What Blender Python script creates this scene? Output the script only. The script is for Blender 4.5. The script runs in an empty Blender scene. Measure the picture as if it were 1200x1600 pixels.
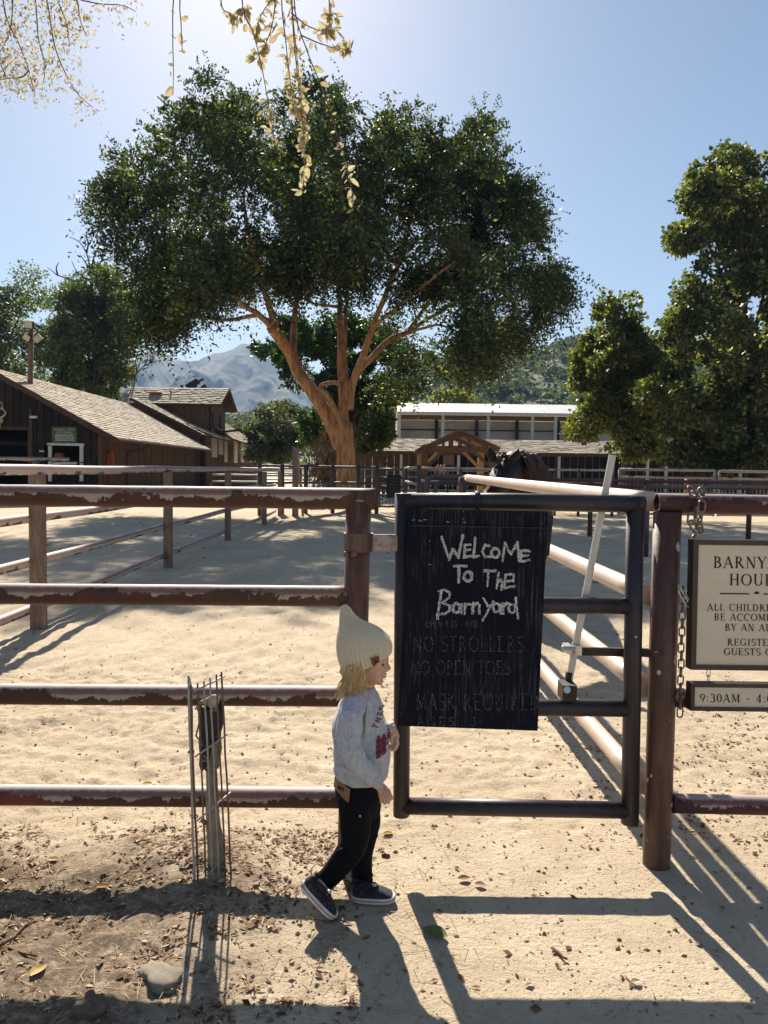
import bpy, math, random
import numpy as np
from mathutils import Vector, Matrix, noise
from mathutils.bvhtree import BVHTree

random.seed(7)
rng = np.random.default_rng(7)
scene = bpy.context.scene
COL = scene.collection
R = math.radians

# ------------------------------------------------------------------ camera
F, HC = 1202.0, 1.44
PITCH, ROLL = R(3.05), R(0.7)
_f = Vector((0, math.cos(PITCH), -math.sin(PITCH)))
_r0 = Vector((1, 0, 0)); _u0 = Vector((0, math.sin(PITCH), math.cos(PITCH)))
_r = _r0 * math.cos(ROLL) + _u0 * math.sin(ROLL)
_u = -_r0 * math.sin(ROLL) + _u0 * math.cos(ROLL)
CAM = Vector((0, 0, HC))
cd = bpy.data.cameras.new('camera'); cam = bpy.data.objects.new('camera', cd); COL.objects.link(cam)
cd.sensor_fit = 'VERTICAL'; cd.sensor_height = 36; cd.lens = 36 * F / 1600
cd.clip_start = 0.05; cd.clip_end = 20000
M = Matrix((( _r.x, _u.x, -_f.x, 0), (_r.y, _u.y, -_f.y, 0), (_r.z, _u.z, -_f.z, HC), (0, 0, 0, 1)))
cam.matrix_world = M
scene.camera = cam

# ------------------------------------------------------------------ light
SUN_EL, SUN_AZ = R(36), R(-11.5)          # azimuth from +Y, negative = to the left
scene.world = bpy.data.worlds.new('World'); scene.world.use_nodes = True
wn = scene.world.node_tree.nodes; wl = scene.world.node_tree.links
for n in list(wn): wn.remove(n)
wo = wn.new('ShaderNodeOutputWorld'); bg = wn.new('ShaderNodeBackground'); sk = wn.new('ShaderNodeTexSky')
sk.sky_type = 'NISHITA'; sk.sun_disc = False
sk.sun_elevation = SUN_EL; sk.sun_rotation = SUN_AZ
sk.air_density = 1.0; sk.dust_density = 0.55; sk.ozone_density = 0.3; sk.altitude = 300
bg.inputs['Strength'].default_value = 0.05
wl.new(sk.outputs[0], bg.inputs['Color']); wl.new(bg.outputs[0], wo.inputs['Surface'])
sl = bpy.data.lights.new('sun', 'SUN'); sl.energy = 5.0; sl.angle = R(0.55); sl.color = (1, 0.91, 0.77)
so = bpy.data.objects.new('sun', sl); COL.objects.link(so)
sd = Vector((math.sin(SUN_AZ) * math.cos(SUN_EL), math.cos(SUN_AZ) * math.cos(SUN_EL), math.sin(SUN_EL)))
so.rotation_euler = sd.to_track_quat('Z', 'Y').to_euler(); so.location = sd * 50
vs = scene.view_settings
scene.display_settings.display_device = 'sRGB'
vs.view_transform = 'Standard'; vs.look = 'None'; vs.exposure = 1.18; vs.gamma = 1; vs.use_curve_mapping = False
scene.cycles.max_bounces = 7; scene.cycles.diffuse_bounces = 3; scene.cycles.transmission_bounces = 4
scene.cycles.transparent_max_bounces = 6; scene.cycles.volume_bounces = 0
scene.cycles.use_denoising = True

# ------------------------------------------------------------------ helpers
def ray(px, py): return _f + _r * ((px - 600) / F) - _u * ((py - 800) / F)
def P(px, py, Y):
    d = ray(px, py); return CAM + d * (Y / d.y)
def G(px, py, z=0.0):
    d = ray(px, py); return CAM + d * ((z - HC) / d.z)
def smooth01(a, b, x):
    t = np.clip((x - a) / (b - a), 0, 1); return t * t * (3 - 2 * t)
def catmull(pts, n):
    pts = [np.array(p, float) for p in pts]
    if len(pts) < 3:
        return [pts[0] + (pts[-1] - pts[0]) * i / n for i in range(n + 1)]
    q = [2 * pts[0] - pts[1]] + pts + [2 * pts[-1] - pts[-2]]
    out = []; segs = len(pts) - 1
    for i in range(n + 1):
        s = i / n * segs; k = min(int(s), segs - 1); t = s - k
        a, b, c, d = q[k], q[k + 1], q[k + 2], q[k + 3]
        out.append(0.5 * ((2 * b) + (c - a) * t + (2 * a - 5 * b + 4 * c - d) * t * t + (3 * b - a - 3 * c + d) * t ** 3))
    return out

class MB:
    def __init__(s): s.v = []; s.f = []; s.m = []; s.cur = 0
    def add(s, vs_, fs):
        o = len(s.v); s.v += [tuple(p) for p in vs_]; s.f += [tuple(i + o for i in f) for f in fs]; s.m += [s.cur] * len(fs); return s
    def box(s, a, b):
        x0, y0, z0 = a; x1, y1, z1 = b
        return s.add([(x0,y0,z0),(x1,y0,z0),(x1,y1,z0),(x0,y1,z0),(x0,y0,z1),(x1,y0,z1),(x1,y1,z1),(x0,y1,z1)],
                     [(0,3,2,1),(4,5,6,7),(0,1,5,4),(1,2,6,5),(2,3,7,6),(3,0,4,7)])
    def hexa(s, p):       # 8 corners, bottom ring then top ring
        return s.add(p, [(0,3,2,1),(4,5,6,7),(0,1,5,4),(1,2,6,5),(2,3,7,6),(3,0,4,7)])
    def beam(s, a, b, w, h, up=(0, 0, 1)):
        a = Vector(a); b = Vector(b); d = (b - a).normalized(); up = Vector(up)
        if abs(d.dot(up)) > 0.98: up = Vector((0, 1, 0))
        x = d.cross(up).normalized(); y = x.cross(d).normalized()
        x *= w / 2; y *= h / 2
        return s.hexa([a - x - y, a + x - y, b + x - y, b - x - y, a - x + y, a + x + y, b + x + y, b - x + y])
    def prism(s, poly, off):
        off = Vector(off); n = len(poly); p = [Vector(q) for q in poly]
        return s.add(p + [q + off for q in p], [tuple(range(n))[::-1], tuple(range(n, 2 * n))] + [(i, (i + 1) % n, n + (i + 1) % n, n + i) for i in range(n)])
    def tube(s, pts, r, n=10, cap=True, flat=1.0, closed=False):
        pts = [Vector(p) for p in pts]; k = len(pts)
        if not hasattr(r, '__len__'): r = [r] * k
        tan = []
        for i in range(k):
            a = pts[(i - 1) % k] if closed else pts[max(i - 1, 0)]; b = pts[(i + 1) % k] if closed else pts[min(i + 1, k - 1)]
            tan.append((b - a).normalized())
        up = Vector((0, 0, 1)) if abs(tan[0].z) < 0.9 else Vector((0, 1, 0))
        x = tan[0].cross(up).normalized(); vs_ = []
        for i in range(k):
            t = tan[i]; x = (x - t * x.dot(t)).normalized(); y = t.cross(x)
            for j in range(n):
                a = 2 * math.pi * j / n
                vs_.append(pts[i] + x * (r[i] * math.cos(a)) + y * (r[i] * flat * math.sin(a)))
        fs = []
        for i in range(k if closed else k - 1):
            i2 = (i + 1) % k
            for j in range(n):
                fs.append((i * n + j, i * n + (j + 1) % n, i2 * n + (j + 1) % n, i2 * n + j))
        if cap and not closed:
            fs.append(tuple(range(n))[::-1]); fs.append(tuple((k - 1) * n + j for j in range(n)))
        return s.add(vs_, fs)
    def ell(s, c, r, n=16, m=10, rot=None):
        c = Vector(c)
        if not hasattr(r, '__len__'): r = (r, r, r)
        vs_ = []
        for i in range(1, m):
            th = math.pi * i / m
            for j in range(n):
                a = 2 * math.pi * j / n
                v = Vector((r[0] * math.sin(th) * math.cos(a), r[1] * math.sin(th) * math.sin(a), r[2] * math.cos(th)))
                vs_.append(c + (rot @ v if rot else v))
        t = Vector((0, 0, r[2])); t = rot @ t if rot else t
        vs_ += [c + t, c - t]; T_, B_ = len(vs_) - 2, len(vs_) - 1
        fs = [(i * n + j, (i + 1) * n + j, (i + 1) * n + (j + 1) % n, i * n + (j + 1) % n) for i in range(m - 2) for j in range(n)]
        fs += [(T_, j, (j + 1) % n) for j in range(n)] + [((m - 2) * n + (j + 1) % n, (m - 2) * n + j, B_) for j in range(n)]
        return s.add(vs_, fs)
    def loft(s, rings, cap=True):
        n = len(rings[0]); vs_ = [p for r in rings for p in r]
        fs = [(i * n + j, i * n + (j + 1) % n, (i + 1) * n + (j + 1) % n, (i + 1) * n + j) for i in range(len(rings) - 1) for j in range(n)]
        if cap: fs += [tuple(range(n))[::-1], tuple((len(rings) - 1) * n + j for j in range(n))]
        return s.add(vs_, fs)
    def mesh(s, name, mats, origin=(0, 0, 0), smooth=False):
        me = bpy.data.meshes.new(name); o = Vector(origin)
        me.from_pydata([(p[0] - o.x, p[1] - o.y, p[2] - o.z) for p in s.v], [], s.f)
        if not isinstance(mats, (list, tuple)): mats = [mats]
        for m in mats: me.materials.append(m)
        if len(mats) > 1: me.polygons.foreach_set('material_index', s.m)
        if smooth: me.polygons.foreach_set('use_smooth', [True] * len(me.polygons))
        me.update(); return me
    def build(s, name, mats, parent=None, smooth=False, kind=None, label=None):
        org = wloc(parent)
        return link(name, s.mesh(name, mats, org, smooth), parent, kind, label)

def wloc(o):
    v = Vector((0, 0, 0))
    while o is not None: v += o.location; o = o.parent
    return v
def link(name, me, parent=None, kind=None, label=None):
    o = bpy.data.objects.new(name, me); COL.objects.link(o); o.parent = parent
    if kind: o['kind'] = kind
    if label: o['label'] = label
    return o
def thing(name, label, cat, loc=(0, 0, 0), group=None):
    o = bpy.data.objects.new(name, None); COL.objects.link(o); o.location = loc; o.empty_display_size = 0.2
    o['label'] = label; o['category'] = cat
    if group: o['group'] = group
    return o
def tag(o, label, cat, group=None, kind=None):
    o['label'] = label; o['category'] = cat
    if group: o['group'] = group
    if kind: o['kind'] = kind
    return o
def fastmesh(name, V, faces_n, mat, origin=(0, 0, 0), smooth=False):
    """V: (N*k,3) verts, each consecutive k verts one face"""
    V = np.asarray(V, dtype=np.float32) - np.asarray(tuple(origin), dtype=np.float32); k = faces_n; nf = len(V) // k
    me = bpy.data.meshes.new(name); me.vertices.add(len(V)); me.vertices.foreach_set('co', V.ravel())
    me.loops.add(nf * k); me.loops.foreach_set('vertex_index', np.arange(nf * k, dtype=np.int32))
    me.polygons.add(nf); me.polygons.foreach_set('loop_start', np.arange(0, nf * k, k, dtype=np.int32))
    me.materials.append(mat)
    if smooth: me.polygons.foreach_set('use_smooth', [True] * nf)
    me.update(calc_edges=True); me.validate(); return me

# ------------------------------------------------------------------ materials
def nodes(name):
    m = bpy.data.materials.new(name); m.use_nodes = True; nt = m.node_tree
    b = nt.nodes['Principled BSDF']; return m, nt, b
def N(nt, t, **k):
    n = nt.nodes.new(t)
    for a, v in k.items(): setattr(n, a, v)
    return n
def c4(c): return (c[0], c[1], c[2], 1)
def ramp(nt, src, stops, interp='LINEAR'):
    r = N(nt, 'ShaderNodeValToRGB'); r.color_ramp.interpolation = interp
    e = r.color_ramp.elements
    while len(e) > 1: e.remove(e[-1])
    e[0].position = stops[0][0]; e[0].color = c4(stops[0][1])
    for p, c in stops[1:]:
        x = e.new(p); x.color = c4(c)
    nt.links.new(src, r.inputs[0]); return r.outputs[0]
def coords(nt, stretch=(1, 1, 1), src='Object'):
    t = N(nt, 'ShaderNodeTexCoord'); mp = N(nt, 'ShaderNodeMapping'); mp.inputs['Scale'].default_value = stretch
    nt.links.new(t.outputs[src], mp.inputs[0]); return mp.outputs[0]
def noi(nt, co, scale, detail=4, rough=.6, w=None):
    n = N(nt, 'ShaderNodeTexNoise'); n.inputs['Scale'].default_value = scale; n.inputs['Detail'].default_value = detail
    n.inputs['Roughness'].default_value = rough; nt.links.new(co, n.inputs['Vector']); return n.outputs[0]
def math_(nt, op, a, b=None, clamp=False):
    n = N(nt, 'ShaderNodeMath', operation=op, use_clamp=clamp)
    for i, x in enumerate((a, b)):
        if x is None: continue
        if isinstance(x, (int, float)): n.inputs[i].default_value = x
        else: nt.links.new(x, n.inputs[i])
    return n.outputs[0]
def mix(nt, fac, a, b, mode='MIX'):
    n = N(nt, 'ShaderNodeMix', data_type='RGBA', blend_type=mode)
    for i, x in ((0, fac), (6, a), (7, b)):
        if isinstance(x, (int, float)): n.inputs[i].default_value = x
        elif isinstance(x, (tuple, list)): n.inputs[i].default_value = c4(x)
        else: nt.links.new(x, n.inputs[i])
    return n.outputs[2]
def bump(nt, b, h, strength, dist=.01):
    n = N(nt, 'ShaderNodeBump'); n.inputs['Strength'].default_value = strength; n.inputs['Distance'].default_value = dist
    nt.links.new(h, n.inputs['Height']); nt.links.new(n.outputs[0], b.inputs['Normal']); return n
def mk(name, a, b_=None, scale=6, rough=.8, bmp=0, bscale=None, dist=.01, stretch=(1, 1, 1), metal=0, spec=.3, rand=0, lo=.35, hi=.65):
    m, nt, b = nodes(name); b.inputs['Roughness'].default_value = rough; b.inputs['Metallic'].default_value = metal
    b.inputs['Specular IOR Level'].default_value = spec
    co = coords(nt, stretch); n = noi(nt, co, scale, 6, .65)
    col = ramp(nt, n, [(lo, a), (hi, b_ or tuple(x * .7 for x in a))])
    if rand:
        oi = N(nt, 'ShaderNodeObjectInfo'); v = math_(nt, 'MULTIPLY', oi.outputs['Random'], rand); v = math_(nt, 'ADD', v, 1 - rand / 2)
        cb = N(nt, 'ShaderNodeCombineColor')
        for i in range(3): nt.links.new(v, cb.inputs[i])
        col = mix(nt, 1.0, col, cb.outputs[0], 'MULTIPLY')
    nt.links.new(col, b.inputs['Base Color'])
    if bmp: bump(nt, b, noi(nt, co, bscale or scale * 3, 5, .7), bmp, dist)
    return m
def leafmat(name, stops, trans=.45, rough=.5, tcol=(1.3, 1.5, .6), spec=.35):
    m, nt, b = nodes(name); g = N(nt, 'ShaderNodeNewGeometry')
    col = ramp(nt, g.outputs['Random Per Island'], stops)
    nt.links.new(col, b.inputs['Base Color']); b.inputs['Roughness'].default_value = rough; b.inputs['Specular IOR Level'].default_value = spec
    t = N(nt, 'ShaderNodeBsdfTranslucent'); tc = mix(nt, 1.0, col, tcol, 'MULTIPLY'); nt.links.new(tc, t.inputs[0])
    ms = N(nt, 'ShaderNodeMixShader'); ms.inputs[0].default_value = trans
    nt.links.new(b.outputs[0], ms.inputs[1]); nt.links.new(t.outputs[0], ms.inputs[2])
    nt.links.new(ms.outputs[0], nt.nodes['Material Output'].inputs['Surface']); return m
def pipe_mat(name, brown, cream, faded, red=None, maroonish=(.28, .14, .105), bias=0.0, dark=1.0, redx=(-99, -98)):
    """old paint on a pipe: the upper side faded, the flanks flaked to primer, the underside still brown"""
    m, nt, b = nodes(name); co = coords(nt); g = N(nt, 'ShaderNodeNewGeometry')
    sp = N(nt, 'ShaderNodeSeparateXYZ'); nt.links.new(g.outputs['Normal'], sp.inputs[0])
    big = noi(nt, co, 5, 7, .72); fine = noi(nt, co, 45, 4, .6)
    v = math_(nt, 'MULTIPLY', sp.outputs[2], .34)
    v = math_(nt, 'ADD', v, math_(nt, 'MULTIPLY', big, 1.5)); v = math_(nt, 'ADD', v, math_(nt, 'MULTIPLY', fine, .35))
    v = math_(nt, 'ADD', v, math_(nt, 'MULTIPLY', math_(nt, 'SUBTRACT', noi(nt, coords(nt, (1.6, 1.6, 4)), 1.1, 2, .5), .5), .95)); v = math_(nt, 'SUBTRACT', v, .46 - bias)
    body = mix(nt, noi(nt, co, 11, 5, .7), tuple(x * .6 for x in brown), tuple(x * 1.5 for x in brown))
    if red:
        rm = ramp(nt, noi(nt, co, 2.2, 3, .5), [(.60, (0, 0, 0)), (.66, (.5, .5, .5))])
        body = mix(nt, rm, body, red)
        sx = N(nt, 'ShaderNodeSeparateXYZ'); nt.links.new(co, sx.inputs[0])
        mr = N(nt, 'ShaderNodeMapRange'); mr.inputs[1].default_value = redx[0]; mr.inputs[2].default_value = redx[1]
        nt.links.new(sx.outputs[0], mr.inputs[0])
    light = mix(nt, ramp(nt, math_(nt, 'ADD', sp.outputs[2], math_(nt, 'MULTIPLY', noi(nt, co, 16, 5, .7), .5)), [(.42, (0, 0, 0)), (.62, (1, 1, 1))]), cream, maroonish)
    fac = ramp(nt, v, [(.50, (0, 0, 0)), (.515, (1, 1, 1))])
    col = mix(nt, fac, body, light)
    if red:                           # a stretch where the red coat still holds
        redn = mix(nt, ramp(nt, noi(nt, co, 14, 5, .7), [(.48, (0, 0, 0)), (.6, (1, 1, 1))]), red, tuple(x * .55 for x in red))
        keep = math_(nt, 'MULTIPLY', mr.outputs[0], ramp(nt, noi(nt, co, 7, 5, .7), [(.60, (1, 1, 1)), (.63, (0, 0, 0))]))
        col = mix(nt, keep, col, redn)
    top = ramp(nt, math_(nt, 'ADD', sp.outputs[2], math_(nt, 'MULTIPLY', fine, .35)), [(.86, (0, 0, 0)), (1.08, (1, 1, 1))])
    col = mix(nt, math_(nt, 'MULTIPLY', top, .85), col, faded)
    nt.links.new(col, b.inputs['Base Color']); b.inputs['Roughness'].default_value = .68; b.inputs['Specular IOR Level'].default_value = .35
    hb = math_(nt, 'ADD', math_(nt, 'MULTIPLY', fac, .6), math_(nt, 'MULTIPLY', fine, .5)); bump(nt, b, hb, .5, .002)
    return m
# ------------------------------------------------------------------ ground
SAP = G(330, 1352)
def hf(x, y):
    x = np.asarray(x, float); y = np.asarray(y, float)
    L = 1 - smooth01(-.9, -.15, x); near = 1 - smooth01(5, 14, y)
    a = .002 + .008 * L + .003 * (1 - smooth01(3, 3.6, y) * 0) * L
    n = (np.sin(x * 5.1 + 1.3 * np.sin(y * 3.7)) * np.cos(y * 4.3 + 1.1 * np.sin(x * 2.9)) + .6 * np.sin(x * 11.3 + y * 7.1 + 2 * np.sin(y * 5)) * np.sin(y * 13.7 - x * 3.3)
         + .35 * np.sin(x * 27 + 3 * np.sin(y * 9)) * np.sin(y * 31 + 2 * np.sin(x * 17)))
    inside = smooth01(2.9, 3.5, y) * near
    h = (a + .006 * inside) * n * .6 * (near + .15)
    h += .035 * np.exp(-((x - SAP.x) ** 2 + (y - SAP.y) ** 2) / .05) + .02 * L * np.exp(-(y - 2.75) ** 2 / .06) * (1 - smooth01(-.6, -.2, x))
    return h
def axis(lo, hi, step, far_lo, far_hi, g=1.12):
    a = list(np.arange(lo, hi, step)); s = step; v = a[-1]
    while v < far_hi: s *= g; v += s; a.append(v)
    s = step; v = a[0]; b = []
    while v > far_lo: s *= g; v -= s; b.append(v)
    return np.array(b[::-1] + a)
gx = axis(-2.4, 1.9, .024, -5000, 5000); gy = axis(1.35, 5.2, .024, -300, 9000, 1.06)
XX, YY = np.meshgrid(gx, gy); ZZ = hf(XX, YY)
jn = rng.normal(0, 1, ZZ.shape); jn = (jn + np.roll(jn, 1, 0) + np.roll(jn, 1, 1)) / 3
lft = 1 - smooth01(-.9, -.1, XX); nr = 1 - smooth01(5, 9, YY)
# hoof prints and scuffs pressed into the arena dirt
for (n_, x0, x1, y0, y1, r0, r1, dp) in ((2600, -4.5, 4.5, 3.0, 9.5, .020, .065, .010), (200, -2.3, -.45, 1.6, 2.95, .03, .07, .007), (60, 1.0, 1.9, 1.9, 2.9, .03, .06, .004)):
    for _ in range(n_):
        cx, cy, rr, dd_ = rng.uniform(x0, x1), rng.uniform(y0, y1), rng.uniform(r0, r1), dp * rng.uniform(.25, 1)
        i0, i1 = np.searchsorted(gx, (cx - 2.2 * rr, cx + 2.2 * rr)); j0, j1 = np.searchsorted(gy, (cy - 2.2 * rr, cy + 2.2 * rr))
        if i1 - i0 < 2 or j1 - j0 < 2: continue
        q_ = ((XX[j0:j1, i0:i1] - cx) ** 2 + ((YY[j0:j1, i0:i1] - cy) * rng.uniform(.7, 1.3)) ** 2) / rr ** 2
        ZZ[j0:j1, i0:i1] += dd_ * (np.exp(-(np.sqrt(q_) - 1.15) ** 2 * 5) * .7 - np.exp(-q_ * 1.6))
ZZ = ZZ + jn * (.0010 + .0035 * lft + .0045 * smooth01(2.9, 3.4, YY)) * nr
me = bpy.data.meshes.new('ground'); V = np.stack([XX, YY, ZZ], -1).reshape(-1, 3).astype(np.float32)
ny, nx = XX.shape; me.vertices.add(len(V)); me.vertices.foreach_set('co', V.ravel())
I = (np.arange(ny - 1)[:, None] * nx + np.arange(nx - 1)[None]).ravel()
Q = np.stack([I, I + 1, I + nx + 1, I + nx], -1).astype(np.int32)
me.loops.add(Q.size); me.loops.foreach_set('vertex_index', Q.ravel()); me.polygons.add(len(Q))
me.polygons.foreach_set('loop_start', np.arange(0, Q.size, 4, dtype=np.int32)); me.polygons.foreach_set('use_smooth', [True] * len(Q)); me.update(calc_edges=True)
def ground_mat():
    m, nt, b = nodes('dirt'); co = coords(nt)
    sp = N(nt, 'ShaderNodeSeparateXYZ'); nt.links.new(co, sp.inputs[0])
    big = noi(nt, co, .8, 5, .6); mid = noi(nt, co, 5, 6, .7); fine = noi(nt, co, 42, 5, .75); grit = noi(nt, co, 190, 3, .7)
    col = ramp(nt, mid, [(.3, (.47, .375, .26)), (.52, (.58, .475, .345)), (.75, (.65, .54, .40))])
    col = mix(nt, ramp(nt, big, [(.4, (0, 0, 0)), (.65, (.5, .5, .5))]), col, (.43, .335, .225))
    wx = math_(nt, 'ADD', sp.outputs[0], math_(nt, 'MULTIPLY', math_(nt, 'SUBTRACT', mid, .5), 1.4)); wy = math_(nt, 'ADD', sp.outputs[1], math_(nt, 'MULTIPLY', math_(nt, 'SUBTRACT', mid, .5), .9))
    lfx = math_(nt, 'MULTIPLY', math_(nt, 'ADD', wx, .12), -1.6, True); nry = math_(nt, 'MULTIPLY', math_(nt, 'SUBTRACT', 2.95, wy), 3.0, True)
    mul = math_(nt, 'MULTIPLY', lfx, nry)          # leafy mulch by the near fence on the left
    mulc = ramp(nt, noi(nt, co, 24, 7, .8), [(.38, (.05, .032, .022)), (.50, (.13, .09, .06)), (.58, (.28, .205, .14)), (.70, (.48, .39, .29))])
    col = mix(nt, math_(nt, 'MULTIPLY', mul, .85), col, mulc)
    col = mix(nt, ramp(nt, fine, [(.30, (.75, .75, .75)), (.42, (0, 0, 0))]), col, (.17, .11, .065))
    sc_ = noi(nt, coords(nt, (1, 1.7, 1)), 75, 6, .8); col = mix(nt, ramp(nt, sc_, [(.32, (.85, .85, .85)), (.43, (0, 0, 0))]), col, (.14, .095, .06))
    col = mix(nt, ramp(nt, grit, [(.30, (.6, .6, .6)), (.42, (0, 0, 0))]), col, (.27, .19, .12))
    col = mix(nt, ramp(nt, grit, [(.62, (0, 0, 0)), (.72, (.5, .5, .5))]), col, (.68, .60, .48))
    nt.links.new(col, b.inputs['Base Color']); b.inputs['Roughness'].default_value = .95; b.inputs['Specular IOR Level'].default_value = .12
    h = math_(nt, 'ADD', math_(nt, 'MULTIPLY', fine, .7), math_(nt, 'MULTIPLY', grit, .35)); h = math_(nt, 'ADD', h, math_(nt, 'MULTIPLY', mid, 1.2))
    bump(nt, b, h, .8, .016); return m
me.materials.append(ground_mat()); gob = link('ground', me, None, 'structure')

# clods, grit and litter on the dirt
def gz(x, y): return hf(x, y)
def scatter(n, box, power=1.0):
    x0, x1, y0, y1 = box; return rng.uniform(x0, x1, n), y0 + (y1 - y0) * rng.uniform(0, 1, n) ** power
m_clod = mk('clod', (.38, .28, .18), (.16, .10, .06), 30, .95, lo=.4, hi=.6)
m_peb = mk('pebble', (.55, .48, .38), (.40, .31, .22), 20, .9)
def clods(name, xs, ys, smin, smax, mat, flat=.6):
    n = len(xs); s = smin + (smax - smin) * rng.uniform(0, 1, n) ** 3
    base = np.array([[1, 0, 0], [0, 1, 0], [-1, 0, 0], [0, -1, 0], [0, 0, 1], [0, 0, -1.]])
    tri = np.array([[0, 1, 4], [1, 2, 4], [2, 3, 4], [3, 0, 4], [1, 0, 5], [2, 1, 5], [3, 2, 5], [0, 3, 5]])
    b = base[None] * rng.uniform(.55, 1.35, (n, 6, 1)) * s[:, None, None]; b[..., 2] *= flat
    a = rng.uniform(0, 6.28, n); c, sn = np.cos(a), np.sin(a)
    x = b[..., 0] * c[:, None] - b[..., 1] * sn[:, None]; y = b[..., 0] * sn[:, None] + b[..., 1] * c[:, None]
    V_ = np.stack([x + xs[:, None], y + ys[:, None], b[..., 2] + (gz(xs, ys) + s * .15)[:, None]], -1)
    return link(name, fastmesh(name, V_[:, tri].reshape(-1, 3), 3, mat), None, 'stuff')
xa, ya = scatter(5200, (-2.4, -.1, 1.6, 3.1)); xb, yb = scatter(5200, (-3.5, 2.5, 1.6, 5.5)); xc, yc = scatter(5200, (-6, 6, 5.5, 16), 1.3); xd, yd = scatter(4000, (.9, 3, 2.9, 5.0))
tag(clods('soil_clods', np.concatenate([xa, xb, xc, xd]), np.concatenate([ya, yb, yc, yd]), .0016, .011, m_clod), 'small dark soil crumbs scattered over the pale dusty ground', 'soil')
xa, ya = scatter(5000, (-2.2, 1.8, 1.6, 3.4))
tag(clods('pebbles', xa, ya, .001, .006, m_peb), 'pale grit and tiny pebbles lying on the dirt path', 'gravel')
xa, ya = scatter(160, (-7, 5, 6, 24))
tag(clods('dung_clods', xa + rng.normal(0, .1, 160), ya, .01, .05, m_clod, .7), 'dark clods and droppings lying about in the arena dirt', 'dirt clods')
def leaves_flat(name, xs, ys, smin, smax, mat, curl=.10, lift=.001):
    n = len(xs); s = smin + (smax - smin) * rng.uniform(0, 1, n) ** 2.2; a = rng.uniform(0, 6.28, n); w = rng.uniform(.15, .75, n)
    d = np.stack([np.cos(a), np.sin(a), rng.normal(0, .16, n)], -1); e = np.stack([-np.sin(a), np.cos(a), rng.normal(0, .2, n)], -1)
    c = np.stack([xs, ys, gz(xs, ys) + lift + s * .12], -1); s = s[:, None]; w = w[:, None]; up = np.array([0, 0, 1.])
    p0 = c - d * s * .5; p2 = c + d * s * .5; p1 = c + e * s * w * .5 + up * s * curl * .4; p3 = c - e * s * w * .5 + up * s * curl * .4
    V_ = np.stack([p0, p1, p2, p0, p2, p3], 1).reshape(-1, 3)
    return link(name, fastmesh(name, V_, 3, mat), None, 'stuff')
m_lit = leafmat('litter', [(0, (.05, .028, .018)), (.35, (.14, .075, .04)), (.6, (.26, .14, .07)), (.8, (.42, .29, .17)), (1, (.60, .50, .36))], .12, .7, (1, .8, .5), .1)
xa, ya = scatter(17000, (-2.4, -.05, 1.6, 3.0)); ang = rng.uniform(0, 6.28, 1600); rad = np.abs(rng.normal(0, .17, 1600))
xb = SAP.x + np.cos(ang) * rad * 1.2; yb = SAP.y + np.sin(ang) * rad; xc, yc = scatter(14000, (-4, 4, 3, 9)); xd, yd = scatter(2400, (.8, 2.6, 2.85, 4.4)); xe, ye = scatter(260, (-.1, 1.6, 1.7, 2.9))
def clus(x, y, t=.0, s=1.0):
    v = np.sin(x * 5.3 * s + 2.1 * np.sin(y * 3.9 * s + 1)) * np.cos(y * 6.1 * s + 1.7 * np.sin(x * 4.7 * s)) + .7 * np.sin(x * 17 * s + 3 * np.sin(y * 9 * s)) * np.sin(y * 15 * s + x * 6) + rng.normal(0, .35, len(x)); return v > t
k_ = clus(xa, ya, .05); xa, ya = xa[k_], ya[k_]; k_ = clus(xc, yc, .45); xc, yc = xc[k_], yc[k_]; k_ = clus(xd, yd, .2); xd, yd = xd[k_], yd[k_]
lx = np.concatenate([xa, xb, xc, xd, xe]); ly = np.concatenate([ya, yb, yc, yd, ye])
tag(leaves_flat('leaf_litter', lx, ly, .006, .036, m_lit), 'dry brown leaf litter strewn over the dirt by the fence', 'leaf litter')
# straw bits
ns = 1500; xa, ya = scatter(ns, (-2.4, .3, 1.6, 3.3)); a = rng.uniform(0, 6.28, ns); L_ = rng.uniform(.01, .05, ns)
d = np.stack([np.cos(a), np.sin(a), rng.normal(0, .1, ns)], -1) * L_[:, None]; c = np.stack([xa, ya, gz(xa, ya) + .004], -1); e = np.stack([-np.sin(a), np.cos(a), np.zeros(ns)], -1) * .0009
m_straw = mk('straw', (.5, .38, .22), (.3, .2, .11), 40, .8)
V_ = np.stack([c - d - e, c + d - e, c + d + e, c - d + e], 1).reshape(-1, 3)
tag(link('straw_bits', fastmesh('straw_bits', V_, 4, m_straw), None, 'stuff'), 'short dry stalks and twigs mixed into the ground litter', 'straw')

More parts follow.
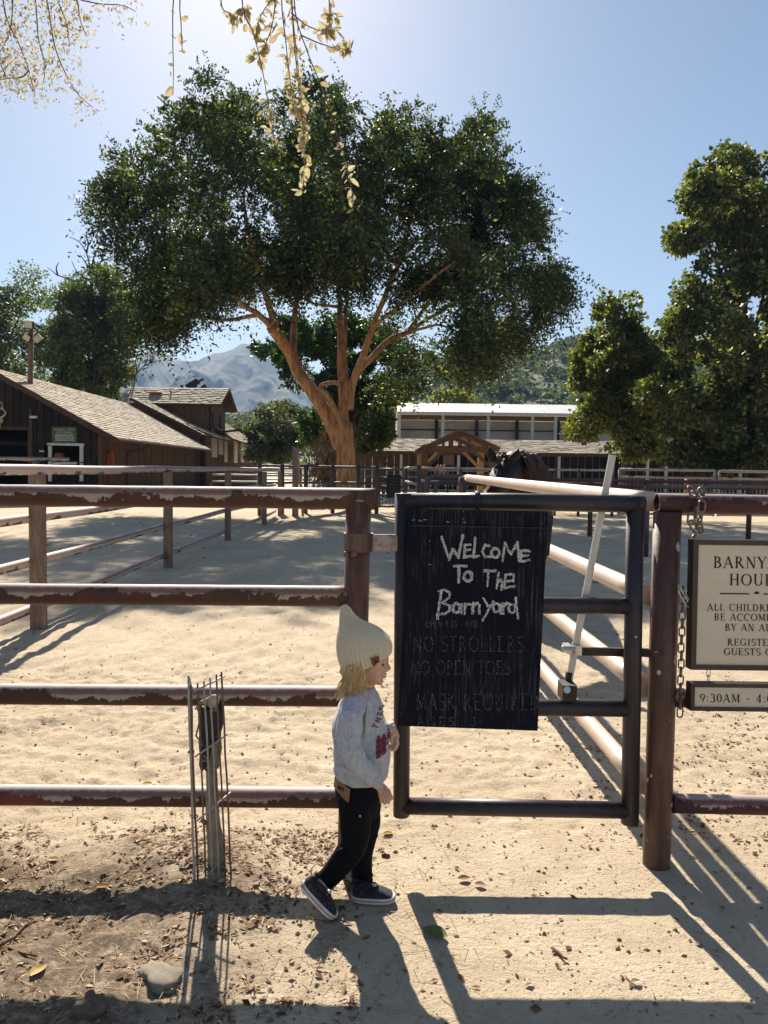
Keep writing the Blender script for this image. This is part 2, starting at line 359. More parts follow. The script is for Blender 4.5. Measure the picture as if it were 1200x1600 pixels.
# ------------------------------------------------------------------ near pipe fence, left
YF = 2.77
rng2 = random.Random(3)
pm_left = pipe_mat('pipe_left', (.080, .036, .022), (.42, .34, .25), (.56, .46, .42), maroonish=(.25, .12, .085), bias=-.05, red=(.30, .055, .035), redx=(.9, 1.55))
pm_right = pipe_mat('pipe_right', (.060, .022, .022), (.38, .31, .26), (.46, .36, .34), maroonish=(.19, .075, .065), bias=-.08)
def rust_mat(name, a, b_, c, fleck=.0):
    m, nt, b = nodes(name); co = coords(nt); st = coords(nt, (9, 9, 1.3))
    n1 = noi(nt, st, 3.2, 6, .7); n2 = noi(nt, co, 26, 5, .7)
    col = ramp(nt, n1, [(.32, a), (.5, b_), (.7, c)])
    col = mix(nt, ramp(nt, n2, [(.5, (0, 0, 0)), (.75, (.5, .5, .5))]), col, tuple(x * .45 for x in a))
    if fleck: col = mix(nt, ramp(nt, noi(nt, co, 21, 2, .4), [(fleck, (0, 0, 0)), (fleck + .015, (1, 1, 1))]), col, (.55, .45, .36))
    nt.links.new(col, b.inputs['Base Color']); b.inputs['Roughness'].default_value = .5; b.inputs['Specular IOR Level'].default_value = .5
    bump(nt, b, n2, .35, .003); return m
m_postl = rust_mat('rusty_post', (.075, .028, .019), (.12, .046, .026), (.23, .12, .065))
m_postr = rust_mat('right_post', (.05, .02, .015), (.085, .034, .022), (.15, .07, .038), .69)
m_gate = rust_mat('gate_paint', (.014, .013, .020), (.022, .017, .022), (.055, .026, .018), .80)
m_gate2 = m_gate
def rail_pts(a, b, n=24, wob=.0015):
    a = Vector(a); b = Vector(b); return [a.lerp(b, i / n) + Vector((0, rng2.uniform(-wob, wob) * .3, rng2.uniform(-wob, wob) * .3)) for i in range(n + 1)]
lf_ = thing('pipe_fence', 'near pipe fence of four rails with flaking maroon paint, left of the gate', 'fence', P(561, 1395, YF))
pa, pb = P(561, 766, YF), P(545, 1400, YF)
MB().tube([pb + (pb - pa).normalized() * .05, pb, pa.lerp(pb, .5), pa - (pb-pa) * .0], [.046] * 4, 28).build('post', m_postl, lf_, True)
pl2 = Vector((-2.9, YF + .02, 0)); MB().tube([pl2 - Vector((0, 0, .05)), pl2 + Vector((0, 0, 1.31))], .046, 24).build('post', m_postl, lf_, True)
for (y0, y1, r, x1) in ((773.5, 779.5, .0385, 586), (927.5, 931.5, .0375, 543), (1084.5, 1088, .0375, 541), (1242, 1246.5, .0370, 540)):
    a = P(0, y0, YF); b = P(x1, y1, YF); a2 = a + (a - b) * 1.35
    MB().tube(rail_pts(a2, b, 60), r, 28).build('rail', pm_left, lf_, True)
# weld seam bead where post meets the top rail
w = MB(); cen = P(561.5, 788, YF)
for i in range(26):
    t = i / 25 * math.pi; ang_ = -math.pi / 2 + (t - math.pi / 2) * 1.0
    x = .046 * math.sin(t * 2 - math.pi) ; 
    px_ = 541 + 40 * i / 25; arch = -10 * math.sin(math.pi * i / 25)
    w.ell(P(px_, 792 + arch, YF - .040 * math.sin(math.pi * i / 25) - .004), (.006, .004, .005), 8, 6)
w.build('weld_seam', mk('weld', (.42, .33, .27), (.2, .11, .08), 60, .5), lf_, True)

# near fence, right
rf_ = thing('pipe_fence', 'near dark maroon pipe fence right of the gate, with an open pipe end on top', 'fence', P(1025, 1365, YF))
pa, pb = P(1043, 800, YF), P(1025, 1368, YF)
MB().tube([pb + (pb - pa) * .08, pb, pa.lerp(pb, .5), pa], [.049] * 4, 32).build('post', m_postr, rf_, True)
pr2 = Vector((3.3, YF, 0)); MB().tube([pr2 - Vector((0, 0, .05)), pr2 + Vector((0, 0, 1.3))], .048, 24).build('post', m_postr, rf_, True)
a = P(1026, 786, YF); b = P(1200, 789, YF); b2 = b + (b - a) * 4.8
t = MB().tube(rail_pts(a, b2, 50, .001), .0355, 32, cap=False)
t.tube([p for p in rail_pts(a + Vector((.001, 0, 0)), a + Vector((.5, 0, 0)), 3, 0)], .0315, 32, cap=False)
t.build('rail', pm_right, rf_, True)
# ring closing the wall thickness of the open end
ring = MB(); vs_ = []
for j in range(32):
    aa = 2 * math.pi * j / 32; vs_ += [a + Vector((0, math.cos(aa) * .0355, math.sin(aa) * .0355)), a + Vector((0, math.cos(aa) * .0315, math.sin(aa) * .0315))]
ring.add(vs_, [(2 * j, 2 * j + 1, (2 * j + 3) % 64, (2 * j + 2) % 64) for j in range(32)]); ring.build('pipe_lip', m_weld if False else mk('lip', (.5, .42, .38), (.2, .12, .1), 50), rf_)
for (px, y0, y1, r) in ((1050, 1255, 1258.5, .0345), (1050, 1090, 1092, .0345), (1050, 935, 937, .0345)):
    a = P(px, y0, YF); b = P(1200, y1, YF)
    if y0 == 935: a = P(1060, y0, YF + .02); continue
    MB().tube(rail_pts(a, b + (b - a) * 6.5, 50, .001), r, 28).build('rail', pm_right, rf_, True)

# ------------------------------------------------------------------ side fence running away from the right post
m_pink = mk('pink_pipe', (.62, .50, .41), (.52, .385, .29), 5, .5, .2, 60, .002, spec=.5, lo=.3, hi=.7)
m_darkpipe = mk('dark_pipe', (.06, .03, .028), (.10, .045, .035), 7, .55, .2, 50, .002, spec=.5)
ff = thing('pipe_fence', 'pinkish pipe fence running away behind the gate to a rounded corner', 'fence', (.96, 3, 0))
far = P(727, 747, 8.0)
for z, zf in ((1.34, far.z), (.99, 1.02), (.645, .68), (.275, .31)):
    pts = [Vector((.985, YF + .06, z)).lerp(Vector((far.x + .02, 8.0, zf)), i / 20) for i in range(21)]
    if z == 1.34:
        e = pts.pop(); d = (e - pts[-1]).normalized()
        pts += [e - d * .05]
        corner = [e - d * .05, e + Vector((-.02, 0, -.008)), e + Vector((-.045, .01, -.04)), e + Vector((-.05, .01, -.10)), e + Vector((-.05, .01, -1.42))]
        MB().tube(pts, .037, 20).build('rail', m_pink, ff, True)
        MB().tube(catmull(corner, 16), .037, 18).build('corner_post', m_darkpipe, ff, True)
    else: MB().tube(pts, .037, 20).build('rail', m_pink, ff, True)
MB().tube([(.962, 5.4, -.05), (.962, 5.4, 1.3)], .04, 18).build('post', m_pink, ff, True) if False else None
# ------------------------------------------------------------------ gate
gt = thing('metal_gate', 'near black pipe gate with a rounded frame, hinged between the two front fences', 'gate', P(627, 1272, YF))
tl, bl = P(630, 771, YF), P(627, 1274, YF); tr, br = P(993, 776, YF), P(984, 1286, YF)
MB().tube([tl, tl.lerp(bl, .5), bl], .030, 28).build('stile', m_gate, gt, True)
MB().tube([tr, tr.lerp(br, .5), br], .032, 28).build('stile', m_gate, gt, True)
MB().tube([P(630, 784, YF), P(800, 784, YF), P(1006, 788, YF)], .0315, 28).build('rail', m_gate, gt, True)
for y in ((944, 947), (1104, 1107)):
    MB().tube([P(630, y[0], YF), P(990, y[1], YF)], .0305, 28).build('rail', m_gate, gt, True)
MB().tube([P(627, 1259, YF), P(986, 1266, YF)], .0305, 28).build('rail', m_gate, gt, True)
# hinge strap round the left post
hc = P(560, 847, YF); up = (P(561, 766, YF) - P(545, 1400, YF)).normalized()
h = MB(); rings = []
for k, (rr, off) in enumerate(((.0478, -.033), (.0535, -.033), (.0535, .033), (.0478, .033))):
    rings.append([hc + up * off + Vector((math.cos(i / 36 * 6.283) * rr, math.sin(i / 36 * 6.283) * rr, 0)) for i in range(36)])
h.loft(rings + [rings[0]], cap=False)
hg = h.build('hinge_strap', rust_mat('strap_rust', (.05, .03, .028), (.10, .05, .035), (.16, .09, .06)), gt)
pa_, pb_ = P(584, 848, YF - .02), P(621, 848, YF - .02)
MB().beam(pa_, pb_, .012, .060).build('hinge_plate', mk('plate', (.42, .34, .28), (.16, .07, .045), 14, .55, .3, 60, .002, lo=.42, hi=.55), gt)
MB().tube([P(541, 870, YF - .05), P(541, 862, YF - .05)], .009, 6).ell(P(553, 866, YF - .052), (.012, .006, .010), 10, 6).build('bolt', m_postl, gt)
# latch lever, clamp, bar and bolt
m_alu = mk('galvanised', (.55, .53, .50), (.42, .40, .37), 9, .42, .1, 60, .001, metal=.35, spec=.5, stretch=(6, 6, 1))
m_steel = mk('bright_steel', (.62, .60, .56), (.45, .42, .38), 20, .3, metal=.7)
m_blackm = mk('black_metal', (.02, .016, .015), (.05, .028, .02), 14, .55, .2, 60, .002)
YL = YF + .045
lv = MB().beam(P(957, 711, YL), P(888, 1068, YL), .024, .012, (0, 1, 0)).build('latch_lever', m_alu, gt)
MB().tube([P(882, 1013, YL - .04), P(899, 1013, YL - .04)], .010, 6).ell(P(880, 1013, YL - .04), (.007, .011, .011), 10, 6).build('clamp_bolt', m_steel, gt, label='bright steel bolt through the lever clamp')
MB().box(P(884, 1021, YL - .03), P(888, 1004, YL + .03)).box(P(899, 1024, YL - .03), P(903, 1004, YL + .03)).build('clamp', m_steel, gt)
MB().beam(P(903, 1017, YL), P(976, 1019, YL), .016, .030).build('latch_bar', m_blackm, gt)
MB().beam(P(1000, 1019, YL - .03), P(1030, 1021, YL - .05), .018, .030).build('latch_bolt', m_blackm, gt); MB().beam(P(1022, 1021, YF - .058), P(1037, 1021, YF - .058), .008, .012).build('bolt_end', m_blackm, gt)
MB().box(P(879, 1096, YF - .028), P(893, 1062, YL + .01)).beam(P(887, 1066, YL), P(889, 1050, YL), .02, .02, (0, 1, 0)).build('lever_bracket', m_blackm, gt)
MB().tube([P(886, 1078, YF - .034), P(886, 1078, YF - .044)], .0125, 20).tube([P(886, 1078, YF - .044), P(886, 1078, YF - .050)], .0065, 6).build('pivot_bolt', m_steel, gt, label='bright round pivot bolt at the foot of the lever')

# ------------------------------------------------------------------ stroke lettering
def glyphs():
    T, t = .15, .06
    g = {}
    def st(x): return ('l', x, 0, x, 1, T)
    def sf(*xs): return [('l', x - .11, y, x + .11, y, t) for x, y in xs]
    g['A'] = ([('l', .06, 0, .40, 1, t), ('l', .38, 1, .74, 0, T), ('l', .2, .34, .6, .34, t)] + sf((.06, .02), (.74, .02)), .84)
    g['B'] = ([st(.16), ('a', .2, .74, .34, .24, 90, -90), ('a', .2, .26, .42, .26, 90, -90), ('l', .02, .97, .25, .97, t), ('l', .02, .02, .25, .02, t)], .74)
    g['C'] = ([('a', .46, .5, .40, .49, 48, 312), ('l', .74, .92, .74, .68, t)], .84)
    g['D'] = ([st(.16), ('a', .22, .5, .52, .48, 90, -90), ('l', .02, .97, .25, .97, t), ('l', .02, .02, .25, .02, t)], .86)
    g['E'] = ([st(.16), ('l', .02, .97, .62, .97, t), ('l', .16, .51, .5, .51, t), ('l', .02, .03, .66, .03, t), ('l', .62, .97, .62, .78, t), ('l', .5, .6, .5, .42, t), ('l', .66, .03, .66, .23, t)], .74)
    g['F'] = (g['E'][0][:3] + [g['E'][0][4], g['E'][0][5], ('l', .02, .02, .3, .02, t)], .68)
    g['G'] = (g['C'][0] + [('l', .76, .42, .76, .08, T), ('l', .62, .42, .88, .42, t)], .92)
    g['H'] = ([st(.16), st(.70), ('l', .16, .5, .7, .5, t)] + sf((.16, .02), (.16, .98), (.7, .02), (.7, .98)), .86)
    g['I'] = ([st(.18)] + sf((.18, .02), (.18, .98)), .38)
    g['K'] = ([st(.16), ('l', .2, .42, .64, 1, t), ('l', .3, .55, .72, 0, T)] + sf((.16, .02), (.16, .98), (.64, .98), (.74, .02)), .84)
    g['L'] = ([st(.16), ('l', .02, .03, .60, .03, t), ('l', .6, .03, .6, .25, t), ('l', .04, .98, .28, .98, t)], .68)
    g['M'] = ([('l', .12, 0, .14, 1, t), ('l', .15, 1, .48, .1, T), ('l', .48, .1, .80, 1, t), ('l', .84, 0, .84, 1, T)] + sf((.12, .02), (.14, .98), (.84, .02), (.86, .98)), 1.0)
    g['N'] = ([('l', .14, 0, .14, 1, t), ('l', .14, 1, .72, .0, T), ('l', .72, 0, .72, 1, t)] + sf((.14, .02), (.12, .98), (.72, .98)), .88)
    g['O'] = ([('a', .47, .5, .40, .49, 0, 360)], .94)
    g['P'] = ([st(.16), ('a', .2, .72, .36, .26, 90, -90), ('l', .02, .97, .25, .97, t), ('l', .04, .02, .28, .02, t)], .68)
    g['Q'] = (g['O'][0] + [('l', .5, .15, .85, -.15, T)], .94)
    g['R'] = ([st(.16), ('a', .2, .74, .34, .24, 90, -90), ('l', .34, .5, .72, .0, T), ('l', .02, .97, .25, .97, t), ('l', .04, .02, .28, .02, t), ('l', .66, .02, .86, .02, t)], .82)
    g['S'] = ([('a', .34, .745, .24, .235, 40, 270), ('a', .34, .255, .26, .245, 90, -140), ('l', .56, .94, .56, .72, t), ('l', .08, .06, .08, .28, t)], .66)
    g['T'] = ([st(.36), ('l', .03, .97, .69, .97, t), ('l', .03, .97, .03, .77, t), ('l', .69, .97, .69, .77, t)] + sf((.36, .02)), .72)
    g['U'] = ([('l', .16, .35, .16, 1, T), ('a', .43, .33, .27, .32, 180, 360), ('l', .70, .33, .70, 1, t)] + sf((.16, .98), (.7, .98)), .86)
    g['W'] = ([('l', .06, 1, .3, 0, T), ('l', .3, 0, .5, .9, t), ('l', .5, 1, .76, 0, T), ('l', .76, 0, .98, 1, t)] + sf((.06, .98), (.98, .98)), 1.05)
    g['Y'] = ([('l', .06, 1, .37, .45, T), ('l', .68, 1, .37, .45, t), ('l', .37, 0, .37, .48, T)] + sf((.06, .98), (.68, .98), (.37, .02)), .74)
    g['0'] = ([('a', .32, .5, .24, .49, 0, 360)], .64)
    g['1'] = ([st(.3), ('l', .14, .86, .3, .98, t)] + sf((.3, .02)), .6)
    g['3'] = ([('a', .28, .75, .22, .23, 150, -90), ('a', .28, .26, .25, .26, 90, -150)], .6)
    g['4'] = ([('l', .42, 0, .42, 1, T), ('l', .42, 1, .04, .3, t), ('l', .04, .28, .6, .28, t)], .66)
    g['9'] = ([('a', .3, .68, .24, .30, 0, 360), ('l', .54, .66, .3, 0, .1)], .62)
    g['7'] = ([('l', .06, .96, .55, .96, t), ('l', .55, .96, .22, 0, .1)], .6)
    g[':'] = ([('l', .1, .08, .1, .2, .13), ('l', .1, .58, .1, .7, .13)], .3)
    g['-'] = ([('l', .05, .42, .42, .42, .08)], .5); g['+'] = ([('l', .05, .45, .45, .45, .08), ('l', .25, .2, .25, .7, .08)], .5); g[' '] = ([], .42)
    return g
GL = glyphs()
def text_quads(txt, x, y, h, track=.10, align='c', mono=None, wmul=1.0):
    """flat lettering in 2D (x right, y up), returns list of quads"""
    wid = sum(GL[c][1] + track for c in txt) * h * wmul - track * h
    ox = x - wid / 2 if align == 'c' else x; out = []
    for c in txt:
        for s in GL[c][0]:
            if s[0] == 'l': segs = [(s[1], s[2], s[3], s[4], mono or s[5], mono or s[5])]
            else:
                _, cx, cy, rx, ry, a0, a1 = s; k = max(6, int(abs(a1 - a0) / 22)); segs = []
                for i in range(k):
                    q0, q1 = R(a0 + (a1 - a0) * i / k), R(a0 + (a1 - a0) * (i + 1) / k)
                    w0 = mono or (.055 + .10 * abs(math.cos(q0)) ** 1.5); w1 = mono or (.055 + .10 * abs(math.cos(q1)) ** 1.5)
                    segs.append((cx + rx * math.cos(q0), cy + ry * math.sin(q0), cx + rx * math.cos(q1), cy + ry * math.sin(q1), w0, w1))
            for (xa_, ya_, xb_, yb_, w0, w1) in segs:
                A = np.array([ox + xa_ * h * wmul, y + ya_ * h]); B = np.array([ox + xb_ * h * wmul, y + yb_ * h]); dd = B - A; L = np.linalg.norm(dd) or 1; nrm = np.array([-dd[1], dd[0]]) / L
                out.append([A + nrm * w0 * h / 2, A - nrm * w0 * h / 2, B - nrm * w1 * h / 2, B + nrm * w1 * h / 2])
        ox += (GL[c][1] + track) * h * wmul
    return out
def stroke_quads(pts, w, jit=0, rr=rng2):
    out = []
    for (a, b) in zip(pts[:-1], pts[1:]):
        A = np.array(a, float); B = np.array(b, float); L = np.linalg.norm(B - A)
        if L < 1e-6: continue
        k = max(1, int(L / (w * 1.6))); nrm = np.array([-(B - A)[1], (B - A)[0]]) / L
        for i in range(k):
            p = A + (B - A) * i / k + nrm * rr.uniform(-jit, jit); q = A + (B - A) * (i + 1.25) / k + nrm * rr.uniform(-jit, jit); w0 = w * rr.uniform(.7, 1.2)
            out.append([p + nrm * w0 / 2, p - nrm * w0 / 2, q - nrm * w0 / 2, q + nrm * w0 / 2])
    return out
def put_quads(quads, to3, dn, base=.0006, inc=.000004):
    V_ = []
    for i, q in enumerate(quads):
        for p in q: V_.append(tuple(to3(p[0], p[1]) + dn * (base + inc * i)))
    return V_

# ------------------------------------------------------------------ chalkboard on the gate
YB = 2.695
TL, TR, BR, BL = P(639, 795, YB), P(856, 799, YB), P(840, 1142, YB), P(621, 1134, YB)
cb = thing('chalkboard', 'tall black chalkboard with handwritten welcome message, strapped onto the gate', 'chalkboard', BL)
def board_mat(name):
    m, nt, b = nodes(name); co = coords(nt); st = coords(nt, (1, 1, .06))
    n = noi(nt, st, 110, 6, .75); n2 = noi(nt, coords(nt, (1, 1, .5)), 7, 5, .65); n3 = noi(nt, co, 160, 3, .6)
    sm = math_(nt, 'MULTIPLY', ramp(nt, n, [(.50, (0, 0, 0)), (.72, (1, 1, 1))]), ramp(nt, n2, [(.44, (.03, .03, .03)), (.62, (1, 1, 1))]))
    sm = math_(nt, 'MULTIPLY', sm, math_(nt, 'ADD', n3, .1))
    col = mix(nt, math_(nt, 'MULTIPLY', sm, .45), (.0065, .0075, .014), (.42, .42, .45))
    nt.links.new(col, b.inputs['Base Color']); b.inputs['Roughness'].default_value = .75; b.inputs['Specular IOR Level'].default_value = .12
    bump(nt, b, n3, .15, .001); return m
nb = (BR - BL).cross(TL - BL).normalized(); nb = nb if nb.y < 0 else -nb
back = Vector((0, .018, 0))
MB().prism([BL, BR, TR, TL], back).build('panel', board_mat('chalkboard_black'), cb)
m_bfr = mk('board_edge', (.012, .012, .016), (.035, .025, .022), 20, .6, .2)
w = MB().beam(TL.lerp(BL, .075) - Vector((0, .004, 0)), TR.lerp(BR, .075) - Vector((0, .004, 0)), .006, .004)
w.build('groove_strip', m_bfr, cb)
bk = Vector((.022, .03, 0)); MB().prism([BL.lerp(TL, .35) + bk, BR.lerp(TR, .80) + bk * .8, TR.lerp(BR, .02) + bk * 1.35, TL.lerp(BL, .02) + bk], Vector((0, .012, 0))).build('back_panel', m_bfr, cb)
st_ = MB(); cst = P(745, 784, YF)
st_.tube([cst + Vector((0, math.cos(a) * .036, math.sin(a) * .036)) for a in np.linspace(0, 6.283, 25)[:-1]], .0035, 6, closed=True, flat=1)
st_.v = [(cst.x + (v[0] - cst.x) * 3.0, v[1], v[2]) for v in st_.v]
st_.build('strap', m_bfr, cb, True)
# three pale nicks left by staples
def B3(cx, cy): return P(600 + cx / 3.81, 740 + cy / 3.81, YB)
def ell2(cx, cy, rx, ry, a0=0, a1=360, n=14): return [(cx + rx * math.cos(R(a0 + (a1 - a0) * i / n)), cy + ry * math.sin(R(a0 + (a1 - a0) * i / n))) for i in range(n + 1)]
S1 = [[(340, 375), (385, 510), (408, 452), (440, 500), (468, 370)], [(478, 420), (475, 498)], [(475, 424), (515, 420)], [(475, 456), (510, 452)], [(475, 497), (522, 490)],
      [(541, 380), (530, 500), (563, 490)], [(630, 432), (602, 424), (584, 460), (600, 495), (636, 492)], ell2(665, 472, 24, 27),
      [(708, 520), (722, 410), (757, 480), (797, 408), (803, 515)], [(815, 455), (812, 525)], [(812, 458), (868, 460)], [(812, 490), (858, 488)], [(812, 526), (864, 516)],
      [(410, 550), (492, 550)], [(447, 550), (445, 645)], ell2(500, 612, 24, 29), [(592, 580), (668, 578)], [(625, 580), (618, 668)],
      [(680, 588), (668, 680)], [(670, 655), (690, 632), (703, 648), (698, 690)], [(726, 600), (714, 684)], [(722, 600), (774, 600)], [(718, 642), (772, 638)], [(714, 684), (778, 668)], [(772, 600), (770, 634)],
      [(342, 700), (318, 862)], [(322, 700), (362, 688), (393, 708), (388, 735), (348, 768), (392, 785), (392, 812), (365, 832), (316, 838)],
      ell2(430, 800, 20, 28), [(455, 775), (458, 832)], [(478, 770), (480, 832)], [(480, 795), (498, 773), (515, 776)], [(530, 765), (525, 830)], [(528, 790), (555, 766), (568, 782), (566, 830)],
      [(590, 738), (624, 795)], [(655, 755), (590, 870)], ell2(668, 797, 20, 27), [(692, 772), (696, 830)], [(710, 768), (713, 832)], [(712, 790), (728, 772), (744, 776)], ell2(762, 806, 20, 25), [(780, 735), (796, 862)]]
q1 = []
for s in S1:
    bold = 2
    for k in range(3):
        o = (rng2.uniform(-4.5, 4.5), rng2.uniform(-4.5, 4.5)); q1 += stroke_quads([(x + o[0], y + o[1]) for x, y in s], 10.5, 2.0)
V_ = put_quads(q1, B3, nb, .0004, .0000015)
def chalk_mat(name, col, lo, hi, scale=150):
    m, nt, b = nodes(name); co = coords(nt); n = noi(nt, co, scale, 3, .6)
    c = mix(nt, ramp(nt, n, [(lo, (0, 0, 0)), (hi, (1, 1, 1))]), (.012, .013, .02), col)
    nt.links.new(c, b.inputs['Base Color']); b.inputs['Roughness'].default_value = .95; return m
link('chalk_writing', fastmesh('chalk_writing', np.array(V_), 4, chalk_mat('chalk', (.72, .69, .67), .36, .60, 230), wloc(cb)), cb, 'stuff', label='bold white chalk words WELCOME TO THE BARNYARD')
q2 = []
def faint(txt, x, y, h, tr, ws, w=2.6, jit=1.5):
    for q in text_quads(txt, 0, 0, h, tr, 'l', wmul=ws):
        a = (q[0] + q[1]) / 2; b = (q[2] + q[3]) / 2; q2.extend(stroke_quads([(x + a[0], y - a[1]), (x + b[0], y - b[1])], w, jit))
def drop_serifs(txt): return txt
_G = dict(GL)
for k_, (ss, w_) in list(GL.items()): GL[k_] = ([s for s in ss if not (s[0] == 'l' and abs(s[3] - s[1]) + abs(s[4] - s[2]) < .24 and k_ not in ':-')], w_)
faint('OPEN 9:30 - 4:00', 248, 915, 38, .12, .72, 2.4)
faint('NO STROLLERS', 172, 1060, 92, .12, .70)
faint('NO OPEN TOES', 160, 1195, 82, .10, .72)
faint('MASK REQUIRED', 190, 1408, 100, .10, .66)
faint('AGES  3+', 196, 1500, 52, .25, 1.1)
GL = _G
V_ = put_quads(q2, B3, nb, .0004, .0000015)
link('faint_writing', fastmesh('faint_writing', np.array(V_), 4, chalk_mat('faint_chalk', (.30, .28, .245), .46, .62, 220), wloc(cb)), cb, 'stuff', label='half rubbed out rules in thin chalk lettering')
q3 = []
for (x, y, l) in ((165, 277, 18), (205, 279, 10), (215, 284, 8), (232, 276, 20), (372, 286, 16), (468, 270, 5), (470, 290, 16), (265, 540, 14), (268, 400, 5), (468, 225, 5)): q3 += stroke_quads([(x, y), (x + l, y + rng2.uniform(-3, 3))], 3.2, .5)
link('scratch', fastmesh('scratch', np.array(put_quads(q3, B3, nb, .0009, .00001)), 4, mk('scr', (.5, .5, .5)), wloc(cb)), cb, 'stuff')

# ------------------------------------------------------------------ hanging signs
m_cream = mk('sign_cream', (.67, .575, .44), (.61, .52, .39), 4, .6, stretch=(1, 1, 10), lo=.35, hi=.75)
m_ink = mk('sign_ink', (.014, .012, .014), None, 9, .5)
m_sfr = mk('sign_frame', (.022, .012, .012), (.04, .02, .018), 18, .4, .15, spec=.5)
def sign(name, label, corners, Y, thick, fr, rows, cat='sign'):
    (xl, yt), (xr, yb) = corners; tl_, tr_ = P(xl, yt, Y), P(xr, yt + (xr - xl) * .012, Y); bl_, br_ = P(xl - (yb - yt) * .022, yb, Y), P(xr - (yb - yt) * .022, yb + (xr - xl) * .012, Y)
    t = thing(name, label, cat, bl_)
    off = Vector((-.004, thick, 0))
    cx = (bl_ + br_ + tl_ + tr_) / 4
    ins = lambda p, f: p + (cx - p).normalized() * f
    def lerp2(u, v): return (bl_.lerp(br_, u)).lerp(tl_.lerp(tr_, u), v)
    W = (br_ - bl_).length; H = (tl_ - bl_).length; fu, fv = fr / W, fr / H
    MB().prism([lerp2(fu * .9, fv * .9), lerp2(1 - fu * .9, fv * .9), lerp2(1 - fu * .9, 1 - fv * .9), lerp2(fu * .9, 1 - fv * .9)], off * .8).build('panel', m_cream, t)
    fo = Vector((0, -.006, 0))
    for (a, b, c, d) in (((0, 0), (1, 0), (1 - fu, fv), (fu, fv)), ((1, 0), (1, 1), (1 - fu, 1 - fv), (1 - fu, fv)), ((1, 1), (0, 1), (fu, 1 - fv), (1 - fu, 1 - fv)), ((0, 1), (0, 0), (fu, fv), (fu, 1 - fv))):
        MB().prism([lerp2(*q) + fo for q in (a, b, c, d)], off + Vector((0, .006, 0))).build('frame', m_sfr, t)
    q = []
    for r in rows:
        if r[0] == 't': q += text_quads(r[1], r[2], -r[3], r[4], r[5] if len(r) > 5 else .12, r[6] if len(r) > 6 else 'c')
        elif r[0] == 'l': q.append([np.array(p) for p in ((r[1], -r[3] - r[4] / 2), (r[2], -r[3] - r[4] / 2), (r[2], -r[3] + r[4] / 2), (r[1], -r[3] + r[4] / 2))])
        elif r[0] == 'd':
            for i in range(12):
                a0, a1 = i * math.pi / 12, (i + 1) * math.pi / 12
                c0, s0, c1, s1 = math.cos(a0), math.sin(a0), math.cos(a1), math.sin(a1)
                q.append([np.array((r[1] + r[3] * c0, -r[2] + r[3] * s0)), np.array((r[1] - r[3] * c0, -r[2] + r[3] * s0)), np.array((r[1] - r[3] * c1, -r[2] + r[3] * s1)), np.array((r[1] + r[3] * c1, -r[2] + r[3] * s1))])
    to3 = lambda x, y: P(x + (y + yt) * .015, -y + (x - 1183) * .012, Y)
    V_ = put_quads(q, to3, Vector((0, -1, 0)), .0012, .0000008)
    link('lettering', fastmesh('lettering', np.array(V_), 4, m_ink, wloc(t)), t, 'stuff')
    return t
YS = 2.69
sign('hanging_sign', 'large cream sign headed BARNYARD HOURS in a dark frame, hanging by chain', ((1083, 843), (1290, 1046)), YS, .035, .018,
     [('t', 'BARNYARD', 1183, 888, 18, .14), ('t', 'HOURS', 1183, 915, 18, .14), ('l', 1126, 1172, 928, 2.0), ('l', 1194, 1240, 928, 2.0), ('d', 1183.5, 928, 4.2),
      ('t', 'ALL CHILDREN MUST', 1186, 955, 11, .13), ('t', 'BE ACCOMPANIED', 1186, 970, 11, .13), ('t', 'BY AN ADULT', 1186, 986, 11, .13), ('t', 'REGISTERED', 1186, 1009, 11, .13), ('t', 'GUESTS ONLY', 1186, 1024, 11, .13)])
sign('hanging_sign', 'narrow cream opening times sign reading 9:30AM, hanging under the larger sign', ((1079, 1067), (1287, 1110)), YS, .03, .014,
     [('t', '9:30AM - 4:00PM', 1094, 1098, 13, .16, 'l')])
def ch_link(c, ax, perp, L, W, r):
    ax = Vector(ax).normalized(); perp = Vector(perp).normalized(); pts = []
    for i in range(18):
        a = 2 * math.pi * i / 18; pts.append(Vector(c) + ax * (math.sin(a) * (W / 2) + (L / 2 - W / 2) * (1 if math.sin(a) > 0 else -1)) + perp * math.cos(a) * W / 2)
    return MB().tube(pts, r, 8, closed=True)
m_chain = mk('chain_metal', (.10, .06, .05), (.26, .21, .18), 60, .4, metal=.5, spec=.6)
eh = MB()
for px in (1107, 1258):
    for k, y in enumerate((1052, 1060)): eh.add(*(lambda l: (l.v, l.f))(ch_link(P(px, y, YS + .02), (0, 0, 1), (1, 0, 0) if k == 0 else (0, 1, 0), .026, .013, .0016)))
tag(eh.build('eye_hooks', m_steel, None, True, 'stuff'), 'small steel hook links joining the large sign to the narrow sign below', 'hooks')
chn = thing('chain', 'heavy rusty chain looped over the right top rail, holding the sign', 'chain', P(1085, 840, YF - .05))
c0 = P(1087, 788, YF); ks = []
for i, a in enumerate(np.linspace(-60, 205, 6)):
    p = c0 + Vector(((i % 2) * .002, -math.cos(R(a)) * .047, math.sin(R(a)) * .047)); tgt = Vector((0, math.sin(R(a)), math.cos(R(a))))
    ch_link(p, tgt, (1, 0, 0) if i % 2 else (0, math.cos(R(a)), -math.sin(R(a))), .042, .024, .0042).build('link', m_chain, chn, True)
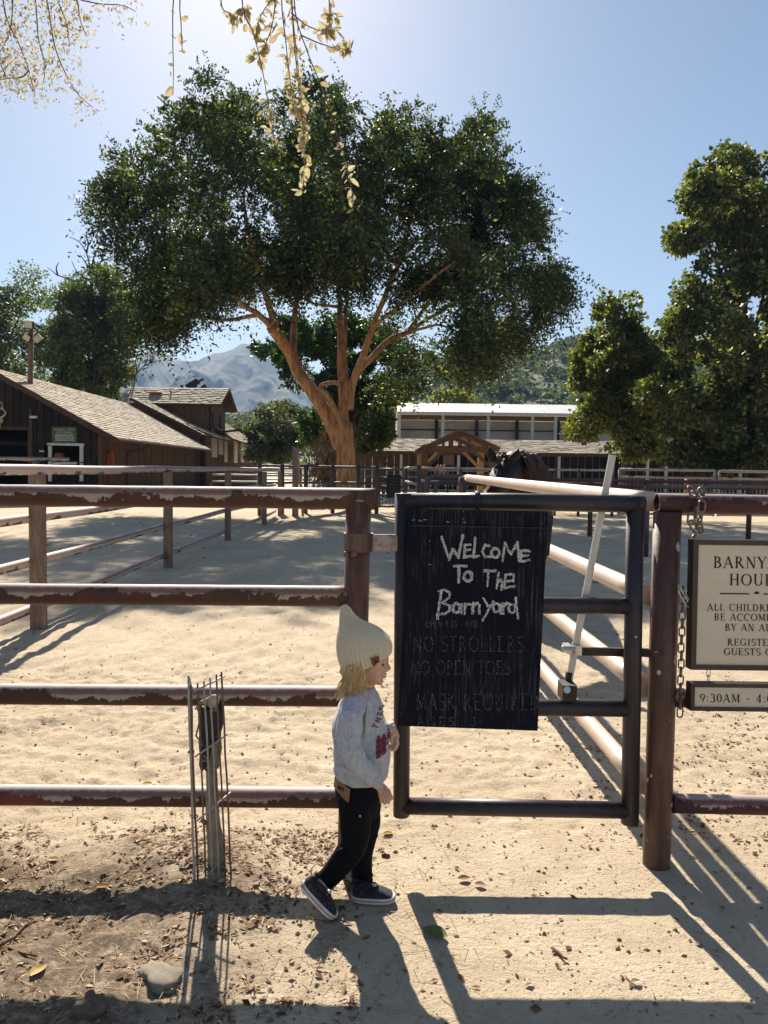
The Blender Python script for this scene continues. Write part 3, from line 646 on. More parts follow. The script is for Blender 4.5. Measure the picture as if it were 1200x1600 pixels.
for i, (px, py, per, ax) in enumerate(((1087, 800, (0, 1, 0), (0, 0, 1)), (1091, 812, (1, 0, 0), (.1, 0, 1)), (1094, 824, (1, .6, 0), (-.2, 0, 1)), (1080, 810, (1, 0, 0), (.1, 0, 1)), (1083, 822, (1, .3, 0), (-.3, 0, 1)), (1088, 832, (.3, 1, 0), (.5, 0, .7)), (1095, 770, (1, 0, .3), (.2, .3, 1)), (1081, 768, (1, .3, 0), (-.2, .5, 1)))):
    ch_link(P(px, py, YF - .05), ax, per, .042, .024, .0042).build('link', m_chain, chn, True)
ch2 = thing('chain', 'thin black chain dangling down beside the right gate post', 'chain', P(1062, 1115, YF - .02))
for i in range(16):
    py = 924 + i * 12.6; px = 1067 - (py - 924) * .026 + rng2.uniform(-.6, .6)
    ch_link(P(px, py, YF - .055), (.02, 0, 1), (1, 0, 0) if i % 2 else (.15, 1, 0), .036, .020, .0030).build('link', m_chain, ch2, True)
for i in range(4):
    ch_link(P(1063 + i * 3.6, 921 + i * 6.5, YF - .06), (.5, 0, -.85), (.8, 0, .4) if i % 2 else (0, 1, 0), .036, .021, .0032).build('link', m_steel, ch2, True)
# ------------------------------------------------------------------ hills
def vnoise(x, y, seed=0, oct_=5, ridged=False):
    out = np.zeros_like(x); amp = 1; fr = 1; tot = 0
    r = np.random.default_rng(seed); tab = r.uniform(-1, 1, (256, 256))
    for o in range(oct_):
        X_ = x * fr + 17.3 * o; Y_ = y * fr + 9.1 * o; xi = np.floor(X_).astype(int); yi = np.floor(Y_).astype(int); fx = X_ - xi; fy = Y_ - yi
        fx = fx * fx * (3 - 2 * fx); fy = fy * fy * (3 - 2 * fy)
        a = tab[xi % 256, yi % 256]; b = tab[(xi + 1) % 256, yi % 256]; c = tab[xi % 256, (yi + 1) % 256]; d = tab[(xi + 1) % 256, (yi + 1) % 256]
        v = (a * (1 - fx) + b * fx) * (1 - fy) + (c * (1 - fx) + d * fx) * fy
        if ridged: v = 1 - 2 * abs(v)
        out += v * amp; tot += amp; amp *= .5; fr *= 2.03
    return out / tot
def gridmesh(name, X, Y, Z, mat):
    me = bpy.data.meshes.new(name); V = np.stack([X, Y, Z], -1).reshape(-1, 3).astype(np.float32); ny, nx = X.shape
    me.vertices.add(len(V)); me.vertices.foreach_set('co', V.ravel()); I = (np.arange(ny - 1)[:, None] * nx + np.arange(nx - 1)[None]).ravel()
    Q = np.stack([I, I + 1, I + nx + 1, I + nx], -1).astype(np.int32)
    me.loops.add(Q.size); me.loops.foreach_set('vertex_index', Q.ravel()); me.polygons.add(len(Q))
    me.polygons.foreach_set('loop_start', np.arange(0, Q.size, 4, dtype=np.int32)); me.polygons.foreach_set('use_smooth', [True] * len(Q)); me.materials.append(mat); me.update(calc_edges=True); return me
def crest(px_pts, Y):
    xs = [P(p[0], p[1], Y).x for p in px_pts]; zs = [P(p[0], p[1], Y).z for p in px_pts]
    return lambda x: np.interp(x, xs, zs)
m_far = mk('chaparral', (.04, .055, .03), (.085, .085, .05), .02, .95, lo=.42, hi=.62)
cf = crest([(-900, 640), (-300, 600), (60, 575), (200, 550), (248, 543), (275, 558), (300, 552), (340, 545), (385, 534), (440, 560), (520, 590), (640, 570), (700, 590), (760, 600), (900, 620), (1500, 640), (2200, 690)], 2200)
xs = np.linspace(-2400, 2600, 700); ys = np.linspace(1100, 2900, 240); X, Y = np.meshgrid(xs, ys)
prof = np.clip(1 - np.abs(Y - 2200) / 1100, 0, 1) ** 1.1
Z = cf(X) * prof + 170 * (vnoise(X / 210 + Y / 1500, Y / 1100, 3, 6, True) - .25) * np.clip(prof * 1.6, 0, 1) * (1 - prof ** 2 * .9) - 12
link('mountain', gridmesh('mountain', X, Y, Z, m_far), None, 'structure')
ch = crest([(-1200, 700), (-200, 700), (200, 700), (420, 665), (560, 640), (620, 606), (680, 592), (740, 580), (820, 562), (880, 550), (930, 552), (1050, 560), (1200, 565), (1500, 560), (2200, 600)], 420)
def hz(X, Y):
    p = np.clip(1 - np.abs(Y - 420) / 290, 0, 1); p = p * p * (3 - 2 * p)
    return ch(X * 420 / np.maximum(Y, 200)) * p + 6 * vnoise(X / 60, Y / 60, 5, 4) * p - .6
xs = np.linspace(-520, 620, 260); ys = np.linspace(120, 700, 110); X, Y = np.meshgrid(xs, ys)
m_hill = mk('hill_scrub', (.06, .07, .035), (.17, .15, .085), .06, .95, lo=.45, hi=.6)
link('hillside', gridmesh('hillside', X, Y, hz(X, Y), m_hill), None, 'structure')

# ------------------------------------------------------------------ foliage
def leaf_quads(pos, axis, size, wid=.5, fold=.0, side=None):
    n = len(pos); ax = axis / (np.linalg.norm(axis, axis=1, keepdims=True) + 1e-9)
    rnd = rng.normal(0, 1, (n, 3)) if side is None else side
    sd_ = np.cross(ax, rnd); sd_ /= (np.linalg.norm(sd_, axis=1, keepdims=True) + 1e-9)
    s = (size if hasattr(size, '__len__') else np.full(n, size))[:, None]; nr = np.cross(ax, sd_)
    p0 = pos; p2 = pos + ax * s; p1 = pos + ax * s * .45 + sd_ * s * wid / 2 + nr * s * fold; p3 = pos + ax * s * .45 - sd_ * s * wid / 2 + nr * s * fold
    return np.stack([p0, p1, p2, p3], 1).reshape(-1, 3)
def unit(n):
    v = rng.normal(0, 1, (n, 3)); return v / np.linalg.norm(v, axis=1, keepdims=True)
def cloud(cl, n, shell=.75):
    cl = np.array(cl); w = cl[:, 3] * cl[:, 4]; w = w / w.sum(); w = w * rng.uniform(.45, 1.5, len(w)); w = w / w.sum(); k = rng.choice(len(cl), n, p=w); d = unit(n)
    r = 1 - shell * rng.uniform(0, 1, n) ** 1.6
    r = r * (1 + .16 * np.sin(d[:, 0] * 7 + k) * np.cos(d[:, 2] * 6 + k * 2.1)) + rng.normal(0, .13, n)
    p = cl[k, :3] + d * cl[k, 3:6] * r[:, None]; return p, d, k
def inpoly(px, py, poly):
    c = np.zeros(len(px), bool); n = len(poly)
    for i in range(n):
        (x0, y0), (x1, y1) = poly[i], poly[(i + 1) % n]
        t = ((y0 > py) != (y1 > py)) & (px < (x1 - x0) * (py - y0) / ((y1 - y0) + 1e-9) + x0); c ^= t
    return c
def pdist(px, py, poly):
    d = np.full(len(px), 1e9); n = len(poly)
    for i in range(n):
        a = np.array(poly[i], float); b = np.array(poly[(i + 1) % n], float); ab = b - a; t = np.clip(((px - a[0]) * ab[0] + (py - a[1]) * ab[1]) / (ab @ ab), 0, 1)
        d = np.minimum(d, np.hypot(px - a[0] - t * ab[0], py - a[1] - t * ab[1]))
    return d
def crown_clumps(poly, Y, depth, n, rpx=(18, 34), yshift=0, inset=.7, flat=.8):
    xs = [p[0] for p in poly]; ys = [p[1] for p in poly]; out = []; maxd = None
    qx = rng.uniform(min(xs), max(xs), n * 30); qy = rng.uniform(min(ys), max(ys), n * 30); ok = inpoly(qx, qy, poly); qx, qy = qx[ok], qy[ok]; dd = pdist(qx, qy, poly); maxd = dd.max()
    r = rng.uniform(rpx[0], rpx[1], len(qx)); ok = dd > r * inset; qx, qy, dd, r = qx[ok][:n], qy[ok][:n], dd[ok][:n], r[ok][:n]
    for x, y, d_, rr in zip(qx, qy, dd, r):
        t = min(d_ / maxd, 1); dep = depth * math.sqrt(max(1 - (1 - t) ** 2, .05)); yy = Y + yshift + rng.uniform(-1, 1) * dep
        yy = max(yy, 4); w = P(x, y, yy); R_ = rr * yy / F
        out.append((w.x, yy, w.z, R_, R_, R_ * flat))
    return out
m_bark = mk('bark', (.46, .25, .125), (.20, .10, .055), 4, .85, 1.0, 15, .05, stretch=(1.5, 1.5, .4), lo=.38, hi=.62)
m_bark2 = mk('dark_bark', (.13, .10, .075), (.06, .045, .035), 3, .9, .6, 12, .03, stretch=(1, 1, .3))
def limb(mb, pts, r0, r1, n=10, seg=14, wob=.0):
    q = catmull(pts, seg); L = len(q); mb.tube([Vector(p) + Vector((random.uniform(-wob, wob), random.uniform(-wob, wob), 0)) for p in q], [r0 + (r1 - r0) * (i / (L - 1)) ** .8 for i in range(L)], n)

# -- the big tree in the arena
YT = 31.0
def T(px, py, dy=0): 
    p = P(px, py, YT + dy); return (p.x, YT + dy, p.z)
mt = thing('shade_tree', 'big spreading tree with orange bark and fine dark foliage in the middle of the arena', 'tree', (P(540, 790, YT).x, YT, 0))
trunk = MB()
base = [(T(541, 790)[0], YT, -.1), T(541, 770), T(540, 740), T(540, 700), T(537, 660)]
q = catmull(base, 14); rad = np.interp(np.linspace(0, 1, 15), [0, .12, .3, .7, 1], [.56, .42, .38, .36, .34])
rings = []
for i, p in enumerate(q):
    ring = []
    for j in range(28):
        a = j / 28 * 6.283; rr = rad[i] * (1 + .10 * math.sin(a * 5 + 1.2) * (1 - i / 20) + .06 * math.sin(a * 9 + i * .3) + .03 * math.sin(a * 3 + i))
        ring.append(Vector(p) + Vector((math.cos(a) * rr, math.sin(a) * rr, 0)))
    rings.append(ring)
trunk.loft(rings); trunk.build('trunk', m_bark, mt, True)
for path, r0, r1 in (
    ([T(533, 700), T(515, 655), T(490, 615), T(468, 585), T(455, 555), T(438, 530, -.5), T(424, 510, -1)], .42, .27),
    ([T(424, 510, -1), T(405, 492, -1.5), T(382, 478, -2.2), T(365, 462, -3), T(330, 440, -4)], .20, .06),
    ([T(430, 520, -.7), T(427, 497, -1), T(418, 470, -1), T(405, 430, -1.5), T(390, 370, -2), T(380, 300, -2)], .26, .06),
    ([T(458, 558, 0), T(459, 520, .3), T(462, 480, .5), T(472, 440, 1), T(480, 380, 1.5), T(490, 300, 2), T(480, 220, 2)], .21, .06),
    ([T(541, 690), T(538, 650), T(534, 600, .2), T(532, 540, .5), T(531, 480, 1), T(528, 420, 1.5), T(535, 340, 1.5), T(530, 250, 1)], .32, .06),
    ([T(540, 640), T(541, 600), T(538, 560, .6), T(540, 500, 1.4), T(545, 440, 2.4), T(560, 360, 3)], .22, .06),
    ([T(545, 640), T(549, 605), T(560, 575), T(572, 545, -.5), T(583, 510, -1), T(598, 470, -1.8), T(620, 420, -3), T(640, 350, -3), T(650, 270, -3)], .28, .06),
    ([T(556, 582, .0), T(580, 560, .2), T(610, 530, .4), T(640, 518, .8), T(665, 500, 1), T(705, 478, 1.2), T(750, 440, 1.5), T(790, 400, 1.5)], .21, .05),
    ([T(640, 519, .7), T(665, 512, .4), T(688, 508, 0), T(720, 520, -.5), T(750, 530, -1)], .10, .03),
    ([T(536, 672, -.4), T(524, 640, -.5), T(512, 618, -.6), T(501, 605, -.5), T(508, 600, -.4), T(522, 598, -.1), T(532, 601, 0)], .15, .10),
    ([T(640, 515, .8), T(690, 440, 2), T(720, 350, 3), T(735, 260, 3)], .14, .04),
    ([T(620, 415, -3), T(570, 350, -5), T(540, 280, -6)], .12, .04), ([T(462, 480, .5), T(400, 400, 3), T(330, 330, 4), T(280, 260, 4)], .13, .04),
    ([T(531, 480, 1), T(480, 470, 3), T(430, 430, 5)], .1, .04), ([T(583, 510, -1), T(620, 480, -4), T(670, 440, -6), T(720, 400, -7)], .11, .04),
    ([T(405, 492, -1.5), T(340, 500, -1), T(280, 480, 0), T(220, 450, 1), T(190, 420, 1)], .12, .03)):
    b = MB(); limb(b, path, r0 * .72, r1 * .8, 12, 22, .02); b.build('limb', m_bark, mt, True)
main_poly = [(325, 108), (350, 118), (360, 150), (410, 152), (440, 135), (500, 128), (560, 142), (600, 158), (650, 172), (690, 195), (715, 232), (722, 200), (750, 188), (775, 205), (790, 260), (825, 290), (858, 320), (855, 375), (875, 420),
             (893, 455), (888, 490), (862, 520), (850, 560), (818, 562), (790, 585), (760, 595), (735, 575), (715, 590), (690, 560), (700, 520), (690, 480), (640, 470), (610, 450), (570, 470), (530, 440), (480, 470), (440, 455), (400, 440), (380, 460), (395, 500), (370, 510),
             (345, 500), (320, 525), (300, 505), (270, 520), (240, 545), (205, 520), (185, 480), (168, 430), (158, 385), (155, 340), (150, 290), (180, 265), (205, 225), (222, 205), (252, 195), (262, 160), (290, 140)]
cl = crown_clumps(main_poly, YT, 9.5, 340, (15, 34), -1.2, .75, .85)
# lighter hanging foliage under the crown, right of the trunk, and the tufts at the top
for (x, y, r, dy) in ((630, 560, 22, 1), (600, 590, 16, 2), (650, 585, 18, 3), (690, 545, 22, 2), (720, 560, 22, 1), (660, 530, 18, 4), (480, 500, 20, 4), (500, 470, 20, 5), (470, 540, 14, 4), (495, 530, 12, 5), (600, 470, 20, 4), (640, 490, 18, 5), (740, 215, 20, 2), (325, 130, 19, 0), (350, 160, 22, 1)):
    c = P(x, y, YT); R_ = r * YT / F; cl.append((c.x, YT + dy, c.z, R_, R_, R_))
for (x, y, r, dy) in ((400, 430, 26, -5), (440, 420, 24, -6), (480, 420, 22, -5), (350, 420, 26, -5), (560, 415, 24, -6), (600, 410, 26, -5), (640, 425, 24, -6), (680, 430, 24, -5), (520, 400, 26, -7), (730, 430, 26, -5), (300, 430, 26, -4), (770, 440, 26, -4), (660, 390, 24, -7), (600, 370, 26, -7), (710, 470, 20, -3), (505, 445, 16, -4), (620, 455, 16, -4)):
    c = P(x, y, YT + dy); R_ = r * (YT + dy) / F; cl.append((c.x, YT + dy, c.z, R_, R_, R_ * .8))
ns_ = 39000; p, d, k = cloud(cl, ns_, .9)
gapn = np.array([noise.noise(Vector((v[0], v[1], v[2] * .6)) * .42) + .6 * noise.noise(Vector((v[0], v[1], v[2] * .6)) * 1.1) for v in p]); keep = gapn > -.07; p, d, k = p[keep], d[keep], k[keep]; ns_ = len(p)
out = d * 1.0 + unit(ns_) * .55; out[:, 2] += np.where(p[:, 2] > 9.5, .55, -.6)
out /= np.linalg.norm(out, axis=1, keepdims=True); Ls = rng.uniform(.3, .85, ns_); lg = rng.uniform(0, 1, ns_) < .16; Ls[lg] *= 2.0; NL = 13
tt = np.linspace(.08, 1, NL); droop = np.array([0, 0, -1.0]) * .35
pos = p[:, None] + out[:, None] * (Ls[:, None] * tt)[..., None] + droop * (tt ** 2)[None, :, None] * Ls[:, None, None]
side = np.cross(out, unit(ns_)); side /= np.linalg.norm(side, axis=1, keepdims=True)
sgn = np.where(np.arange(NL) % 2, 1, -1)[None, :, None]
axs = out[:, None] * .6 + side[:, None] * sgn + rng.normal(0, .25, (ns_, NL, 3))
pos = pos.reshape(-1, 3); axs = axs.reshape(-1, 3)
m_main = leafmat('fine_foliage', [(0, (.013, .023, .015)), (.45, (.022, .036, .021)), (.8, (.038, .056, .026)), (.95, (.12, .14, .045)), (1, (.22, .21, .07))], .40, .5, (2.2, 2.2, .6), .35)
me_ = fastmesh('crown', leaf_quads(pos, axs, rng.uniform(.10, .20, len(pos)), .46), 4, m_main, mt.location); link('crown', me_, mt)
tw = MB(); 
sel = rng.choice(ns_, 900, replace=False)
for i in sel: tw.tube([p[i] - out[i] * .5, p[i], p[i] + out[i] * Ls[i] * .5 + droop * .2 * Ls[i], p[i] + out[i] * Ls[i] + droop * Ls[i]], [.018, .012, .008, .004], 3, cap=False)
tw.build('twigs', m_bark2, mt)

def tree(name, label, base_px, Y, clumps, n, size, mat, trunk_r, wid=.55, group=None, limbs=(), bark=None, shell=.7, droopz=-.3, outw=1.0, trunk_top=None, cat='tree', gap=-.22, gapf=.6):
    bx = P(base_px, 730, Y).x; t = thing(name, label, cat, (bx, Y, 0), group)
    cl_ = np.array(clumps); cz = cl_[:, 2].mean(); top = trunk_top or (cl_[:, 0].mean(), cl_[:, 1].mean(), cz + (cl_[:, 2].max() - cz) * .6)
    b = MB(); limb(b, [(bx, Y, -.2), (bx + (top[0] - bx) * .2, Y, top[2] * .3), (bx + (top[0] - bx) * .7, (Y + top[1]) / 2, top[2] * .7), top], trunk_r, trunk_r * .2, 10, 16, .02)
    b.build('trunk', bark or m_bark2, t, True)
    idx = rng.choice(len(cl_), min(len(cl_), 14), replace=False)
    for i in idx:
        b = MB(); c = cl_[i]; z0 = max(min(c[2] * .55, top[2] * .9), 1.2); f = z0 / top[2]; s0 = (bx + (top[0] - bx) * f, Y + (top[1] - Y) * f, z0)
        limb(b, [s0, ((s0[0] + c[0]) / 2, (s0[1] + c[1]) / 2, (z0 + c[2]) / 2 + .2), tuple(c[:3])], trunk_r * .35, trunk_r * .08, 6, 8, .02); b.build('limb', bark or m_bark2, t, True)
    p, d, k = cloud(clumps, n, shell); gn = np.array([noise.noise(Vector(v) * gapf) + .5 * noise.noise(Vector(v) * gapf * 2.4) for v in p]); kp = gn > gap; p, d = p[kp], d[kp]; n = len(p); ax = d * outw + unit(n) * .8; ax[:, 2] += droopz
    link('crown', fastmesh('crown', leaf_quads(p, ax, rng.uniform(size * .6, size * 1.3, n), wid, .06), 4, mat, t.location), t); return t
m_green = leafmat('mid_leaf', [(0, (.035, .05, .022)), (.5, (.065, .085, .034)), (.85, (.12, .14, .05)), (1, (.24, .24, .10))], .45, .5, (1.5, 1.7, .45))
m_dark = leafmat('dark_leaf', [(0, (.018, .036, .014)), (.6, (.032, .058, .02)), (.9, (.055, .09, .028)), (1, (.10, .15, .04))], .35, .45, (1.5, 2.0, .5))
m_grey = leafmat('grey_leaf', [(0, (.06, .075, .042)), (.6, (.10, .115, .065)), (1, (.19, .19, .11))], .35, .6, (1.2, 1.3, .6))
m_syc = leafmat('broad_leaf', [(0, (.035, .055, .022)), (.5, (.07, .095, .036)), (.8, (.13, .15, .055)), (.95, (.26, .26, .11)), (1, (.32, .25, .13))], .48, .45, (1.5, 1.5, .45), .4)
# trees behind the barn, left
tree('leafy_tree', 'wide mid green tree with bare top twigs behind the left barn roof', 60, 66, crown_clumps([(-260, 430), (-60, 440), (0, 425), (25, 400), (45, 395), (65, 430), (95, 440), (110, 465), (100, 560), (90, 640), (-260, 640)], 66, 5, 110, (16, 34), 0, .35), 80000, .28, m_green, .5, gap=-.36)
tree('leafy_tree', 'green tree touching the big shade tree, with bare dead branches above', 150, 62, crown_clumps([(90, 450), (120, 430), (150, 410), (175, 420), (200, 470), (212, 540), (205, 590), (190, 640), (110, 640), (80, 560)], 62, 4, 80, (12, 26), 0, .4), 56000, .26, m_green, .4, gap=-.36)
bt = thing('bare_tree', 'leafless grey tree with twigs reaching above the left green trees', 'tree', (P(150, 730, 64).x, 64, 0))
def Q_(px, py, Y=64, dy=0): p = P(px, py, Y); return (p.x, Y + dy, p.z)
b = MB(); limb(b, [(P(150, 730, 64).x, 64, -.2), Q_(147, 560), Q_(143, 440)], .3, .14, 8); b.build('trunk', m_bark2, bt, True)
for path in ([(143, 440), (140, 415), (135, 395), (124, 378), (108, 370)], [(142, 430), (146, 405), (152, 390), (156, 378)], [(143, 440), (150, 420), (158, 408), (165, 395), (172, 388)], [(140, 420), (132, 408), (126, 398)], [(143, 440), (130, 432), (120, 425), (112, 408)], [(135, 395), (138, 380), (134, 368), (144, 364)], [(158, 408), (170, 404), (180, 398)], [(143, 450), (120, 440), (90, 430), (84, 425), (74, 418)], [(90, 430), (88, 418), (92, 410)]):
    b = MB(); limb(b, [Q_(x, y) for x, y in path], .09, .025, 5, 8); b.build('limb', m_bark2, bt, True)
b2 = thing('bare_bush', 'small leafless shrub with grey twigs beside the farmhouse roof', 'shrub', (P(212, 730, 58).x, 58, 0))
for path in ([(208, 610), (212, 585), (216, 575), (220, 560), (222, 540)], [(212, 585), (225, 572), (235, 568), (250, 563)], [(214, 580), (212, 565), (214, 550)], [(226, 572), (230, 560), (232, 550)], [(208, 612), (206, 595), (200, 582)], [(235, 568), (240, 560), (243, 548)]):
    b = MB(); limb(b, [(P(x, y, 58).x, 58, P(x, y, 58).z if y < 608 else 0.0 if y == 612 else P(x, y, 58).z) for x, y in path], .06, .02, 5, 8); b.build('branch', m_bark2, b2, True)
b = MB(); limb(b, [(P(208, 730, 58).x, 58, -.1), (P(208, 670, 58).x, 58, 3), (P(208, 608, 58).x, 58, P(208, 608, 58).z)], .1, .06, 6); b.build('stem', m_bark2, b2, True)
# behind the shade tree
tree('evergreen_tree', 'dense dark green tree standing directly behind the shade tree trunk', 560, 46, crown_clumps([(385, 505), (430, 490), (520, 480), (600, 500), (650, 520), (660, 560), (645, 610), (620, 640), (600, 700), (560, 715), (500, 715), (470, 690), (465, 640), (430, 620), (405, 600), (380, 575)], 46, 3.5, 90, (12, 26)), 60000, .25, m_dark, .4)
tree('small_tree', 'low bright green bush between the trunk and the metal barn', 600, 43, crown_clumps([(560, 660), (600, 640), (622, 655), (615, 680), (600, 700), (570, 715), (550, 700)], 43, 1.5, 22, (9, 15)), 6500, .22, m_green, .12)
tree('grey_green_tree', 'pale grey-green bushy tree between the farmhouse and the shade tree', 440, 60, crown_clumps([(385, 660), (400, 635), (430, 618), (460, 620), (475, 650), (480, 700), (470, 722), (385, 722)], 60, 4, 46, (11, 22)), 20000, .30, m_grey, .3)
tree('grey_green_tree', 'low olive shrub peeping over the far farmhouse roof', 372, 88, crown_clumps([(352, 672), (365, 660), (385, 658), (395, 675), (395, 720), (352, 720)], 88, 3, 16, (10, 16)), 4000, .4, m_grey, .2)
tree('olive_tree', 'round yellow-green tree crown rising behind the metal barn roof', 705, 95, crown_clumps([(660, 640), (670, 618), (690, 605), (715, 606), (740, 618), (760, 632), (780, 640), (780, 690), (660, 690)], 95, 5, 40, (10, 20)), 14000, .5, leafmat('olive', [(0, (.11, .12, .04)), (1, (.26, .25, .09))], .4), .3)
tree('olive_tree', 'low yellowish trees left of the metal barn roof', 625, 98, crown_clumps([(585, 640), (610, 628), (640, 626), (660, 640), (660, 700), (585, 700)], 98, 5, 26, (10, 18)), 9000, .5, leafmat('olive2', [(0, (.12, .12, .06)), (1, (.24, .22, .11))], .35), .3)
# right-hand trees
tree('sycamore_tree', 'shorter sycamore with dusty leaves, left of the tall right tree', 975, 43, crown_clumps([(905, 540), (925, 480), (945, 458), (975, 448), (1000, 465), (1015, 500), (1035, 540), (1060, 600), (1060, 690), (1020, 722), (960, 722), (930, 708), (890, 700), (885, 650), (900, 610), (895, 570)], 43, 4, 150, (10, 24), 0, .45), 62000, .22, m_syc, .2, .75, bark=m_bark2, gap=-.20, gapf=.8)
tree('sycamore_tree', 'tallest right-hand sycamore reaching high above the pens', 1185, 37, crown_clumps([(1075, 300), (1085, 265), (1110, 240), (1150, 232), (1200, 235), (1300, 270), (1340, 400), (1340, 700), (1200, 745), (1110, 742), (1045, 722), (1030, 660), (1005, 610), (1035, 570), (1020, 520), (1045, 480), (1060, 455), (1040, 440), (1055, 400), (1060, 385), (1025, 365), (1030, 345), (1070, 345)], 37, 5, 300, (12, 30), 0, .35), 135000, .22, m_syc, .42, .75, bark=m_bark2, trunk_top=tuple(P(1150, 330, 37)), gap=-.34, gapf=.8)
# distant wood on the hill
nt_ = 6500; xx = rng.uniform(-330, 480, nt_); yy = rng.uniform(190, 445, nt_)
zz = hz(xx, yy); dens = vnoise(xx / 35, yy / 35, 9, 3); ok = (dens > -.42) & (zz > 1); xx, yy, zz = xx[ok], yy[ok], zz[ok]
rr = rng.uniform(1.4, 4.2, len(xx)) * (1 + .3 * (dens[ok] > .2)); cl = np.stack([xx, yy, zz + rr * .6, rr, rr, rr * .85], -1); npt = 30
k = np.repeat(np.arange(len(cl)), npt); d = unit(len(k)); d[:, 2] = np.abs(d[:, 2]) * np.where(rng.uniform(0, 1, len(k)) < .85, 1, -1)
p = cl[k, :3] + d * cl[k, 3:6] * rng.uniform(.8, 1.05, (len(k), 1)); ax = np.cross(d, unit(len(k)))
m_wood = leafmat('far_oak', [(0, (.055, .075, .03)), (.6, (.10, .125, .05)), (1, (.18, .19, .08))], .3, .7, (1.2, 1.3, .6))
tag(link('hillside_wood', fastmesh('hillside_wood', leaf_quads(p - ax * .8, ax, rng.uniform(1.1, 2.2, len(k)), .9), 4, m_wood), None, 'stuff'), 'oak scrub covering the hazy hillside behind the metal barn', 'woodland')
# row of trees closing the far side of the pens at the left of the barn gap
# ------------------------------------------------------------------ overhanging leaves near the camera
m_tan = leafmat('backlit_leaf', [(0, (.32, .23, .16)), (.35, (.46, .37, .27)), (.65, (.52, .46, .32)), (.85, (.42, .45, .20)), (1, (.34, .26, .19))], .45, .6, (1.1, 1.1, .95), .2)
m_vine = mk('vine', (.22, .15, .10), (.12, .09, .07), 30, .8)
oh = thing('overhanging_branch', 'sunlit trailing twigs with dry tan leaves dangling from the top centre', 'branch', (0, 3.1, 3.7))
YV = 3.1
def V3(px, py, dy=0): p = P(px, py, YV); return Vector((p.x, YV + dy, p.z))
b = MB(); limb(b, [Vector((-3.4, 1.8, 4.4)), Vector((-1.6, 2.6, 4.2)), V3(430, -150), V3(560, -110, .2), V3(700, -170, .3)], .05, .012, 8, 20); b.build('limb', m_bark2, oh, True)
vines = [[(378, 0), (395, 50), (408, 100), (417, 150), (424, 190), (430, 225)], [(455, -20), (459, 60), (465, 120), (472, 190), (476, 240), (473, 300)], [(460, 10), (480, 80), (500, 130), (518, 180), (530, 225), (545, 270), (552, 322)],
         [(456, 0), (462, 70), (470, 150), (474, 210)], [(272, -10), (270, 60), (271, 110), (270, 150)], [(282, -10), (283, 40), (285, 78), (290, 80)], [(455, 20), (480, 40), (505, 48), (520, 45)], [(470, 55), (500, 68), (530, 76), (546, 76)],
         [(345, 0), (360, 22), (362, 38), (375, 20), (384, 10)], [(430, -5), (425, 40), (414, 70), (400, 92)], [(440, -20), (420, 5), (405, 30), (400, 60)], [(515, -20), (514, 0), (516, 20), (522, 26)], [(440, 0), (446, 60), (450, 100), (456, 150), (460, 180)]]
LP, LA, LS = [], [], []
for vi, pth in enumerate(vines):
    top = pth[0]; pts = [V3(*p_) for p_ in pth]
    if top[1] > -60 and vi not in (6, 7): pts = [V3(top[0] + (455 - top[0]) * .1, -125)] + pts
    qv = catmull(pts, 26); b = MB(); b.tube(qv, [.0030 - .0018 * i / 26 for i in range(27)], 5); b.build('twig', m_vine, oh, True)
    for i, q_ in enumerate(qv):
        zpx = i / 26
        cnt = (1 if i % 2 else 0) + (2 if zpx > .66 else 0) + (1 if vi in (1, 3, 12, 9) else 0)
        if vi in (4, 5): cnt = 1 if i % 3 == 0 else 0
        for _ in range(cnt):
            LP.append(np.array(q_) + rng.normal(0, .006, 3)); a = rng.normal(0, .8, 3); a[2] -= .75; LA.append(a); LS.append(.018 + .034 * rng.uniform() ** 1.5)
pos = np.array(LP); sz = np.array(LS); axx = np.array(LA); axx /= np.linalg.norm(axx, axis=1, keepdims=True); sdv = np.cross(axx, unit(len(axx))); sdv /= np.linalg.norm(sdv, axis=1, keepdims=True); nrv = np.cross(axx, sdv)
Vv = []
for i in range(len(pos)):            # curled leaves: two folded halves, bent tip
    s = sz[i]; a, sd3, n3, p0 = axx[i], sdv[i], nrv[i], pos[i]; cu = rng.uniform(.05, .3); w_ = rng.uniform(.22, .34)
    mid = p0 + a * s * .5; tip = p0 + a * s + n3 * s * cu; l1 = p0 + a * s * .3 + sd3 * s * w_ + n3 * s * .12; l2 = p0 + a * s * .72 + sd3 * s * w_ * .8 + n3 * s * (.12 + cu * .4); r1 = p0 + a * s * .3 - sd3 * s * w_ + n3 * s * .12; r2 = p0 + a * s * .72 - sd3 * s * w_ * .8 + n3 * s * (.12 + cu * .4)
    Vv += [p0, l1, l2, mid, mid, l2, tip, tip, p0, mid, r2, r1, mid, tip, tip, r2]
link('leaves', fastmesh('leaves', np.array(Vv), 4, m_tan, wloc(oh)), oh, 'stuff')
oh2 = thing('overhanging_branch', 'sunlit drooping branch crowded with small dry leaves in the top left corner', 'branch', (-2.4, 4.6, 4.6))
YV2 = 4.6
def W3(px, py, dy=0): p = P(px, py, YV2); return Vector((p.x, YV2 + dy, p.z))
b = MB(); limb(b, [Vector((-5.5, 3.4, 5.6)), W3(-150, -120), W3(40, -90), W3(150, -60)], .06, .02, 8, 16); b.build('limb', m_bark2, oh2, True)
LP, LA, LS = [], [], []
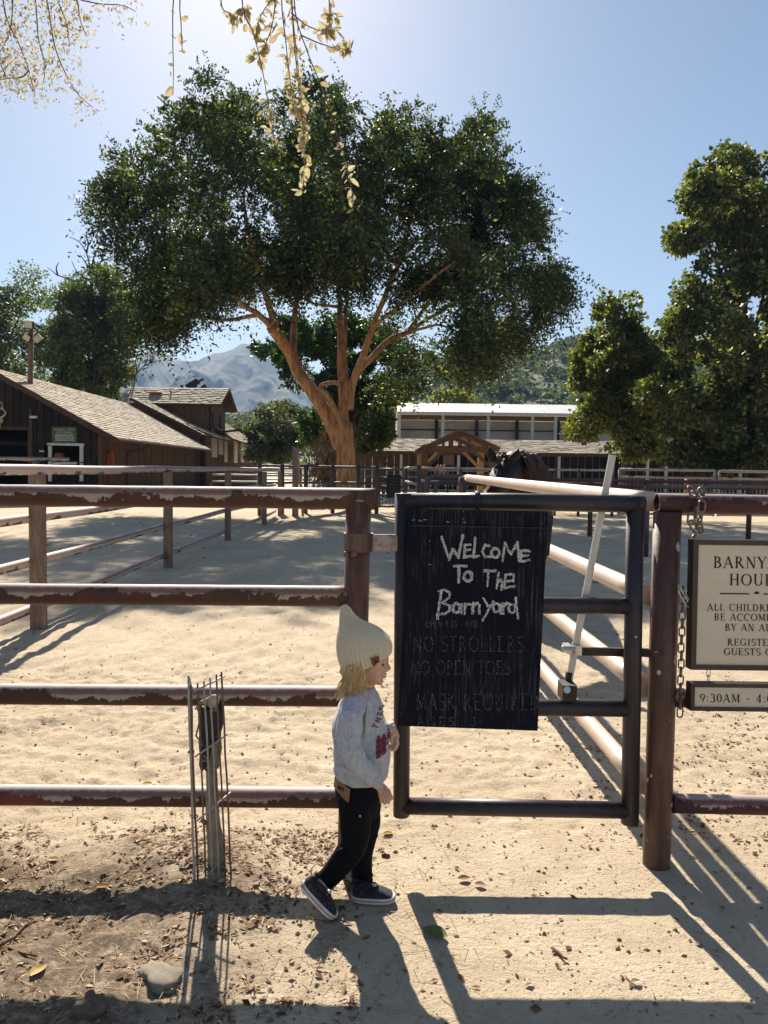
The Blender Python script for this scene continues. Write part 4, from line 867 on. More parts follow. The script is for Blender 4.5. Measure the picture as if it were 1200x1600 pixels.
for pth in ([(0, -60), (8, 20), (30, 70), (45, 110), (55, 150)], [(60, -70), (75, 10), (85, 70), (100, 110), (120, 145), (145, 168)], [(40, -70), (55, 0), (60, 60), (70, 100), (68, 130)], [(90, -60), (110, -10), (150, 5), (190, 8), (212, 18)], [(-20, -50), (-10, 60), (5, 110), (20, 130)], [(100, -60), (120, 0), (125, 30), (132, 50)], [(20, -60), (20, 0), (15, 50), (-5, 90)], [(70, -60), (90, 0), (105, 40), (108, 70)], [(45, 110), (35, 120), (15, 122), (0, 125)]):
    qv = catmull([W3(*q_) for q_ in pth], 24); b = MB(); b.tube(qv, [.005 - .003 * i / 24 for i in range(25)], 5); b.build('twig', m_vine, oh2, True)
    for i, q_ in enumerate(qv):
        for _ in range(11 if pth[0][0] < 95 and pth[0][1] < 0 and pth[0] != (90, -60) else 5):
            LP.append(np.array(q_) + rng.normal(0, .055, 3)); a = rng.normal(0, .7, 3); a[2] -= .6; LA.append(a); LS.append(rng.uniform(.015, .042))
link('leaves', fastmesh('leaves', leaf_quads(np.array(LP), np.array(LA), np.array(LS), .42, .12), 4, m_tan, wloc(oh2)), oh2, 'stuff')

# ------------------------------------------------------------------ air
m_haze = bpy.data.materials.new('haze'); m_haze.use_nodes = True; nt = m_haze.node_tree
for n_ in list(nt.nodes): nt.nodes.remove(n_)
o_ = nt.nodes.new('ShaderNodeOutputMaterial'); v_ = nt.nodes.new('ShaderNodeVolumePrincipled'); v_.inputs['Color'].default_value = (.38, .62, 1, 1); v_.inputs['Density'].default_value = .00024; v_.inputs['Anisotropy'].default_value = .0
nt.links.new(v_.outputs[0], o_.inputs['Volume'])
hb_ = MB().box((-6000, -800, -2), (6000, 10000, 420)); hb_.build('haze', m_haze, None, kind='stuff')
# ------------------------------------------------------------------ buildings
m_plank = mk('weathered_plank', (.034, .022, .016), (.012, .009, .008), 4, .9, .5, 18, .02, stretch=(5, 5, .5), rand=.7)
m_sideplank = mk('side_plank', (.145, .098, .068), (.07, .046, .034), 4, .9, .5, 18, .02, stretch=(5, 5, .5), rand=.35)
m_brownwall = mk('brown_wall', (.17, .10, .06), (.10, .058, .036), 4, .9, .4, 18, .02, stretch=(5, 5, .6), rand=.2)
m_trim = mk('dark_trim', (.09, .05, .032), (.05, .028, .02), 6, .8)
m_white = mk('white_paint', (.66, .62, .55), (.48, .44, .38), 5, .6)
m_int = mk('dark_interior', (.02, .015, .012), (.012, .01, .008), 3, .95)
m_pane = mk('window_blind', (.55, .50, .40), (.42, .38, .30), 3, .35, spec=.6)
def roof_mat(name, a, b_, c):
    m, nt, b = nodes(name); g = N(nt, 'ShaderNodeNewGeometry'); col = ramp(nt, g.outputs['Random Per Island'], [(0, a), (.5, b_), (1, c)])
    col = mix(nt, ramp(nt, noi(nt, coords(nt), 1.2, 4, .6), [(.4, (0, 0, 0)), (.7, (.45, .45, .45))]), col, a)
    nt.links.new(col, b.inputs['Base Color']); b.inputs['Roughness'].default_value = .9; return m
m_roof = roof_mat('old_shingle', (.35, .285, .21), (.40, .33, .245), (.45, .37, .28))
m_roof2 = roof_mat('grey_shingle', (.28, .235, .165), (.36, .31, .225), (.44, .38, .28))
def shingles(name, e0, e1, r0, r1, exp_, w, mat, parent, th=.03, jit=.03):
    """tapered shingles laid in courses from eave e0-e1 up to ridge r0-r1"""
    e0, e1, r0, r1 = [np.array(q, float) for q in (e0, e1, r0, r1)]
    L = np.linalg.norm((r0 + r1) / 2 - (e0 + e1) / 2); rows = max(2, int(L / exp_)); V_ = []
    nrm = np.cross(e1 - e0, r0 - e0); nrm /= np.linalg.norm(nrm); nrm = nrm if nrm[2] > 0 else -nrm
    for i in range(rows):
        u0, u1 = i / rows, (i + 1.15) / rows; a0 = e0 + (r0 - e0) * u0; b0 = e1 + (r1 - e1) * u0; a1 = e0 + (r0 - e0) * min(u1, 1); b1 = e1 + (r1 - e1) * min(u1, 1)
        W = np.linalg.norm(b0 - a0); k = max(1, int(W / w)); off = (i % 2) * .5
        edges = [max(0, min(1, (j - off + rng.uniform(-.12, .12)) / k)) for j in range(k + 2)]; edges[0] = 0; edges[-1] = 1
        for s0, s1 in zip(edges[:-1], edges[1:]):
            if s1 - s0 < .002: continue
            s1 -= .06 / k; l = th * rng.uniform(.7, 1.6); dn = (a0 - a1) / (np.linalg.norm(a0 - a1)) * rng.uniform(0, jit)
            p0 = a0 + (b0 - a0) * s0 + dn; p1 = a0 + (b0 - a0) * s1 + dn; p2 = a1 + (b1 - a1) * s1; p3 = a1 + (b1 - a1) * s0
            t0, t1 = p0 + nrm * l, p1 + nrm * l; t2, t3 = p2 + nrm * .006, p3 + nrm * .006
            V_.append([p0, p1, p2, p3, t0, t1, t2, t3])
    n = len(V_); V_ = np.array(V_).reshape(-1, 3); fi = []
    F_ = [(4, 5, 6, 7), (0, 1, 5, 4), (1, 2, 6, 5), (3, 0, 4, 7)]
    o = MB(); o.v = [tuple(p) for p in V_]; o.f = [tuple(8 * i + q for q in f) for i in range(n) for f in F_]; o.m = [0] * len(o.f)
    return o.build(name, mat, parent, kind='stuff')

# ---- barn at the left
bn = thing('timber_barn', 'long low barn of dark weathered boards with a pale shingle roof, left', 'barn', (-16.7, 33, 0))
Y0, Y1 = 33.0, 49.5; XW = -12.25; XE = -11.35; XR = -16.7; ZE = 2.70; ZR = 5.60; XL = -22.0
def rz(x): return ZR - (abs(x - XR)) * (ZR - ZE) / (XE - XR)
x = -17.2; k = 0
pw = .33
while x < XW - .05:
    x2 = min(x + pw, XW); z0 = 0.0
    if x2 < -15.15: z0 = 3.12
    elif -14.5 < x + .1 and x2 < -12.95 + .2: z0 = None
    g = .018; dy = random.uniform(-.006, .006)
    def pl(za, zb0, zb1):
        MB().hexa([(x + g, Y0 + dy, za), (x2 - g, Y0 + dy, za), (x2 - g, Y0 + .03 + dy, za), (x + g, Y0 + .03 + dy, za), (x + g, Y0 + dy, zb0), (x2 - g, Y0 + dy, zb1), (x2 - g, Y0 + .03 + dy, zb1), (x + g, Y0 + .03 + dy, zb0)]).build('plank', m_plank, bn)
    zt0, zt1 = rz(x) - .12, rz(x2) - .12
    if z0 is None: pl(0, 1.12, 1.12); pl(2.36, zt0, zt1)
    else: pl(z0, zt0, zt1)
    x = x2; k += 1
MB().box((XL, Y0 + .05, 0), (-17.25, Y0 + .12, 3.1)).prism([(XL, Y0 + .05, 3.1), (-17.25, Y0 + .05, 3.1), (-17.25, Y0 + .05, 5.2), (XL + .8, Y0 + .05, 3.1)], (0, .07, 0)).build('front_wall', m_plank, bn) if False else None
MB().box((XL, Y0 + .0, 0), (-17.3, Y0 + .06, 2.6)).build('front_wall', m_plank, bn)
MB().prism([(-17.9, Y0, 2.62), (-17.2, Y0, 2.62), (-17.2, Y0, rz(-17.2) - .12), (-17.9, Y0, rz(-17.9) - .12)], (0, .03, 0)).build('plank', m_plank, bn)
MB().box((-17.2, Y0 - .03, 3.0), (-15.1, Y0 + .05, 3.14)).build('lintel', m_trim, bn)
MB().beam((-15.12, Y0 - .03, 0), (-15.12, Y0 - .03, 3.9), .14, .08, (0, 1, 0)).build('door_post', m_trim, bn)
MB().box((XL, Y0 + .3, .02), (XW - .1, Y1 - .3, .05)).build('floor', m_int, bn)
MB().box((XL, Y0 + 5, 0), (XW - .1, Y0 + 5.1, 2.5)).build('inner_wall', m_int, bn)
MB().box((XL, Y0, 0), (XL + .1, Y1, 2.65)).build('far_side_wall', m_plank, bn)
MB().box((XL + .1, Y1 - .05, 0), (XW, Y1, 2.7)).prism([(XL + .1, Y1 - .05, 2.7), (XW, Y1 - .05, 2.7), (XR, Y1 - .05, 5.4)], (0, .05, 0)).build('back_wall', m_plank, bn)
y = Y0; 
while y < Y1 - .05:
    y2 = min(y + .30, Y1); dx = random.uniform(-.008, .008)
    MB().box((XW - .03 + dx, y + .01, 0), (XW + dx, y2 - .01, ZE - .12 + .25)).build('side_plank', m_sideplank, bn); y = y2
mb = MB(); y = Y0
while y < Y1: mb.box((XW + .005, y - .03, 0), (XW + .03, y + .03, ZE + .1)); y += .30
mb.build('batten', m_sideplank, bn, kind='stuff')
th = .10
MB().hexa([(XR, Y0 - .5, ZR - th), (XE, Y0 - .5, ZE - th), (XE, Y1 + .5, ZE - th), (XR, Y1 + .5, ZR - th), (XR, Y0 - .5, ZR), (XE, Y0 - .5, ZE), (XE, Y1 + .5, ZE), (XR, Y1 + .5, ZR)]).build('roof', m_trim, bn)
MB().hexa([(XL - .6, Y0 - .5, ZE - th - .1), (XR, Y0 - .5, ZR - th), (XR, Y1 + .5, ZR - th), (XL - .6, Y1 + .5, ZE - th - .1), (XL - .6, Y0 - .5, ZE - .1), (XR, Y0 - .5, ZR), (XR, Y1 + .5, ZR), (XL - .6, Y1 + .5, ZE - .1)]).build('roof', m_trim, bn)
shingles('shingles', (XE + .05, Y0 - .55, ZE + .0), (XE + .05, Y1 + .55, ZE + .0), (XR, Y0 - .55, ZR + .01), (XR, Y1 + .55, ZR + .01), .24, .26, m_roof, bn)
MB().beam((XR, Y0 - .55, ZR - .10), (XE + .05, Y0 - .55, ZE - .12), .05, .22, (0, 0, 1)).build('fascia', m_trim, bn)
MB().beam((XR, Y0 - .55, ZR - .10), (XL - .6, Y0 - .55, ZE - .22), .05, .22, (0, 0, 1)).build('fascia', m_trim, bn)
MB().tube([(XE + .06, Y0 - .5, ZE - .07), (XE + .06, Y1 + .5, ZE - .07)], .07, 8).build('gutter', m_trim, bn)
MB().tube([(XE + .04, 37.2, ZE - .12), (XE - .2, 37.0, ZE - .35), (XW + .08, 36.6, ZE - .5), (XW + .08, 36.4, ZE - .8), (XW + .08, 36.4, .2)], .045, 8).build('downpipe', m_trim, bn)
def F3(px, py, d=0): p = P(px, py, Y0); return Vector((p.x, Y0 - d, p.z))
fr = MB(); 
for (a, b, nm) in (((79, 697), (79, 752), 'jamb'), ((128, 697), (128, 752), 'jamb')): MB().beam(F3(*a, .04), F3(*b, .04), .14, .08, (0, 1, 0)).build('window_frame', m_white, bn)
MB().beam(F3(75, 694, .05), F3(132, 695, .05), .13, .10, (0, 0, 1)).build('window_frame', m_white, bn)
MB().beam(F3(84, 724, .06), F3(121, 724, .06), .16, .10, (0, 0, 1)).build('window_sill', m_white, bn)
MB().box(F3(84, 718, -.3), F3(96, 708, -.1)).build('window_box', mk('redbox', (.25, .09, .05)), bn)
MB().tube([F3(55, 665, .03), F3(100, 664, .03), F3(140, 668, .03)], .012, 4).build('cable', m_blackm, bn)
MB().beam(F3(49, 652, .1), F3(60, 652, .1), .12, .10).build('wall_lamp', m_alu, bn)
MB().beam(F3(63, 705, .06), F3(70, 705, .06), .08, .06).build('letter_tray', m_alu, bn)
# things on the barn
sg = thing('green_sign', 'small green painted notice board with white lettering on the barn front', 'sign', F3(82, 694, .06))
MB().box(F3(82, 694, .04), F3(121, 667, .07)).build('panel', mk('green_paint', (.075, .115, .05), (.05, .08, .035), 4, .6), sg)
q = []
for (tx, yy_, h_) in (('BOARDING CATTLE', 672.6, 2.4), ('IN THE CORRAL', 676.6, 2.2)): q += text_quads(tx, 101.5, -yy_, h_, .12, mono=.16)
for i in range(6):
    x_ = 87.5
    while x_ < 114: l = rng.uniform(1.5, 4.5); y_ = -(679 + i * 2.0); q.append([np.array(v) for v in ((x_, y_), (x_ + l, y_), (x_ + l, y_ + 1.0), (x_, y_ + 1.0))]); x_ += l + .9
V_ = put_quads(q, lambda a, b: F3(a, -b, .076), Vector((0, -1, 0)), .001, .00001)
link('lettering', fastmesh('lettering', np.array(V_), 4, mk('sign_white', (.62, .62, .52)), wloc(sg)), sg, 'stuff')
sk_ = thing('antler_skull', 'pale antlered animal skull mounted above the dark barn doorway', 'skull', F3(4, 668, .1))
m_bone = mk('bone', (.52, .45, .34), (.34, .28, .2), 6, .7)
s = MB(); c = F3(3, 660, .2); s.ell(c + Vector((0, 0, .08)), (.16, .14, .16), 14, 10).ell(c - Vector((0, .1, .16)), (.09, .12, .2), 12, 8); s.build('skull', m_bone, sk_, True)
for path in ([(5, 654), (12, 649), (13, 644), (9, 640), (7, 630), (5, 628)], [(1, 654), (-6, 649), (-8, 644), (-5, 638), (-3, 629)], [(9, 640), (4, 638.5), (0, 639)], [(-6, 642), (-1, 640)]):
    b = MB(); limb(b, [F3(x_, y_, .25) for x_, y_ in path], .045, .018, 7, 10); b.build('antler', m_bone, sk_, True)
hs = thing('coiled_hose', 'orange coiled hose hanging on the side wall of the barn', 'hose', (XW + .1, 33.9, 1.5))
m_hose = mk('orange_hose', (.40, .085, .025), (.28, .05, .02), 8, .5)
for i in range(5):
    c = Vector((XW + .09 + .03 * i, 33.95, 1.75 - .03 * i)); MB().tube([c + Vector((random.uniform(-.02, .02), math.cos(a) * (.26 + .02 * i), math.sin(a) * (.42 + .03 * i))) for a in np.linspace(0, 6.283, 22)[:-1]], .025, 6, closed=True).build('coil', m_hose, hs, True)
MB().tube([(XW + .12, 33.9, 1.3), (XW + .13, 34.1, .8), (XW + .12, 33.95, .1)], .025, 6).build('loose_end', m_hose, hs, True)
MB().tube([(XW + .03, 33.95, 2.16), (XW + .24, 33.95, 2.16)], .02, 6).build('hook', m_blackm, hs)
# flood lights on a timber pole by the barn
pY = 34.5; pp = P(47, 606, pY); lp = thing('floodlight_pole', 'timber pole with three floodlights rising through the left barn roof', 'light pole', (pp.x, pY, 0))
ptop = P(49, 512, pY)
MB().tube([(pp.x, pY, 0), (pp.x, pY, pp.z), (ptop.x, pY, ptop.z)], [.13, .12, .10], 12).build('pole', mk('pole_wood', (.26, .17, .10), (.14, .085, .055), 4, .85, stretch=(4, 4, .5)), lp, True)
for (px, py, w, h, tilt) in ((46, 507, .36, .32, .15), (43.5, 527, .34, .30, .6), (59, 529, .34, .30, -.7)):
    c = P(px, py, pY - .15); rot = Matrix.Rotation(tilt, 3, 'Y') @ Matrix.Rotation(.35, 3, 'X')
    hx, hy, hz_ = w / 2, .11, h / 2
    def bx_(sx, d0, d1): return [c + rot @ Vector((a * hx * sx, d, b * hz_ * sx)) for d in (d0, d1) for a, b in ((-1, -1), (1, -1), (1, 1), (-1, 1))]
    MB().hexa(bx_(1, -.09, .09)).build('floodlight', m_trim, lp); MB().hexa(bx_(.88, -.105, -.092)).build('floodlight_glass', m_pane, lp)
MB().beam(P(42, 531, pY - .02), P(60, 532, pY - .02), .06, .06).beam(P(49, 521, pY), P(49, 507, pY), .05, .05, (0, 1, 0)).build('bracket', m_trim, lp)

# ---- farmhouse behind
fh = thing('farmhouse', 'brown timber farmhouse with a raised shingled upper storey and tall pale windows', 'house', (-14, 52, 0))
YH = 55.0
def H3(px, py, Y=YH): p = P(px, py, Y); return Vector((p.x, Y, p.z))
el, er = H3(182, 628), H3(338, 633); rl_, rr_ = H3(197, 602, 58), H3(349, 606, 58)
zE, zR = (el.z + er.z) / 2, (rl_.z + rr_.z) / 2 - .1; xl, xr = el.x, er.x + .25
MB().hexa([(xl, YH, zE - .15), (xr, YH, zE - .15), (xr, 58, zR - .12), (xl, 58, zR - .12), (xl, YH, zE), (xr, YH, zE), (xr, 58, zR), (xl, 58, zR)]).build('roof', m_trim, fh)
MB().hexa([(xl, 61, zE - .15), (xr, 61, zE - .15), (xr, 58, zR - .12), (xl, 58, zR - .12), (xl, 61, zE), (xr, 61, zE), (xr, 58, zR), (xl, 58, zR)]).build('roof', m_trim, fh)
shingles('shingles', (xl - .03, YH - .06, zE), (xr + .05, YH - .06, zE), (xl - .03, 58, zR + .01), (xr + .05, 58, zR + .01), .34, .36, m_roof2, fh, .05, .06)
MB().beam((xr + .06, YH - .1, zE - .08), (xr + .06, 58, zR - .05), .06, .22).build('barge_board', mk('red_trim', (.20, .07, .045), (.12, .05, .03)), fh)
MB().beam((xr + .06, 61.1, zE - .08), (xr + .06, 58, zR - .05), .06, .22).build('barge_board', mk('red_trim2', (.20, .07, .045), (.12, .05, .03)), fh)
wl_, wr_ = xl + .3, xr - .75
x = wl_
while x < wr_: MB().box((x + .01, YH + .5, 0), (min(x + .28, wr_) - .01, YH + .55, zE - .02)).build('wall_board', m_brownwall, fh); x += .28
MB().prism([(wr_, YH + .5, 0), (wr_, 60.5, 0), (wr_, 60.5, zE), (wr_, 58, zR - .2), (wr_, YH + .5, zE)], (-.1, 0, 0)).build('gable_wall', m_brownwall, fh)
MB().box((wl_, 60.4, 0), (wr_ - .1, 60.5, zE)).build('back_wall', m_brownwall, fh)
for dy in (1.0, 3.6): MB().beam((wr_ + .02, YH + dy, zE - 1.7), (wr_ + .02, YH + dy, zE - .5), .05, .35, (0, 1, 0)).build('window', m_int, fh)
vt = H3(244, 612, 56.6); MB().box((vt.x - .42, 56.3, vt.z - .5), (vt.x + .42, 56.8, vt.z - .2)).ell((vt.x, 56.5, vt.z - .12), (.5, .3, .14), 12, 6).build('roof_vent', mk('vent', (.35, .12, .06), (.2, .07, .04)), fh)
st2 = H3(267, 618, 56.5); MB().tube([(st2.x, 56.5, st2.z - .2), (st2.x, 56.5, st2.z + .35)], .05, 8).build('flue', m_trim, fh)
cm = H3(312, 601, 62); MB().tube([(cm.x, 60.2, cm.z - 2.2), (cm.x, 60.2, cm.z - .3)], .25, 10).beam((cm.x - .55, 60.2, cm.z - .45), (cm.x + .35, 60.2, cm.z + .1), .5, .42).beam((cm.x + .1, 60.2, cm.z - .1), (cm.x + .75, 60.2, cm.z + .25), .45, .12).beam((cm.x + .5, 60.2, cm.z - .6), (cm.x + .95, 60.2, cm.z - .25), .3, .3).beam((cm.x - .95, 60.2, cm.z - .7), (cm.x - .95, 60.2, cm.z - .25), .2, .2, (0, 1, 0)).build('chimney_cowl', m_blackm, fh)
# lean-to roofs stepping down to the right
def roofq(pa, pb, pc, pd, name='roof', mat=None, sh=.3):
    th_ = Vector((0, 0, .1)); MB().hexa([pa - th_, pb - th_, pc - th_, pd - th_, pa, pb, pc, pd]).build(name, m_trim, fh); shingles('shingles', pa, pb, pd, pc, sh, .34, mat or m_roof, fh, .035)
A, B, C, D = H3(323, 680, 51.5), H3(336, 683, 56.5), H3(228, 628, 54.6), H3(214, 626, 51.6)
roofq(Vector((A.x, 50.2, A.z)), Vector((A.x, 55.45, A.z)), Vector((D.x, 55.45, D.z + .1)), Vector((D.x, 50.2, D.z + .1)))
MB().beam((D.x, 50.12, D.z - .0), (A.x, 50.12, A.z - .05), .06, .2).build('fascia', m_trim, fh)
MB().prism([(D.x + .3, 51.6, 0), (A.x - .5, 51.6, 0), (A.x - .5, 51.6, A.z + .1), (D.x + .3, 51.6, D.z - .2)], (0, .08, 0)).build('lean_to_wall', m_brownwall, fh)
XS = A.x - .45
# long side wing with windows, running away
yw0, yw1 = 51.6, 77.0
XW2 = -13.0
x0_ = P(316, 700, 52).x; 
def wingx(y): return P(322, 700, 51.6).x + (y - 51.6) * ((P(398, 700, 75).x - P(322, 700, 51.6).x) / 23.4)
MB().prism([(wingx(yw0), yw0, 0), (wingx(yw1), yw1, 0), (wingx(yw1), yw1, 3.35), (wingx(yw0), yw0, 3.9)], (-.12, 0, 0)).build('side_wall', m_brownwall, fh)
mb = MB(); y = yw0
while y < yw1: mb.box((wingx(y), y - .04, 0), (wingx(y) + .03, y + .04, 3.3)); y += .5
mb.build('batten', m_brownwall, fh, kind='stuff')
MB().prism([(wingx(yw1) - .1, yw1, 0), (wingx(yw1) - 6, yw1, 0), (wingx(yw1) - 6, yw1, 3.8), (wingx(yw1) - .1, yw1, 3.3)], (0, .1, 0)).build('end_wall', m_brownwall, fh)
for (pxa, pxb, pya, pyb) in ((330, 337, 683, 714), (341, 346.5, 680, 710), (349.5, 353.5, 686, 722), (364.5, 369, 688, 723), (375.5, 379.5, 690, 722), (388.5, 392.5, 702, 722), (395.5, 398.5, 703, 722)):
    # find where on the wing wall this pixel column lies
    def yat(px):
        lo, hi = yw0, yw1
        for _ in range(40):
            mid_ = (lo + hi) / 2; lo, hi = (mid_, hi) if P(px, 700, mid_).x < wingx(mid_) else (lo, mid_)
        return lo
    def yat(px):
        d = ray(px, 700); a = wingx(0); k_ = wingx(1) - wingx(0); return a / (d.x / d.y - k_)
    ya_, yb_ = yat(pxa), yat(pxb)
    ya_, yb_ = sorted((ya_, yb_)); za = P(pxa, pyb, ya_).z; zb = P(pxa, pya, ya_).z
    if yb_ > yw1 + 1 or ya_ < yw0 - 2: continue
    w_ = MB().box((wingx(ya_) + .01, ya_, za), (wingx(ya_) + .07, yb_, zb)).build('window', m_white, fh)
    pn_ = MB().box((wingx(ya_) + .072, ya_ + .1, za + .1), (wingx(ya_) + .085, yb_ - .1, zb - .1)).build('pane', m_pane, None); pn_.parent = w_; pn_.location = Vector((0, 0, 0)) - wloc(fh)
e0, e1 = H3(350, 668, 58), H3(409, 697, 78)
zt = 3.45
roofq(Vector((wingx(57) + .7, 57, 3.75)), Vector((wingx(77.5) + .7, 77.5, 3.45)), Vector((wingx(77.5) - 3.2, 77.5, 6.0)), Vector((wingx(57) - 3.2, 57, 6.4)))
roofq(Vector((wingx(51.4) + .75, 51.3, 3.55)), Vector((wingx(56.8) + .75, 56.9, 3.55)), Vector((wingx(56.8) - 1.5, 56.9, 4.5)), Vector((wingx(51.4) - 1.5, 51.3, 4.5)))
MB().beam((wingx(57) - .1, 57.1, 4.15), (wingx(57) + 1.5, 57.1, 4.35), .6, .12).build('canopy', m_trim, fh)
MB().tube([(wingx(73) + .6, 73, 0), (wingx(73) + .6, 73, 4.4)], .04, 6).ell((wingx(73) + .6, 73, 4.5), (.5, .5, .25), 12, 6).build('vent_cap', m_blackm, fh)

# ---- metal barn (right) with the long low stable in front of it
mbn = thing('metal_barn', 'tall open fronted metal barn with a bright white roof, behind the stable', 'barn', (P(620, 730, 74).x, 74, 0))
YM = 74.0
def M3(px, py, Y=YM): p = P(px, py, Y); return Vector((p.x, Y, p.z))
xl, xr = M3(621, 645).x, M3(1150, 645).x; z1 = M3(621, 643).z; z2 = M3(621, 629.5, YM + 5).z
m_wroof = mk('white_roof', (.74, .72, .69), (.60, .57, .53), 1.2, .4, stretch=(3, .3, 1), spec=.5)
mb = MB(); n = 150
prof = []
for i in range(n + 1):
    xx_ = xl + (xr - xl) * i / n; prof.append((xx_, .012 if i % 2 else 0))
rings = [[Vector((a, YM - .3, z1 + b)) for a, b in prof], [Vector((a, YM + 5, z2 + b)) for a, b in prof]]
mb.add([p for r_ in rings for p in r_], [(i, i + 1, n + 2 + i, n + 1 + i) for i in range(n)])
rings = [[Vector((a, YM + 5, z2 + b)) for a, b in prof], [Vector((a, YM + 12, z1 + b - .3)) for a, b in prof]]
mb.add([p for r_ in rings for p in r_], [(i, i + 1, n + 2 + i, n + 1 + i) for i in range(n)])
mb.build('roof', m_wroof, mbn)
MB().box((xl, YM - .35, z1 - .28), (xr, YM - .25, z1 - .02)).build('gutter', m_white, mbn)
MB().box((xl, YM - .05, z1 - .75), (xr, YM + .05, z1 - .3)).build('eave_beam', m_brownwall, mbn)
m_sheet = mk('metal_sheet', (.55, .54, .50), (.44, .43, .41), 3, .6, .3, 9, .05, stretch=(8, 1, .2))
zt = M3(700, 655, YM + 3).z
xs_ = xl + .3; 
while xs_ < xr: 
    MB().box((xs_, YM + 3, .1), (min(xs_ + 1.0, xr) - .02, YM + 3.05, z1 - .6)).build('sheet', m_sheet, mbn); xs_ += 1.0
MB().box((xl, YM + 2.9, M3(700, 672, YM + 3).z - .06), (xr, YM + 2.98, M3(700, 672, YM + 3).z + .06)).build('girt', m_blackm, mbn)
for px in (624, 692, 763, 832, 868, 903, 975): MB().box((M3(px, 660).x - .14, YM - .1, 0), (M3(px, 660).x + .14, YM + .2, z1 - .3)).build('post', m_white if px not in (868,) else m_white, mbn)
for px in (682, 745, 808, 872): MB().box((M3(px, 660, YM + 2.7).x - .16, YM + 2.6, 0), (M3(px, 660, YM + 2.7).x + .16, YM + 2.8, z1 - .5)).build('column', m_blackm, mbn)
MB().box((xl, YM, 0), (xl + .08, YM + 12, z1 - .4)).build('end_wall', m_sheet, mbn)
sb = thing('stable_block', 'long low stable with a brown shingled roof and dark open stalls', 'stable', (P(590, 730, 60).x, 60, 0))
YS_ = 60.0
def S3(px, py, Y=YS_): p = P(px, py, Y); return Vector((p.x, Y, p.z))
xl, xr = S3(545, 705).x, S3(1290, 705).x; z1 = S3(620, 705).z; z2 = S3(620, 685.5, YS_ + 6).z
MB().hexa([(xl, YS_, z1 - .12), (xr, YS_, z1 - .12), (xr, YS_ + 6, z2 - .12), (xl, YS_ + 6, z2 - .12), (xl, YS_, z1), (xr, YS_, z1), (xr, YS_ + 6, z2), (xl, YS_ + 6, z2)]).build('roof', m_trim, sb)
shingles('shingles', (xl, YS_ - .05, z1), (xr, YS_ - .05, z1), (xl, YS_ + 6, z2), (xr, YS_ + 6, z2), .45, .5, m_roof, sb, .05)
MB().box((xl, YS_ - .08, z1 - .25), (xr, YS_ - .02, z1 - .02)).build('fascia', m_trim, sb)
x = xl; 
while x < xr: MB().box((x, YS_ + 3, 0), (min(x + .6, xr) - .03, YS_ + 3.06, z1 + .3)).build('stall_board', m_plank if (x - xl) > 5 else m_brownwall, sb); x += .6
for px in (627, 717, 875, 1014, 1043, 1100, 1160): MB().box((S3(px, 715).x - .10, YS_ + .2, 0), (S3(px, 715).x + .10, YS_ + .4, z1 - .1)).build('post', m_white, sb)
c = S3(701, 717, YS_ + 2.8); MB().box((c.x - .45, YS_ + 2.8, c.z - .5), (c.x + .45, YS_ + 2.95, c.z + .5)).build('notice', mk('pinkish', (.3, .2, .15), (.4, .3, .25)), sb)
for (px, col_) in ((1060, (.35, .08, .05)), (1112, (.05, .08, .2))): c = S3(px, 735, 52); MB().tube([(c.x, 52, .0), (c.x, 52, 1.55)], .45, 14).build('barrel', mk('barrel', col_), None) if False else None

# ---- timber pavilion
YP = 40.0
pv = thing('timber_pavilion', 'brown timber frame pavilion with an open gable roof, beyond the pens', 'pavilion', (P(715, 730, YP).x, YP, 0))
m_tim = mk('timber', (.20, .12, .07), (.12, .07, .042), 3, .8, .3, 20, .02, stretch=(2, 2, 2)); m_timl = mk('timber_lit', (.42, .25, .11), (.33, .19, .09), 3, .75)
def V4(px, py, dy=0): p = P(px, py, YP + dy); return Vector((p.x, YP + dy, p.z))
ap, elp, erp = V4(718, 671), V4(652, 701), V4(780, 699)
dpt = Vector((0, 4.5, 0))
for (a, b) in ((ap, elp), (ap, erp)):
    MB().hexa([a - Vector((0, .4, .10)), b - Vector((0, .4, .10)), b + dpt + Vector((0, .4, -.10)), a + dpt + Vector((0, .4, -.10)), a - Vector((0, .4, 0)), b - Vector((0, .4, 0)), b + dpt + Vector((0, .4, 0)), a + dpt + Vector((0, .4, 0))]).build('roof', m_tim, pv)
    for k in (0, 1):
        o = dpt * k; MB().beam(a + o - Vector((0, .05, .22)), b + o - Vector((0, .05, .16)), .12, .22).build('rafter', m_tim, pv)
tie_l, tie_r = V4(662, 700), V4(771, 700)
for k in (0, 1):
    o = dpt * k
    MB().beam(tie_l + o, tie_r + o, .16, .22).build('tie_beam', m_tim, pv)
    for px, t0 in ((703, 681), (718, 675), (733, 681)): MB().beam(V4(px, 699) + o, V4(px, t0 + 1) + o, .14, .16, (0, 1, 0)).build('king_post', m_tim, pv)
    for px, sgn_ in ((664, 1), (769, -1)):
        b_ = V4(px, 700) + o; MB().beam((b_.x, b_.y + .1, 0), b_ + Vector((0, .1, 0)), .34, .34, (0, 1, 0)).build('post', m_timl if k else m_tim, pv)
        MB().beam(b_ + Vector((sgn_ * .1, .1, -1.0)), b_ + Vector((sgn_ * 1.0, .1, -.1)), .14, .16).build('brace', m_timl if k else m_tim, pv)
for px in (664, 769): MB().beam(V4(px, 697) , V4(px, 697) + dpt, .14, .2).build('side_beam', m_tim, pv)

